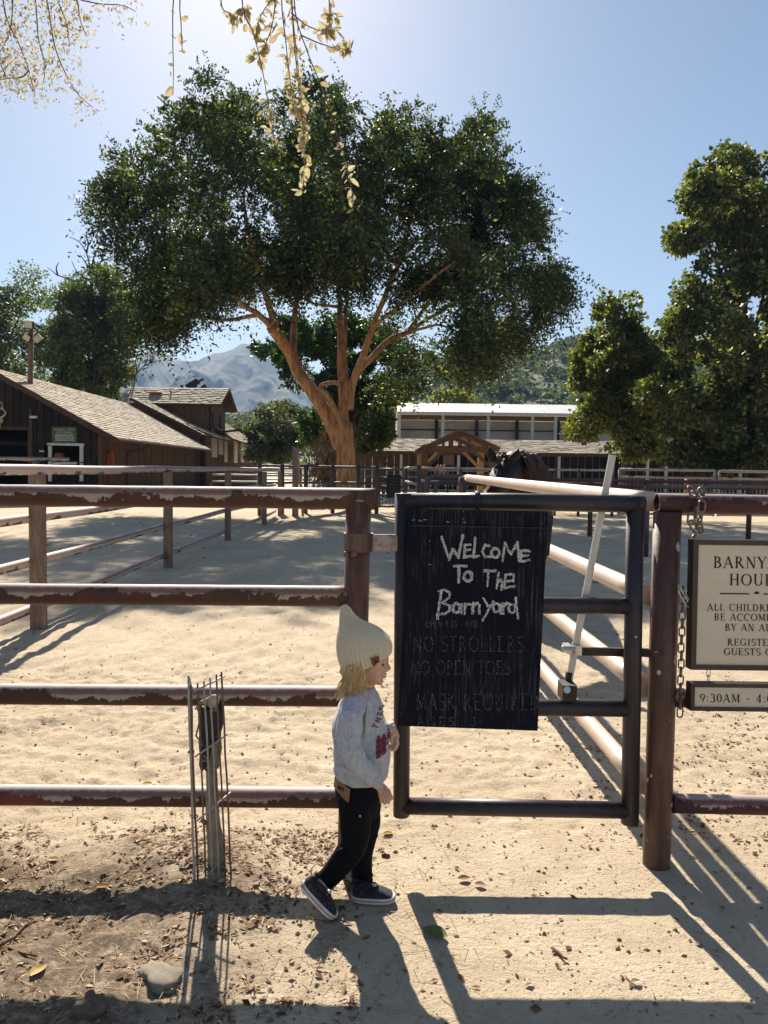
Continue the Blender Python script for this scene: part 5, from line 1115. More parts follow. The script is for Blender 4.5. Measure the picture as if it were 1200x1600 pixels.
# ------------------------------------------------------------------ fences of the pens
m_pf = pipe_mat('pen_pipe', (.08, .042, .034), (.50, .41, .35), (.54, .43, .38), bias=.30)
m_pdark = mk('pen_dark', (.055, .036, .034), (.09, .06, .052), 4, .5, spec=.5); m_pgrey = mk('pen_grey', (.36, .30, .26), (.24, .19, .165), 4, .5, spec=.5)
def fence(label, pts, heights, h, mat, pr=.05, rr=.036, matp=None, posts=True, name='pipe_fence', cat='fence', grp=None, rtop=None):
    t = thing(name, label, cat, (pts[0][0], pts[0][1], 0), grp)
    if posts:
        for (x, y) in pts: MB().tube([(x, y, -.05), (x, y, h)], pr, 12).build('post', matp or mat, t, True)
    for z in heights:
        for (a, b) in [(pts, None)]:
            path = []
            for (p0, p1) in zip(pts[:-1], pts[1:]):
                for i in range(6): u = i / 6; path.append(Vector((p0[0] + (p1[0] - p0[0]) * u, p0[1] + (p1[1] - p0[1]) * u + .0, z + random.uniform(-.006, .006))))
            path.append(Vector((pts[-1][0], pts[-1][1], z))); MB().tube(path, rr, 12).build('rail', mat, t, True)
    return t
lpts = [(-3.0, 2.6), (-3.05, 6.76), (-3.12, 11.1), (-3.15, 15.5), (-3.1, 19.9), (-3.3, 24.3)]
t = thing('pipe_fence', 'pipe corral fence running away on the left with square timber coloured posts', 'fence', (-3.05, 6.76, 0))
m_lpost = rust_mat('corral_post', (.12, .075, .055), (.19, .12, .085), (.30, .21, .15))
for i, (x, y) in enumerate(lpts): MB().box((x - .056, y - .05, -.05), (x + .056, y + .05, 1.38 if i != 2 else 1.42)).build('post', m_lpost, t)
xo = .0
for z, s in ((1.39, .045), (.98, .042), (.59, .042), (.17, .042)):
    path = []
    for (p0, p1) in zip(lpts[:-1], lpts[1:]):
        for i in range(8): u = i / 8; path.append(Vector((p0[0] + (p1[0] - p0[0]) * u - .09 * (z < 1.3), p0[1] + (p1[1] - p0[1]) * u, z + (.045 * min(1, (p0[1] + (p1[1] - p0[1]) * u) / 14) if z > 1.3 else 0) + .005 * math.sin(p0[1] * 1.3 + u * 6))))
    MB().tube(path, s, 16).build('rail', pipe_mat('corral_pipe%d' % int(z * 100), (.10, .055, .05), (.50, .41, .36), (.56, .45, .41), bias=.34) if z > 1.3 else m_pf, t, True)
t = thing('hitching_rail', 'single pipe rail at the far left in front of the barn', 'rail', (P(56, 730, 14).x, 14, 0))
a, b = P(-300, 714, 14), P(108, 718, 14); MB().tube([a, b], .036, 12).build('rail', m_pf, t, True)
MB().tube([P(108, 719, 14), P(150, 727, 14.2), P(150, 740, 14.2)], .012, 6).build('rope', m_blackm, t, True)
for px in (56, -280): q = P(px, 720, 14); MB().tube([(q.x, 14, -.05), (q.x, 14, q.z)], .06, 12).build('post', m_lpost, t, True)
def X(px, Y): return P(px, 735, Y).x
GF = 'dark pipe fences of the far pens'
fence('far dark pipe fence crossing left of the shade tree trunk', [(X(406, 24.3), 24.3), (X(441, 25), 25), (X(478, 25.6), 25.6), (X(520, 26), 26), (X(560, 26), 26), (X(589, 26), 26)], (1.56, 1.02, .5), 1.62, m_pdark, .07, .042, grp=GF)
fence('far short pipe fence stub with sunlit rails beside the far pen gate', [(X(634, 26), 26), (X(655, 19.5), 19.5)], (1.55, 1.1, .65, .2), 1.6, m_pgrey, .06, .04, m_pdark, grp=GF)
fence('far dark rail fence passing behind the horse towards the right', [(X(655, 24), 24), (X(720, 25), 25), (X(790, 25.5), 25.5), (X(868, 26), 26), (X(905, 26), 26), (X(958, 26), 26)], (1.55, 1.15, .7), 1.58, m_pgrey, .05, .035, m_pdark, grp=GF)
fence('distant pipe fence beyond the shade tree', [(X(330, 40), 40), (X(405, 40), 40), (X(470, 40), 40), (X(540, 39), 39), (X(620, 40), 40), (X(700, 40), 40), (X(800, 42), 42)], (1.5, 1.15, .8, .4), 1.55, m_pgrey, .06, .04, m_pdark, grp=GF)
fence('distant pale rails in front of the farmhouse', [(X(402, 50), 50), (X(440, 50), 50), (X(480, 50), 50), (X(520, 50), 50)], (1.55, 1.2, .8), 1.6, m_pgrey, .06, .045, grp=GF)
def panel(label, pxa, pxb, Y, h, mat, bars=(.5, .85), grp='metal gates of the right pens'):
    t = thing('pen_gate', label, 'gate', (X(pxa, Y), Y, 0), grp); a, b = X(pxa, Y), X(pxb, Y)
    MB().tube([(a, Y, .15), (a, Y, h), ], .04, 10).build('stile', mat, t, True); MB().tube([(b, Y, .15), (b, Y, h)], .04, 10).build('stile', mat, t, True)
    MB().tube([(a, Y, h), (b, Y, h)], .045, 10).build('rail', mat, t, True); MB().tube([(a, Y, .2), (b, Y, .2)], .04, 10).build('rail', mat, t, True)
    for k in bars: MB().tube([(a, Y, h * k), (b, Y, h * k)], .035, 10).build('rail', mat, t, True)
    m2 = MB(); x = a
    while x < b: m2.box((x - .008, Y + .04, .2), (x + .008, Y + .05, h * .85)); x += .12
    m2.build('wire_mesh', mat, t, kind='stuff'); return t
panel('right pen gate with wire mesh, between the lever top and the chain', 968, 1117, 24, 1.58, m_pgrey)
panel('right pen gate with wire mesh, furthest right behind the sign', 1124, 1300, 24, 1.56, m_pgrey)
g1 = panel('far pen gate that carries the small black board', 593, 632, 27.0, 1.5, m_pdark, (.4, .6, .8))
c2 = thing('chalkboard', 'small distant black board hung on the far pen gate', 'chalkboard', (X(604, 26.8), 26.8, .5))
bp0, bp1 = P(604, 742, 26.8), P(626, 778, 26.8); MB().box((bp0.x, 26.75, bp1.z), (bp1.x, 26.8, bp0.z)).build('panel', m_bfr, c2)
q = []
for i in range(5): q += stroke_quads([(608 + i % 2 * 2, 747 + i * 5), (621 - i % 3, 747 + i * 5)], .8, .3)
link('chalk_writing', fastmesh('chalk_writing', np.array(put_quads(q, lambda a, b: P(a, b, 26.74), Vector((0, -1, 0)), .002, .0001)), 4, mk('dim_chalk', (.09, .09, .10))), c2, 'stuff').location = -wloc(c2)
fence('dark red pipe fence across the right pens, behind the near gate', [(X(668, 18.5), 18.5), (X(830, 18), 18), (X(924, 17.6), 17.6), (X(1012, 17.3), 17.3), (X(1173, 16.9), 16.9), (X(1330, 16.6), 16.6)], (1.28, 1.16), 1.30, mk('red_dark', (.13, .05, .045), (.08, .035, .03), 5, .5), .055, .04)
fence('short dark pipe run with two posts inside the gate opening', [(X(1012, 13.4), 13.4), (X(1100, 13.2), 13.2), (X(1230, 13.0), 13.0)][:1] + [(X(1225, 15.2), 15.2)], (1.22,), 1.24, m_pdark, .055, .038)
t = thing('pipe_hoop', 'low black rounded pipe hoop gate between the far board and the horse', 'gate', (X(667, 14), 14, 0))
for (pa_, pb_, zt_) in ((667, 790, 1.35), (682, 800, 1.24)):
    xa_, xb_ = X(pa_, 14), X(pb_, 14); dy = 0 if zt_ > 1.3 else .25
    MB().tube(catmull([(xa_, 14 + dy, 0), (xa_, 14 + dy, zt_ - .25), (xa_ + .02, 14 + dy, zt_ - .08), (xa_ + .10, 14 + dy, zt_), (xa_ + .3, 14 + dy, zt_), (xb_ - .3, 14 + dy, zt_), (xb_, 14 + dy, zt_ - .1), (xb_, 14 + dy, 0)], 40), .045, 12).build('hoop', m_pdark, t, True)
t = thing('timber_post', 'tall leaning timber post with a plank against it, left of the shade tree', 'post', (X(461, 24), 24, 0))
q = P(462, 699, 24); MB().box((q.x - .09, 23.91, 0), (q.x + .09, 24.09, q.z)).build('post', m_lpost, t)
MB().beam(P(466, 716, 23.8), (P(474, 780, 23.6).x, 23.5, .02), .07, .05).build('plank', m_timl, t)
q = P(1081, 741, 50); t = thing('feed_tub', 'small red tub beyond the right pen gate, in the stable shade', 'tub', (q.x, 50, 0))
MB().loft([[(q.x + math.cos(a) * r_, 50 + math.sin(a) * r_, z_) for a in np.linspace(0, 6.283, 17)[:-1]] for r_, z_ in ((.36, 0), (.45, .5), (.46, 1.3), (.40, 1.3), (.38, .5), (.3, .4))]).build('tub', mk('red_tub', (.35, .06, .03), (.25, .045, .03), 5, .5), t, True)
MB().tube(catmull([(q.x - .45, 50, 1.2), (q.x - .3, 49.9, 1.45), (q.x + .3, 49.9, 1.45), (q.x + .45, 50, 1.2)], 12), .02, 6).build('handle', m_blackm, t, True)
q = P(690, 729, 24.9); t = thing('rope_halter', 'tan rope halter hanging over the far rail in front of the pavilion', 'halter', (q.x, 24.9, q.z))
for k in range(3): MB().tube(catmull([(q.x - .10 + .1 * k, 24.93, q.z + .05), (q.x - .22 + .12 * k, 24.86, q.z - .12), (q.x - .12 + .13 * k, 24.84, q.z - .3 - .05 * k), (q.x + .02 + .1 * k, 24.86, q.z - .1)], 14), .022, 6).build('strand', m_timl, t, True)
# agaves at the foot of the tree
m_agave = mk('agave_leaf', (.09, .13, .10), (.14, .18, .13), 5, .5, spec=.5)
lab = ['blue-green agave left of the shade tree trunk', 'blue-green agave just left of centre by the trunk', 'blue-green agave right of the shade tree trunk', 'small agave at the far right of the trunk']
for i, (px, Y, s) in enumerate(((485, 29, 1.0), (512, 29.4, .9), (560, 29.5, .9), (577, 29.2, .75))):
    t = thing('agave_plant', lab[i], 'plant', (X(px, Y), Y, 0), 'agaves round the shade tree')
    for k in range(16):
        a = k * 2.4; el_ = R(30 + 50 * (k / 16)); L = s * random.uniform(.8, 1.25); d = Vector((math.cos(a) * math.cos(el_), math.sin(a) * math.cos(el_), math.sin(el_))); c = Vector((X(px, Y), Y, .0))
        MB().tube([c, c + d * L * .4, c + d * L * .8 + Vector((0, 0, -.02)), c + d * L], [.05 * s, .085 * s, .04 * s, .004], 5, flat=.35).build('leaf', m_agave, t, True)
t = thing('dead_bush', 'brown dry bush at the foot of the trees left of the trunk', 'bush', (X(518, 34), 34, 0))
p, d, k = cloud([(X(520, 34), 34, 1.6, 1.1, 1.1, 1.7), (X(508, 34.4), 34.4, 1.0, .9, .9, 1.0)], 2600, .9); ax = unit(2600) * .6; ax[:, 2] += 1.0
link('twigs', fastmesh('twigs', leaf_quads(p, ax, rng.uniform(.2, .5, 2600), .12), 4, mk('dead', (.20, .13, .08), (.10, .065, .04), 5), t.location), t)
# ------------------------------------------------------------------ sapling and wire cage
sp = thing('sapling', 'young trunk stub wrapped in torn dark plastic, standing inside the wire cage', 'tree', (SAP.x, SAP.y, 0))
YSP = 2.66
def K(px, py, Y=YSP): return P(px, py, Y)
m_sapbark = rust_mat('mottled_bark', (.08, .066, .046), (.19, .165, .115), (.36, .32, .24))
q = catmull([K(337, 1352), K(336, 1300), K(331, 1250), K(331, 1200), K(335, 1150), K(336, 1110)], 26)
b = MB(); rings = []
for i, p_ in enumerate(q):
    r_ = np.interp(i / 26, [0, .3, .6, .8, 1], [.032, .023, .018, .020, .016])
    rings.append([Vector(p_) + Vector((math.cos(a) * r_ * (1 + .16 * math.sin(a * 3 + i * .6)), math.sin(a) * r_ * (1 + .12 * math.cos(a * 4 + i)), 0)) for a in np.linspace(0, 6.283, 19)[:-1]])
b.loft(rings); b.build('trunk', m_sapbark, sp, True)
b = MB(); b.tube([K(322, 1288), K(315, 1280), K(312, 1286)], [.010, .008, .002], 6); b.build('stub', m_sapbark, sp, True)
# wrap: ragged dark sheet half round the trunk
m_wrap = mk('dark_wrap', (.008, .010, .009), (.02, .022, .02), 14, .45, .4, 30, .01, spec=.5)
b = MB(); rings = []
for i in range(20):
    v = i / 19; c = K(326 + 4 * math.sin(v * 5), 1104 + 96 * v); w = .042 * (1 - .45 * v ** 1.6)
    rings.append([c + Vector((math.cos(a) * w * (1 + .14 * math.sin(3 * a + v * 9)), math.sin(a) * w * .7, .006 * math.sin(a * 4 + v * 12) + (.02 * math.sin(a * 2) if i in (0, 19) else 0))) for a in np.linspace(0, 6.283, 17)[:-1]])
b.loft(rings, cap=False); b.build('plastic_wrap', m_wrap, sp, True)
b = MB(); b.ell(K(333, 1096), (.022, .02, .026), 12, 8, Matrix.Rotation(.4, 3, 'Y')).tube([K(305, 1108), K(315, 1098), K(330, 1093), K(338, 1100)], [.004, .009, .012, .006], 6)
b.build('rag', mk('pale_rag', (.50, .44, .33), (.32, .27, .2), 20, .9, .4), sp, True)
b = MB(); b.tube([K(336, 1100), K(341, 1140), K(343, 1170), K(339, 1200)], [.011, .010, .009, .006], 8); b.build('branch', m_sapbark, sp, True)
for (x0, y0, x1, y1) in ((312, 1110, 306, 1150), (306, 1150, 316, 1165), (338, 1150, 346, 1168), (318, 1180, 330, 1200), (316, 1188, 334, 1192), (322, 1200, 345, 1196)):
    MB().tube([K(x0, y0, 2.62), K((x0 + x1) / 2 + 2, (y0 + y1) / 2, 2.61), K(x1, y1, 2.62)], .003, 5).build('torn_strip', m_sapbark, sp, True)
wc = thing('wire_cage', 'rusty leaning wire mesh panel guarding the sapling by the fence', 'wire guard', K(305, 1385, 2.58))
m_wire = mk('rusty_wire', (.24, .13, .10), (.12, .065, .05), 18, .6, spec=.5); m_wire2 = mk('grey_wire', (.48, .45, .40), (.34, .30, .26), 14, .5, metal=.3, spec=.5)
def cr(x, y): return 260 + x / 4.32, 1030 + y / 4.32
ws = [((147, 108), (190, 1530), 2.555, .0030), ((162, 175), (213, 1500), 2.56, .0030), ((212, 160), (265, 1455), 2.57, .0024), ((254, 143), (310, 1405), 2.58, .0024), ((294, 123), (350, 1375), 2.59, .0024), ((335, 103), (391, 1300), 2.60, .0024), ((373, 85), (431, 1330), 2.61, .0026)]
for i, (a, b_, Y, r_) in enumerate(ws):
    A, B = P(*cr(*a), Y), P(*cr(*b_), Y)
    if B.z > .01: B = A + (B - A) * ((A.z + .01) / (A.z - B.z))
    pts = [A.lerp(B, u / 8) + Vector((random.uniform(-.0015, .0015), 0, 0)) for u in range(9)]
    MB().tube(pts, r_ * 1.35, 7).build('wire', m_wire2 if i in (0, 3, 4) else m_wire, wc, True)
for (a, b_, m_) in (((185, 218), (393, 114), m_wire2), ((190, 662), (412, 508), m_wire2), ((205, 1092), (436, 898), m_wire2), ((218, 1515), (356, 1380), m_wire2)):
    A, B = P(*cr(*a), 2.552), P(*cr(*b_), 2.602); MB().tube([A, A.lerp(B, .5), B], .0030, 7).build('cross_wire', m_, wc, True)
# folded-back edge strand and ties
for (a, b_) in (((150, 110), (175, 200)), ((158, 200), (185, 1515))):
    MB().tube([P(*cr(*a), 2.57), P(*cr(*b_), 2.575)], .0026, 6).build('wire', m_wire2, wc, True)
for (x, y) in ((165, 625), (190, 1062)): MB().tube([P(*cr(x + dx, y + dy), 2.565) for dx, dy in ((-22, 0), (-10, 8), (8, 10), (22, 2), (18, -10), (0, -8), (-16, -4))], .0028, 6).build('wire_tie', m_wire, wc, True)

# ------------------------------------------------------------------ organic helper
def organic(mb, voxel, smooth=6, fac=.5, noise_amp=0, noise_scale=12, name='organic', carve=None, post=None):
    me = mb.mesh('tmp', []); ob = bpy.data.objects.new('tmp', me); COL.objects.link(ob)
    m1 = ob.modifiers.new('r', 'REMESH'); m1.mode = 'VOXEL'; m1.voxel_size = voxel; m1.use_smooth_shade = True
    m2 = ob.modifiers.new('s', 'SMOOTH'); m2.factor = fac; m2.iterations = smooth
    dg = bpy.context.evaluated_depsgraph_get(); out = bpy.data.meshes.new_from_object(ob.evaluated_get(dg)); bpy.data.objects.remove(ob); out.name = name
    if noise_amp:
        V_ = np.zeros(len(out.vertices) * 3); out.vertices.foreach_get('co', V_); V_ = V_.reshape(-1, 3); Nn = np.zeros(len(out.vertices) * 3); out.vertex_normals.foreach_get('vector', Nn); Nn = Nn.reshape(-1, 3)
        a = np.array([noise.noise(Vector(v) * noise_scale) + .5 * noise.noise(Vector((v[0], v[1], v[2] * .6)) * noise_scale * 2.3) for v in V_]); V_ = V_ + Nn * (a * noise_amp)[:, None]
        out.vertices.foreach_set('co', V_.ravel()); out.update()
    out.polygons.foreach_set('use_smooth', [True] * len(out.polygons)); return out
def place(name, me, mats, parent, label=None):
    o = wloc(parent); me.transform(Matrix.Translation(-o)); me.materials.clear()
    for m_ in (mats if isinstance(mats, (list, tuple)) else [mats]): me.materials.append(m_)
    return link(name, me, parent, None, label)
def chain(mb, pts, rads, n=14, flat=1.0, sub=6):
    """tube along points with its own radii and round ends"""
    k = (len(pts) - 1) * sub; q = catmull(pts, k); rr = np.interp(np.linspace(0, len(pts) - 1, k + 1), range(len(pts)), rads)
    mb.tube([Vector(p) for p in q], list(rr), n, flat=flat); mb.ell(q[0], float(rr[0]), n, 8); mb.ell(q[-1], float(rr[-1]), n, 8)

# ------------------------------------------------------------------ the child
YC = 2.52
def C(px, py, Y=YC): return P(px, py, Y)
kid = thing('person', 'small child in a cream knit hat, grey sweatshirt and black trousers walking towards the gate', 'child', G(560, 1408))
m_skin, nt, b_ = nodes('skin')
cc = noi(nt, coords(nt), 14, 4, .6); nt.links.new(ramp(nt, cc, [(.35, (.60, .33, .23)), (.65, (.68, .42, .31))]), b_.inputs['Base Color']); b_.inputs['Roughness'].default_value = .45
b_.inputs['Subsurface Weight'].default_value = .12; b_.inputs['Subsurface Radius'].default_value = (.01, .004, .002); b_.inputs['Subsurface Scale'].default_value = .5
B = MB()
# head
B.ell(C(569, 1020), (.083, .071, .084), 24, 16)
B.ell(C(583, 1032), (.052, .058, .062), 20, 14)
B.ell(C(580, 1050), (.043, .049, .043), 20, 14)
B.ell(C(586, 1056, 2.49), (.026, .022, .024), 14, 10); B.ell(C(586, 1056, 2.55), (.026, .022, .024), 14, 10)   # cheeks
B.ell(C(592, 1064.5), (.016, .020, .012), 14, 10)                                                       # chin
B.ell(C(600.5, 1029), (.010, .034, .012), 14, 8)                                                     # brow
chain(B, [C(602, 1033), C(605, 1040), C(607.3, 1044)], [.0060, .0075, .0085], 10); B.ell(C(605, 1046, 2.508), (.007, .005, .005), 10, 6); B.ell(C(605, 1046, 2.532), (.007, .005, .005), 10, 6)
B.ell(C(600.5, 1053.2), (.0085, .014, .0042), 12, 8); B.ell(C(600, 1057.8), (.0078, .012, .0042), 12, 8)
B.ell(C(563, 1046, 2.452), (.012, .007, .018), 12, 8); B.ell(C(563, 1046, 2.590), (.012, .007, .018), 12, 8)
chain(B, [C(572, 1056), C(569, 1078), C(566, 1096)], [.034, .032, .038])
# torso, limbs (mostly under the clothes)
chain(B, [C(563, 1105), C(561, 1140), C(562, 1175), C(560, 1215), C(558, 1238)], [.060, .068, .066, .062, .058], 18)
chain(B, [C(556, 1096, 2.46), C(548, 1125, 2.425), C(546, 1170, 2.41), C(566, 1197, 2.41), C(589, 1222, 2.42)], [.026, .023, .020, .018, .0135])
chain(B, [C(570, 1096, 2.58), C(580, 1128, 2.61), C(592, 1150, 2.62), C(604, 1144, 2.61), C(613, 1138, 2.60)], [.026, .022, .018, .016, .0135])
chain(B, [C(558, 1250, 2.490), C(556, 1290, 2.468), C(553, 1318, 2.467), C(530, 1353, 2.47), C(501, 1383, 2.47), C(494, 1398, 2.47)], [.036, .034, .028, .024, .021, .020])
chain(B, [C(566, 1250, 2.550), C(572, 1290, 2.57), C(567, 1325, 2.575), C(566, 1360, 2.575), C(570, 1392, 2.575)], [.036, .033, .026, .022, .020])
def hand(wr, palm, fing, thumb, pr=.0165):
    B.ell(wr.lerp(palm, .5), (.016, .013, .016), 12, 8); B.ell(palm, (pr, .0115, .019), 14, 10)
    for f in fing: chain(B, f, [.0074, .0070, .0064, .0055][:len(f)], 8, sub=3)
    chain(B, thumb, [.0080, .0072, .0060][:len(thumb)], 8, sub=3)
# near hand: hanging, relaxed
w0, pm = C(590, 1224, 2.42), C(597, 1233, 2.415)
hand(w0, pm, [[C(602, 1236, 2.402), C(609, 1241, 2.398), C(612, 1248, 2.402)], [C(601, 1240, 2.408), C(607, 1247, 2.402), C(607.5, 1254, 2.408)], [C(598, 1242, 2.416), C(602, 1249, 2.412), C(601.5, 1255, 2.418)], [C(594, 1241, 2.424), C(596, 1248, 2.424), C(595.5, 1253, 2.428)]],
     [C(601, 1230, 2.430), C(607, 1236, 2.437), C(610, 1242, 2.438)])
w0, pm = C(614, 1140, 2.60), C(617, 1150, 2.60)
hand(w0, pm, [[C(620, 1154, 2.588), C(621, 1163, 2.585), C(617, 1169, 2.586)], [C(618, 1157, 2.595), C(619, 1167, 2.592), C(615, 1172, 2.592)], [C(616, 1158, 2.604), C(616, 1168, 2.602), C(613, 1172, 2.602)], [C(613, 1156, 2.611), C(613, 1164, 2.612), C(610, 1168, 2.612)]],
     [C(613, 1147, 2.588), C(611, 1155, 2.578), C(612, 1161, 2.578)])
bm_ = organic(B, .0030, 4, .5); body = place('body', bm_, m_skin, kid)
bvh_b = BVHTree.FromPolygons([v.co + wloc(kid) for v in bm_.vertices], [p.vertices for p in bm_.polygons])
def hit(bvh, px, py, Y0_=2.0):
    """surface point met from the camera side, travelling level along +Y"""
    q = P(px, py, YC); o = Vector((q.x, Y0_, q.z)); r_ = bvh.ray_cast(o, Vector((0, 1, 0)));
    return (r_[0], r_[1]) if r_[0] else (q, Vector((0, -1, 0)))
m_eye = mk('eye_dark', (.02, .012, .01), None, 3, .15); m_eyew = mk('eye_white', (.6, .56, .52), None, 3, .3); m_brow = mk('brow', (.34, .22, .12), None, 8, .8); m_lip = mk('lip_red', (.55, .20, .17), (.45, .16, .14), 30, .4)
for sgn_, lab_ in ((1, None), (-1, None)):
    h_, n_ = hit(bvh_b, 597.5, 1034.5)
    if sgn_ < 0: h_ = Vector((h_.x, 2 * YC - h_.y, h_.z)); n_ = Vector((n_.x, -n_.y, n_.z))
    e = MB().ell(h_ - n_ * .0035, (.0058, .0055, .0045), 12, 8).build('eye', m_eyew, kid, True)
    ir = MB().ell(h_ - n_ * .0005 + Vector((.0016, 0, -.0002)), (.0030, .0030, .0034), 10, 8).build('iris', m_eye, None, True); ir.parent = e; ir.location = -wloc(kid)
    MB().tube(catmull([h_ + Vector((-.0065, -.001 * sgn_, .0012)), h_ + Vector((-.001, -.0016 * sgn_, .0052)), h_ + Vector((.0062, -.0005 * sgn_, .0030))], 8), .0013, 5).build('eyelid', m_eye, kid, True)
    MB().tube(catmull([h_ + Vector((-.010, .0004 * sgn_, .0125)), h_ + Vector((-.002, 0, .0165)), h_ + Vector((.006, .002 * sgn_, .0155))], 8), [.0006, .0014, .0017, .0018, .0018, .0017, .0015, .001, .0005], 5).build('eyebrow', m_brow, kid, True)
MB().ell(C(603.2, 1053.6), (.0030, .010, .0022), 12, 8).ell(C(602.6, 1057.4), (.0030, .009, .0024), 12, 8).build('lips', m_lip, kid, True, kind='stuff')
# sweatshirt
m_heather, nt, b_ = nodes('heather_grey'); co = coords(nt, (1, 1, .45)); f1 = noi(nt, co, 260, 3, .6); f2 = noi(nt, co, 60, 3, .6)
c_ = ramp(nt, math_(nt, 'ADD', math_(nt, 'MULTIPLY', f1, .7), math_(nt, 'MULTIPLY', f2, .3)), [(.36, (.30, .30, .34)), (.5, (.45, .455, .48)), (.62, (.53, .53, .545))]); nt.links.new(c_, b_.inputs['Base Color']); b_.inputs['Roughness'].default_value = .95; b_.inputs['Sheen Weight'].default_value = .3; bump(nt, b_, f1, .25, .001)
S = MB(); RR = [(1078, 546, 586, .056), (1088, 536, 591, .074), (1102, 528, 596, .080), (1120, 523, 600, .080), (1142, 519, 605, .082), (1165, 520, 609, .088), (1188, 522, 609, .094), (1204, 521, 605, .090), (1213, 526, 601, .080)]
rings = []
for (y, l, r_, dep) in RR:
    a, b2_ = C(l, y - 2 if y > 1195 else y), C(r_, y + (4 if y > 1195 else 0)); cc_ = (a + b2_) / 2; hw = (b2_ - a) / 2
    rings.append([cc_ + hw * math.copysign(abs(math.cos(t)) ** .85, math.cos(t)) + Vector((0, dep * math.copysign(abs(math.sin(t)) ** .85, math.sin(t)), 0)) for t in np.linspace(0, 6.2832, 33)[:-1]])
S.loft(rings)
SL = MB(); chain(SL, [C(556, 1096, 2.468), C(549, 1118, 2.425), C(546, 1150, 2.405), C(548, 1172, 2.396), C(561, 1193, 2.398), C(577, 1209, 2.408), C(588, 1219, 2.418)], [.040, .042, .039, .039, .035, .030, .025], 18)
SR = MB()
chain(SR, [C(572, 1098, 2.585), C(584, 1124, 2.62), C(592, 1146, 2.63), C(600, 1145, 2.615), C(606, 1141, 2.608)], [.040, .039, .035, .029, .023], 18)
# folds: soft rolls at elbow, waist and armpit
for pts, r_ in (([C(533, 1166, 2.38), C(545, 1172, 2.362), C(560, 1172, 2.366)], .0085), ([C(534, 1180, 2.382), C(546, 1184, 2.366), C(560, 1181, 2.37)], .0080), ([C(556, 1153, 2.375), C(566, 1158, 2.39)], .008), ([C(524, 1150, 2.47), C(528, 1170, 2.45), C(536, 1188, 2.44)], .010),
                ([C(524, 1196, 2.46), C(545, 1203, 2.430), C(575, 1207, 2.430)], .010), ([C(574, 1100, 2.44), C(573, 1125, 2.43), C(571, 1150, 2.43)], .007), ([C(575, 1188, 2.43), C(590, 1180, 2.44), C(604, 1170, 2.46)], .008), ([C(540, 1110, 2.39), C(552, 1113, 2.383)], .007), ([C(560, 1200, 2.372), C(572, 1190, 2.374)], .006)):
    chain(SL if pts[0].y < 2.40 else S, pts, [r_ * .5, r_, r_ * .5] if len(pts) == 3 else [r_ * .7, r_ * .6], 8)
place('sleeve', organic(SL, .0040, 4, .5, .0080, 20), m_heather, kid); place('sleeve', organic(SR, .0040, 4, .5, .0045, 24), m_heather, kid)
sm_ = organic(S, .0042, 4, .5, .0080, 17); swo = place('sweatshirt', sm_, m_heather, kid)
bvh_s = BVHTree.FromPolygons([v.co + wloc(kid) for v in sm_.vertices], [p.vertices for p in sm_.polygons])
def cuff(name, a, b2_, r0, r1, mat, parent, ribs=30):
    b = MB(); d = (b2_ - a).normalized(); u = d.cross(Vector((0, 1, 0))).normalized(); v = d.cross(u); rings = []
    for s_, rr in ((0, r0), (.15, r0 * 1.04), (.5, r1), (.9, r1 * 1.02), (1, r1 * .9)):
        rings.append([a.lerp(b2_, s_) + (u * math.cos(t) + v * math.sin(t)) * rr * (1 + .03 * (k % 2)) for k, t in enumerate(np.linspace(0, 6.2832, ribs * 2 + 1)[:-1])])
    b.loft(rings); return b.build(name, mat, parent, True)
cuff('cuff', C(582, 1213, 2.413), C(592.5, 1225, 2.42), .0270, .0205, m_heather, kid); cuff('cuff', C(608, 1140, 2.608), C(615, 1139, 2.600), .0265, .0215, m_heather, kid)
# ribbed hem and collar
def ringband(name, y0, y1, l0, r0, l1, r1, dep0, dep1, mat, tilt=3, n=90, bulge=.004):
    b = MB(); rings = []
    for s_ in (0, .2, .5, .8, 1):
        y = y0 + (y1 - y0) * s_; l = l0 + (l1 - l0) * s_; r_ = r0 + (r1 - r0) * s_; dep = dep0 + (dep1 - dep0) * s_; a, b2_ = C(l, y - tilt), C(r_, y + tilt); cc_ = (a + b2_) / 2; hw = (b2_ - a) / 2; g = bulge * math.sin(s_ * math.pi)
        rings.append([cc_ + hw * (1 + g * 8) * math.cos(t) + Vector((0, (dep + g) * math.sin(t), 0)) for t in np.linspace(0, 6.2832, n + 1)[:-1]])
    b.loft(rings, cap=False); return b.build(name, mat, kid, True)
ringband('hem_rib', 1203, 1215, 521, 605, 525, 600, .090, .082, m_heather)
ringband('collar', 1071, 1081, 553, 585, 545, 589, .044, .062, m_heather, 2)
# trousers
m_blk = mk('black_denim', (.005, .005, .007), (.009, .009, .012), 30, .85, .3, 120, .001, spec=.12)
Tm = MB(); rings = []
for (y, l, r_, dep) in ((1208, 526, 600, .078), (1220, 523, 600, .082), (1240, 525, 598, .084), (1258, 529, 595, .080), (1272, 533, 594, .070)):
    a, b2_ = C(l, y), C(r_, y); cc_ = (a + b2_) / 2; hw = (b2_ - a) / 2; rings.append([cc_ + hw * math.cos(t) + Vector((0, dep * math.sin(t), 0)) for t in np.linspace(0, 6.2832, 29)[:-1]])
Tm.loft(rings)
chain(Tm, [C(555, 1250, 2.475), C(556, 1285, 2.465), C(553, 1318, 2.465), C(538, 1342, 2.468), C(520, 1364, 2.47), C(501, 1382, 2.47)], [.060, .052, .046, .042, .038, .031], 18)
chain(Tm, [C(568, 1250, 2.56), C(573, 1285, 2.57), C(567, 1318, 2.575), C(565, 1350, 2.575), C(566, 1382, 2.575)], [.058, .047, .041, .038, .033], 18)
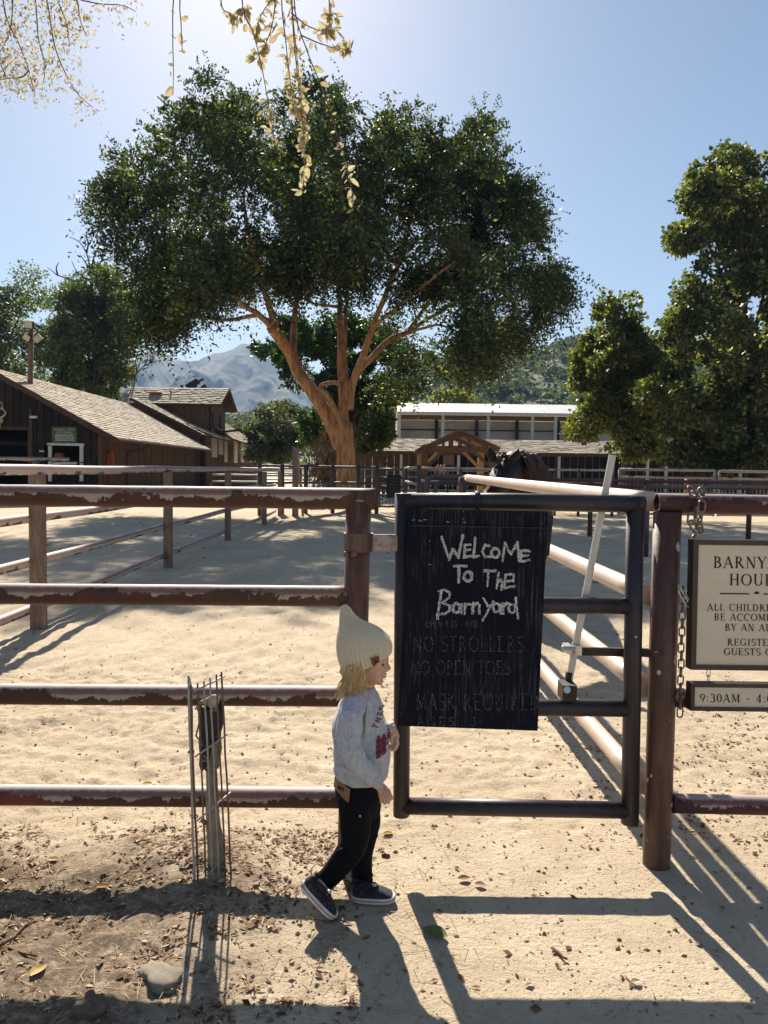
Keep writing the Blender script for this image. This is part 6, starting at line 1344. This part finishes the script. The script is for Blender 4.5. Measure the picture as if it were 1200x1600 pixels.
for pts, r_ in (([C(580, 1300, 2.53), C(588, 1306, 2.55)], .012), ([C(560, 1330, 2.54), C(582, 1322, 2.555)], .010), ([C(520, 1358, 2.428), C(534, 1350, 2.424), C(545, 1344, 2.426)], .008), ([C(560, 1370, 2.55), C(580, 1368, 2.56)], .010), ([C(528, 1330, 2.43), C(545, 1326, 2.42)], .009)): chain(Tm, pts, [r_ * .7] * len(pts) if len(pts) == 2 else [r_ * .5, r_, r_ * .5], 8)
tm_ = organic(Tm, .0048, 4, .5, .0035, 20); place('trousers', tm_, m_blk, kid)
bvh_t = BVHTree.FromPolygons([v.co + wloc(kid) for v in tm_.vertices], [p.vertices for p in tm_.polygons])
cuff('trouser_cuff', C(507, 1377, 2.47), C(499, 1385, 2.47), .034, .030, m_blk, kid, 20); cuff('trouser_cuff', C(566, 1374, 2.575), C(567, 1386, 2.575), .035, .032, m_blk, kid, 20)
# decals that follow the cloth
def wrap_quads(name, quads, bvh, mat, off=.0032, parent=kid, cast=None, label=None):
    """small flat pieces laid on a garment, each corner dropped onto the cloth"""
    V_ = []
    for i, q_ in enumerate(quads):
        pts = []
        for p_ in q_:
            h_, n_ = hit(bvh, p_[0], p_[1]); pts.append(tuple(h_ + n_ * off + Vector((0, -i * .000002, 0))))
        if max(p_[1] for p_ in pts) - min(p_[1] for p_ in pts) < .05: V_ += pts
    return link(name, fastmesh(name, np.array(V_), 4, mat, wloc(parent)), parent, 'stuff', label)
m_maroon = mk('maroon_print', (.20, .028, .045), (.16, .022, .036), 40, .8)
def split(q_, n=3):
    a, b, c, d = [np.array(v) for v in q_]; return [[a + (d - a) * i / n, b + (c - b) * i / n, b + (c - b) * (i + 1) / n, a + (d - a) * (i + 1) / n] for i in range(n)]
def rowtext(txt, pts, h):
    out = []
    for ch_, (x, y, ang) in zip(txt, pts):
        for q_ in text_quads(ch_, 0, 0, h, 0, 'c', mono=.17, wmul=.8):
            c, s = math.cos(R(ang)), math.sin(R(ang)); out.append([(x + a_ * c - (-b_) * s, y + a_ * s + (-b_) * c) for a_, b_ in q_])
    return out
cr5 = lambda x, y: (440 + x / 5, 920 + y / 5)
wrap_quads('print_lettering', rowtext('THES', [(*cr5(748, 1035), -52), (*cr5(768, 995), -56), (*cr5(787, 955), -64), (*cr5(800, 915), -76)], 8.5), bvh_s, m_maroon, label='maroon lettering arched across the chest')
pq = []
for (x, w, t_, b2_) in ((757, 17, 1095, 1250), (795, 17, 1098, 1235), (835, 15, 1090, 1222)):
    for i in range(20):
        y0_, y1_ = t_ + (b2_ - t_) * i / 20, t_ + (b2_ - t_) * (i + 1) / 20; wi = lambda v: w * (.35 + .65 * min(1, (v - t_) / 30)) * (1 + .16 * math.sin(v * .16 + x)); pq.append([cr5(x - wi(y0_), y0_), cr5(x + wi(y0_), y0_), cr5(x + wi(y1_), y1_), cr5(x - wi(y1_), y1_)])
pq += [[cr5(*v) for v in ((738, 1225), (846, 1200), (842, 1222), (742, 1252))]]
wrap_quads('print_figure', [s_ for q_ in pq for s_ in split(q_, 4)], bvh_s, m_maroon, label='maroon printed three-part figure under the lettering')
m_patch = mk('leather_patch', (.34, .19, .08), (.26, .14, .06), 30, .6)
def patch(name, c4_, bvh, mat, off, nn=5):
    (a, b, c, d) = [np.array(v, float) for v in c4_]; out = []
    for i in range(nn):
        for j in range(nn):
            f = lambda u, v: (a + (b - a) * u) * (1 - v) + (d + (c - d) * u) * v; out.append([f(i / nn, j / nn), f((i + 1) / nn, j / nn), f((i + 1) / nn, (j + 1) / nn), f(i / nn, (j + 1) / nn)])
    return wrap_quads(name, out, bvh, mat, off)
po = patch('leather_patch', [cr5(432, 1440), cr5(552, 1490), cr5(540, 1572), cr5(424, 1522)], bvh_t, m_patch, .006)
pk = []
for (x, y, w_, h_) in ((458, 1486, 5, 26), (468, 1484, 5, 30), (478, 1490, 5, 26), (488, 1488, 5, 34), (499, 1494, 5, 30), (456, 1494, 50, 4), (455, 1506, 52, 4)): pk.append([cr5(x, y), cr5(x + w_, y + 1), cr5(x + w_, y + h_), cr5(x, y + h_)])
for x in range(448, 540, 9): pk.append([cr5(x, 1464 + (x - 440) * .3), cr5(x + 5, 1465 + (x - 440) * .3), cr5(x + 5, 1468 + (x - 440) * .3), cr5(x, 1467 + (x - 440) * .3)])
for x in range(442, 510, 9): pk.append([cr5(x, 1520 + (x - 440) * .35), cr5(x + 5, 1521 + (x - 440) * .35), cr5(x + 5, 1524 + (x - 440) * .35), cr5(x, 1523 + (x - 440) * .35)])
o_ = wrap_quads('patch_print', pk, bvh_t, mk('patch_ink', (.03, .018, .012)), .0075)
h_, n_ = hit(bvh_t, 564, 1253); MB().ell(h_, (.0042, .003, .0042), 10, 6).build('button', m_steel, kid, True)
# hat
m_knit, nt, b_ = nodes('cream_knit'); f1 = noi(nt, coords(nt), 220, 3, .6); nt.links.new(ramp(nt, f1, [(.35, (.60, .49, .34)), (.6, (.72, .60, .44))]), b_.inputs['Base Color']); b_.inputs['Roughness'].default_value = 1; b_.inputs['Sheen Weight'].default_value = .4; bump(nt, b_, f1, .4, .0012)
HR = [((538.5, 1051.5), (611, 1019.5)), ((530, 1033), (612, 1009)), ((526.5, 1012), (607.5, 996)), ((527.5, 993), (598, 985.5)), ((530.5, 981), (583, 976.5)), ((531, 972.5), (565, 968.5)), ((531, 964), (554, 960)), ((531.5, 956), (549, 953)), ((533.5, 949), (545, 948)), ((536.5, 944.5), (540, 944))]
LL = catmull([C(*a) for a, b in HR], 60); RR_ = catmull([C(*b) for a, b in HR], 60); rings = []
ND = 176
for i, (a, b2_) in enumerate(zip(LL, RR_)):
    a = Vector(a); b2_ = Vector(b2_); cc_ = (a + b2_) / 2; hw = (b2_ - a) / 2; dep = hw.length * np.interp(i / 60, [0, .35, .6, 1], [.90, .88, .92, 1.0]); rib = .0026 * min(1, hw.length / .04) * (0 if i < 0 else 1)
    rw = .0012 * math.sin(i * 2.1) * (1 if i > 34 else .3)
    rings.append([cc_ + hw * (1 + (rib * (1 if k % 4 < 2 else -1) + rw) / max(hw.length, .01)) * math.cos(t) + Vector((0, (dep + rib * (1 if k % 4 < 2 else -1)) * math.sin(t), 0)) for k, t in enumerate(np.linspace(0, 6.28319, ND + 1)[:-1])])
inner = [[p_.lerp(sum(r_, Vector()) / ND, .04) for p_ in r_] for r_ in rings[:8]][::-1]
hb = MB(); hb.loft(inner + rings, cap=False); hat = hb.build('knit_hat', m_knit, kid, True)
hm = hat.data; bvh_h = BVHTree.FromPolygons([v.co + wloc(kid) for v in hm.vertices], [p.vertices for p in hm.polygons])
tb = patch('hat_label', [cr5(705, 492), cr5(752, 480), cr5(774, 552), cr5(728, 566)], bvh_h, mk('brown_label', (.24, .085, .04), (.18, .06, .03), 30, .6), .0055, 6)
o_ = wrap_quads('label_print', [[cr5(*v) for v in q_] for q_ in (((722, 512), (728, 511), (738, 545), (732, 547)), ((744, 506), (750, 505), (760, 540), (754, 541)), ((726, 526), (756, 518), (757, 522), (727, 530)))], bvh_h, mk('lp', (.07, .025, .015)), .0066)
# hair: loose strands from under the hat
m_hair = mk('blond_hair', (.62, .40, .17), (.82, .60, .32), 90, .5, stretch=(1, 1, .2), spec=.4)
Hm = MB(); hrn = random.Random(11)
def strand(pts, r_=.0014):
    q_ = catmull(pts, 9); Hm.tube(q_, [r_ * (1 - .6 * i / 9) for i in range(10)], 3, cap=False)
for i in range(900):
    u = hrn.random(); side_ = hrn.random(); x0 = 541 + 24 * u; y0 = 1050 - 10 * u; Yn = YC - .066 * math.sin(math.pi * min(1, .30 + side_ * .7)) * (1 if side_ < .8 else -1) + hrn.uniform(-.012, .004)
    ln = hrn.uniform(.55, 1.1); fx = -6 * (1 - u) + hrn.gauss(0, 5) - 2; bx = hrn.gauss(0, 3)
    strand([C(x0, y0 - 6, Yn), C(x0 + bx - 1, y0 + 12 * ln, Yn - .004), C(x0 + fx * .6 + bx, y0 + 28 * ln, Yn - .006 + hrn.uniform(-.01, .01)), C(x0 + fx + hrn.gauss(0, 3), y0 + 42 * ln, Yn + hrn.uniform(-.02, .01))])
for i in range(150):
    u = hrn.random(); x0 = 560 + 26 * u; y0 = 1041 - 11 * u; h0, n0 = hit(bvh_b, x0, y0 + 3); s0 = h0 + n0 * .003
    L_ = hrn.uniform(.3, 1) * (34 - 20 * u); h1, n1 = hit(bvh_b, x0 - 1 + hrn.gauss(0, 1.5), y0 + L_ * .5); h2 = C(x0 - 6 + hrn.gauss(0, 4), y0 + L_, h1.y); strand([s0, h1 + n1 * hrn.uniform(.002, .006), h2 + Vector((0, -.006, 0))], .0009)
for (a, b2_, c_) in (((566, 1042), (563, 1062), (566, 1078)), ((562, 1044), (558, 1065), (552, 1085)), ((574, 1040), (566, 1056), (568, 1070)), ((585, 1062), (597, 1072), (603, 1073)), ((590, 1066), (599, 1074), (604, 1072.5))):
    for k in range(5): strand([C(a[0] + hrn.gauss(0, .8), a[1], 2.455), C(b2_[0] + hrn.gauss(0, .8), b2_[1], 2.449), C(c_[0] + hrn.gauss(0, 1), c_[1], 2.445)], .0009)
Hm.build('hair', m_hair, kid, True, kind='stuff')
chain_ = MB(); chain(chain_, [C(558, 1042), C(553, 1056), C(549, 1070), C(545, 1082)], [.056, .040, .022, .010], 14, 1.0); place('hair_base', organic(chain_, .004, 3, .5, .009, 60), mk('hair_under', (.62, .40, .17), (.80, .58, .30), 60, .6, .5, 120, .003, stretch=(1, 1, .25)), kid)
# shoes
m_shoe, nt, b_ = nodes('checked_canvas'); ck = N(nt, 'ShaderNodeTexChecker'); ck.inputs['Scale'].default_value = 70; ck.inputs['Color1'].default_value = (.010, .010, .016, 1); ck.inputs['Color2'].default_value = (.032, .03, .042, 1); nt.links.new(coords(nt), ck.inputs[0]); nt.links.new(ck.outputs[0], b_.inputs['Base Color']); b_.inputs['Roughness'].default_value = .85
m_sole = mk('white_rubber', (.66, .63, .58), (.50, .46, .41), 20, .55); m_stripe = mk('sole_stripe', (.015, .015, .03)); m_canvas = mk('black_canvas', (.010, .010, .013), (.02, .02, .024), 40, .8)
def shoe(heel, toe, Yc, foot_up, ln=1.0, label=None):
    """heel/toe: image points of the underside of the sole; built lying along heel->toe"""
    hp, tp = C(*heel, Yc), C(*toe, Yc); ax = (tp - hp); L = ax.length; ax.normalize(); sd_ = Vector((0, 1, 0)); up = sd_.cross(ax) * -1
    up = up if up.z > 0 else -up; sd_ = up.cross(ax).normalized()
    t = bpy.data.objects.new('shoe', None); COL.objects.link(t); t.parent = kid; t.location = hp - wloc(kid)
    if label: t['label'] = label
    def W(u):       # sole half width
        return .031 * math.sqrt(max(0, 1 - ((u - .5) / .5) ** 4)) * (1 + .14 * math.sin((u - .35) * 3.0))
    us = 1 - (1 - np.linspace(0, 1, 25)) ** 1.0; us = .5 - .5 * np.cos(np.pi * np.linspace(0.02, .98, 26))
    def outline(z, f=1.0): return [hp + ax * (.5 + (u - .5) * (1 + (f - 1) * .6)) * L + sd_ * W(u) * f * s_ + up * z for s_, seq in ((1, us), (-1, us[::-1])) for u in seq]
    def flat_(zs, fs): m = MB(); m.loft([outline(z, f) for z, f in zip(zs, fs)]); return m
    flat_((0, .002, .009, .0095), (.95, 1.0, 1.02, 1.0)).build('sole', m_sole, t); flat_((.0095, .0118), (1.025, 1.025)).build('sole_stripe', m_stripe, t); flat_((.0118, .0190, .0200), (1.02, 1.0, .93)).build('foxing', m_sole, t)
    m = MB(); rings = []
    for i in range(25):
        u = .02 + .96 * i / 24; w = W(u) * .96; hgt = np.interp(u, [0, .05, .2, .38, .5, .62, .8, .93, 1], [.036, .052, .056, .056, .052, .044, .032, .022, .010]); 
        rings.append([hp + ax * u * L + sd_ * w * math.copysign(abs(math.cos(t_)) ** .8, math.cos(t_)) * (1 - .25 * max(0, math.sin(t_)) ** 2 * (u < .55)) + up * (.017 + (hgt - .017) * max(0, math.sin(t_)) ** .8) for t_ in np.linspace(0, math.pi, 17)])
    m.loft(rings); m.build('upper', m_shoe, t, True)
    c = hp + ax * L * .33 + up * .050; m = MB(); m.tube([c + ax * math.cos(a) * L * .26 + sd_ * math.sin(a) * .024 + up * (.004 * math.cos(2 * a) - .008 * math.cos(a)) for a in np.linspace(0, 6.283, 25)[:-1]], .0042, 8, closed=True); m.build('collar', m_canvas, t, True)
    m = MB()
    for s_ in (-1, 1): m.ell(hp + ax * L * .50 + sd_ * s_ * .022 + up * .035, (.016, .009, .014), 12, 8)
    m.build('elastic_gore', m_canvas, t, True, kind='stuff')
    MB().ell(hp + ax * L * .52 + up * .050, (.010, .010, .006), 12, 8).build('tongue', m_sole, t, True)
    MB().tube([hp + up * .050 + ax * .004, hp + up * .058 - ax * .006, hp + up * .050 - ax * .008], .0022, 6).build('pull_tab', m_canvas, t, True)
    q_ = hp + ax * L * .42 - sd_ * .0 + up * .012
    for s_ in (-1, 1): pass
    n_ = sd_ if sd_.y < 0 else -sd_; MB().beam(hp + ax * L * .47 + n_ * .0318 + up * .016, hp + ax * L * .53 + n_ * .0318 + up * .016, .002, .006, tuple(up)).build('side_tag', mk('tagw', (.5, .5, .6)), t)
    return t
shoe((468, 1382), (522, 1435), G(522, 1437).y - .006, 0, label='rear shoe with its heel lifted off the ground'); shoe((549, 1405.5), (618, 1405.5), G(585, 1409).y, 0, label='front shoe planted flat on the ground')

# ------------------------------------------------------------------ the horse
YHo = 7.0
hr = thing('horse', 'dark bay horse with a white blaze looking over the pink rail behind the gate', 'horse', (P(800, 730, YHo).x, YHo + .6, 0))
def Hh(px, py, dy=0): return P(px, py, YHo + dy)
m_hide = mk('bay_hide', (.010, .006, .006), (.020, .011, .009), 6, .5, .1, 60, .002, spec=.25); m_blaze = mk('white_blaze', (.62, .52, .45), (.5, .42, .36), 12, .7); m_mane = mk('mane', (.028, .016, .014), (.09, .045, .03), 40, .5, spec=.5, stretch=(1, 1, .2)); m_hoof = mk('hoof', (.05, .04, .035), None, 9, .5)
Hb = MB()
chain(Hb, [Hh(803, 722, .05), Hh(795, 735, -.05), Hh(782, 752, -.20), Hh(768, 776, -.33), Hh(757, 800, -.42), Hh(752, 814, -.45)], [.105, .125, .115, .085, .066, .060], 18)        # head, nose towards the gate
Hb.ell(Hh(800, 744, -.03), (.11, .10, .13), 16, 12); Hb.ell(Hh(797, 748, -.12), (.06, .05, .09), 12, 10)
chain(Hb, [Hh(808, 722, .1), Hh(820, 735, .3), Hh(822, 775, .5), Hh(815, 840, .62), Hh(806, 880, .75)], [.115, .15, .20, .26, .30], 20)
hx_ = lambda y: P(816, 880, y).x
chain(Hb, [(hx_(YHo + .8), YHo + .8, 1.02), (hx_(YHo + 1.5), YHo + 1.5, 1.0), (hx_(YHo + 2.2), YHo + 2.2, 1.02)], [.29, .32, .30], 22)
xh = Hh(806, 880).x
for (dx, y, kn) in ((-.16, .72, 1), (.15, .80, 1), (-.18, 2.30, -1), (.14, 2.38, -1)):
    yb = YHo + y; xh = hx_(yb)
    if kn > 0: chain(Hb, [(xh + dx * .9, yb, .95), (xh + dx, yb, .62), (xh + dx, yb - .01, .48), (xh + dx, yb, .25), (xh + dx, yb + .01, .12), (xh + dx, yb - .04, .04)], [.12, .065, .052, .036, .042, .045], 12)
    else: chain(Hb, [(xh + dx * .9, yb - .1, .98), (xh + dx, yb - .12, .72), (xh + dx, yb + .10, .50), (xh + dx, yb + .06, .28), (xh + dx, yb + .05, .12), (xh + dx, yb, .04)], [.18, .11, .055, .038, .042, .045], 12)
hm_ = organic(Hb, .018, 5, .5, .006, 5); ho = place('body', hm_, m_hide, hr)
for dx, y in ((-.16, .70), (.15, .78), (-.18, 2.30), (.14, 2.38)):
    xh = hx_(YHo + y); MB().loft([[(xh + dx + math.cos(a) * r_, YHo + y - .02 + math.sin(a) * r_ * 1.1, z_) for a in np.linspace(0, 6.283, 15)[:-1]] for r_, z_ in ((.066, 0), (.050, .07))]).build('hoof', m_hoof, hr, True)
for (bx_, by_, tx_, ty_, dy) in ((769, 722, 765, 698, -.10), (797, 722, 810, 701, -.22)):
    c, tp = Hh(bx_ + (3 if bx_ < 780 else 3), by_, dy), Hh(tx_, ty_, dy)
    b = MB(); rings = []
    for s_, w in ((0, .038), (.3, .052), (.6, .040), (.85, .018), (1, .003)): rings.append([c.lerp(tp, s_) + Vector((math.cos(a) * w, math.sin(a) * w * .55, 0)) for a in np.linspace(0, 6.283, 13)[:-1]])
    b.loft(rings); b.build('ear', m_hide, hr, True)
bvh_o = BVHTree.FromPolygons([v.co + wloc(hr) for v in hm_.vertices], [p.vertices for p in hm_.polygons])
bl = []
bz = [((772, 722), (776, 723)), ((767, 731), (778, 734)), ((761, 740), (775, 745)), ((752, 752), (768, 758)), ((748, 764), (761, 768)), ((744, 778), (757, 782)), ((742, 792), (756, 796)), ((743, 802), (757, 806))]
for (a, b2_), (c_, d_) in zip(bz[:-1], bz[1:]):
    for i in range(3):
        f = lambda p_, q_, u: (p_[0] + (q_[0] - p_[0]) * u, p_[1] + (q_[1] - p_[1]) * u); bl.append([f(a, b2_, i / 3), f(a, b2_, (i + 1) / 3), f(c_, d_, (i + 1) / 3), f(c_, d_, i / 3)])
V_ = []
for q_ in bl:
    pp_ = []
    for p_ in q_:
        d_ = ray(*p_); r0_ = bvh_o.ray_cast(CAM, d_.normalized()); pp_.append(tuple(r0_[0] + r0_[1] * .004) if r0_[0] else None)
    if all(pp_): V_ += pp_
if V_: link('blaze', fastmesh('blaze', np.array(V_), 4, m_blaze, wloc(hr)), hr, 'stuff')
for (px, py) in ((781, 739),):
    d_ = ray(px, py); r0_ = bvh_o.ray_cast(CAM, d_.normalized())
    if r0_[0]: MB().ell(r0_[0] - r0_[1] * .008, .022, 12, 8).build('eye', m_eye, hr, True)
mn = MB(); hn = random.Random(5)
for i in range(700):
    u = hn.random(); s0 = Vector(catmull([Hh(808, 712, .04), Hh(817, 712, .14), Hh(826, 718, .25), Hh(836, 735, .42), Hh(842, 760, .6)], 20)[int(u * 20)]) + Vector((hn.gauss(0, .02), hn.gauss(0, .03), hn.gauss(0, .012)))
    sg_ = hn.choice((-1, 1, 1)); L_ = hn.uniform(.10, .24); mn.tube(catmull([s0, s0 + Vector((.05 * sg_, -.04, .012)), s0 + Vector((.09 * sg_, -.08, -.4 * L_)), s0 + Vector((.12 * sg_ + hn.gauss(0, .02), -.10, -L_))], 6), [.004, .005, .005, .0045, .004, .003, .001], 3, cap=False)
for i in range(60):
    s0 = Hh(788, 713, -.07) + Vector((hn.gauss(0, .03), hn.gauss(0, .02), hn.gauss(0, .01))); e_ = Hh(777 + hn.gauss(0, 3), 724 + hn.uniform(-5, 6), -.20); mn.tube(catmull([s0, s0.lerp(e_, .4) + Vector((0, -.03, .03)), e_], 5), [.004, .004, .004, .003, .002, .001], 3, cap=False)
mn.build('mane', m_mane, hr, True, kind='stuff')
tl_ = MB(); 
for i in range(60): tl_.tube(catmull([(xh - .02, YHo + 2.5, 1.25), (xh + hn.gauss(0, .04), YHo + 2.62, 1.0), (xh + hn.gauss(0, .06), YHo + 2.62, .5)], 5), .008, 3, cap=False)
tl_.build('tail', m_mane, hr, True, kind='stuff')

# ------------------------------------------------------------------ small single things on the ground
def oneleaf(px, py, s, col, label, ang=0, name='fallen_leaf', z=.006):
    g = G(px, py, .0); g.z = float(hf(g.x, g.y)) + z; m = MB(); rings = []; c, sn = math.cos(ang), math.sin(ang)
    out = []
    for i in range(7):
        u = i / 6; w = s * .34 * math.sin(math.pi * min(.97, u * .94 + .03)) ** .8
        for k, v in enumerate((-1, -.5, 0, .5, 1)):
            x, y = (u - .5) * s, v * w; zz_ = abs(v) ** 1.5 * w * .5 + .25 * s * (u - .5) ** 2; out.append((g.x + x * c - y * sn, g.y + x * sn + y * c, g.z + zz_))
    m.add(out, [(i * 5 + k, i * 5 + k + 1, i * 5 + k + 6, i * 5 + k + 5) for i in range(6) for k in range(4)])
    return tag(m.build(name, mk('leafcol', col, tuple(v * .7 for v in col), 60, .7), None, True), label, 'leaf', 'single fallen leaves on the ground')
oneleaf(679, 1463, .085, (.16, .20, .05), 'green leaf lying in the gate shadow right of the child', -.5)
oneleaf(606, 1305, .040, (.55, .38, .07), 'small bright yellow leaf just under the near gate', .2)
oneleaf(158, 1394, .050, (.42, .20, .05), 'orange-brown leaf in the rail shadow at the left', .1)
oneleaf(60, 1521, .055, (.55, .36, .12), 'tan leaf at the bottom left edge of the dirt', 1.2)
oneleaf(83, 1353, .045, (.55, .33, .15), 'pale orange leaf on sunlit dirt left of the cage', -.2)
oneleaf(230, 1226, .045, (.45, .40, .06), 'yellowish leaf beside the lowest left rail', .2)
oneleaf(400, 1388, .035, (.40, .22, .15), 'pinkish brown leaf in the shadow right of the cage', .9)
oneleaf(725, 1377, .045, (.28, .11, .05), 'curled brown leaf on the path past the child', .1)
oneleaf(750, 1386, .040, (.38, .2, .1), 'thin reddish leaf sliver on the path under the gate', -.3)
oneleaf(993, 1539, .030, (.55, .42, .3), 'tiny pale dry leaf in the lower right gate shadow', .3)
def rock(px, py, rad, sc, col, label, name='rock', cat='rock', amp=.25, rz_=0):
    g = G(px, py); m = MB().ell((0, 0, 0), 1, 22, 14); vv = []
    for v in m.v:
        V__ = Vector(v); k_ = 1 + amp * noise.noise(V__ * 1.4 + Vector((px, py, 0))) + amp * .4 * noise.noise(V__ * 4); x, y, z = V__.x * k_ * rad * sc[0], V__.y * k_ * rad * sc[1], V__.z * k_ * rad * sc[2]
        vv.append((g.x + x * math.cos(rz_) - y * math.sin(rz_), g.y + x * math.sin(rz_) + y * math.cos(rz_), float(hf(g.x, g.y)) + z + rad * sc[2] * .35))
    m.v = vv; return tag(m.build(name, mk(name + 'm', col, tuple(c * .75 for c in col), 25, .9, .5, 60, .004), None, True), label, cat)
rock(250, 1530, .048, (1.0, 1.35, .34), (.27, .225, .175), 'pale flat stone half in shadow at the lower left', amp=.65, rz_=.5)
rock(141, 1582, .036, (1.0, 1.2, .8), (.16, .12, .09), 'dark crumbly clod at the bottom left edge', 'dirt_clod', 'clod', .6)
rock(816, 1337, .001, (1, 1, 1), (.1, .05, .03), 'x') if False else None
rock(602, 1338, .012, (1.2, .8, .8), (.12, .055, .04), 'small dark red seed pod right of the child', 'seed_pod', 'seed pod', .5)
for pts, r_, lab in (([(862, 1484), (872, 1491), (880, 1500), (886, 1503)], .005, 'crooked reddish twig on the path below the gate'), ([(0, 1478), (22, 1462), (38, 1447), (48, 1440)], .005, 'dark forked stick at the left edge of the dirt'), ([(8, 1478), (35, 1490), (58, 1497)], .004, 'pale thin stick at the lower left, beside the tan leaf'), ([(976, 1528), (990, 1542), (998, 1546)], .002, 'hair-thin stalk on the path at the lower right')):
    g_ = [G(*p_) for p_ in pts]; tag(MB().tube([Vector((p_.x, p_.y, float(hf(p_.x, p_.y)) + r_ + .003)) for p_ in g_], [r_, r_ * .9] + [r_ * .7] * (len(g_) - 2), 7).build('twig', mk('twigm', (.26, .13, .07), (.14, .08, .05), 50), None, True), lab, 'twig', 'loose twigs on the ground')
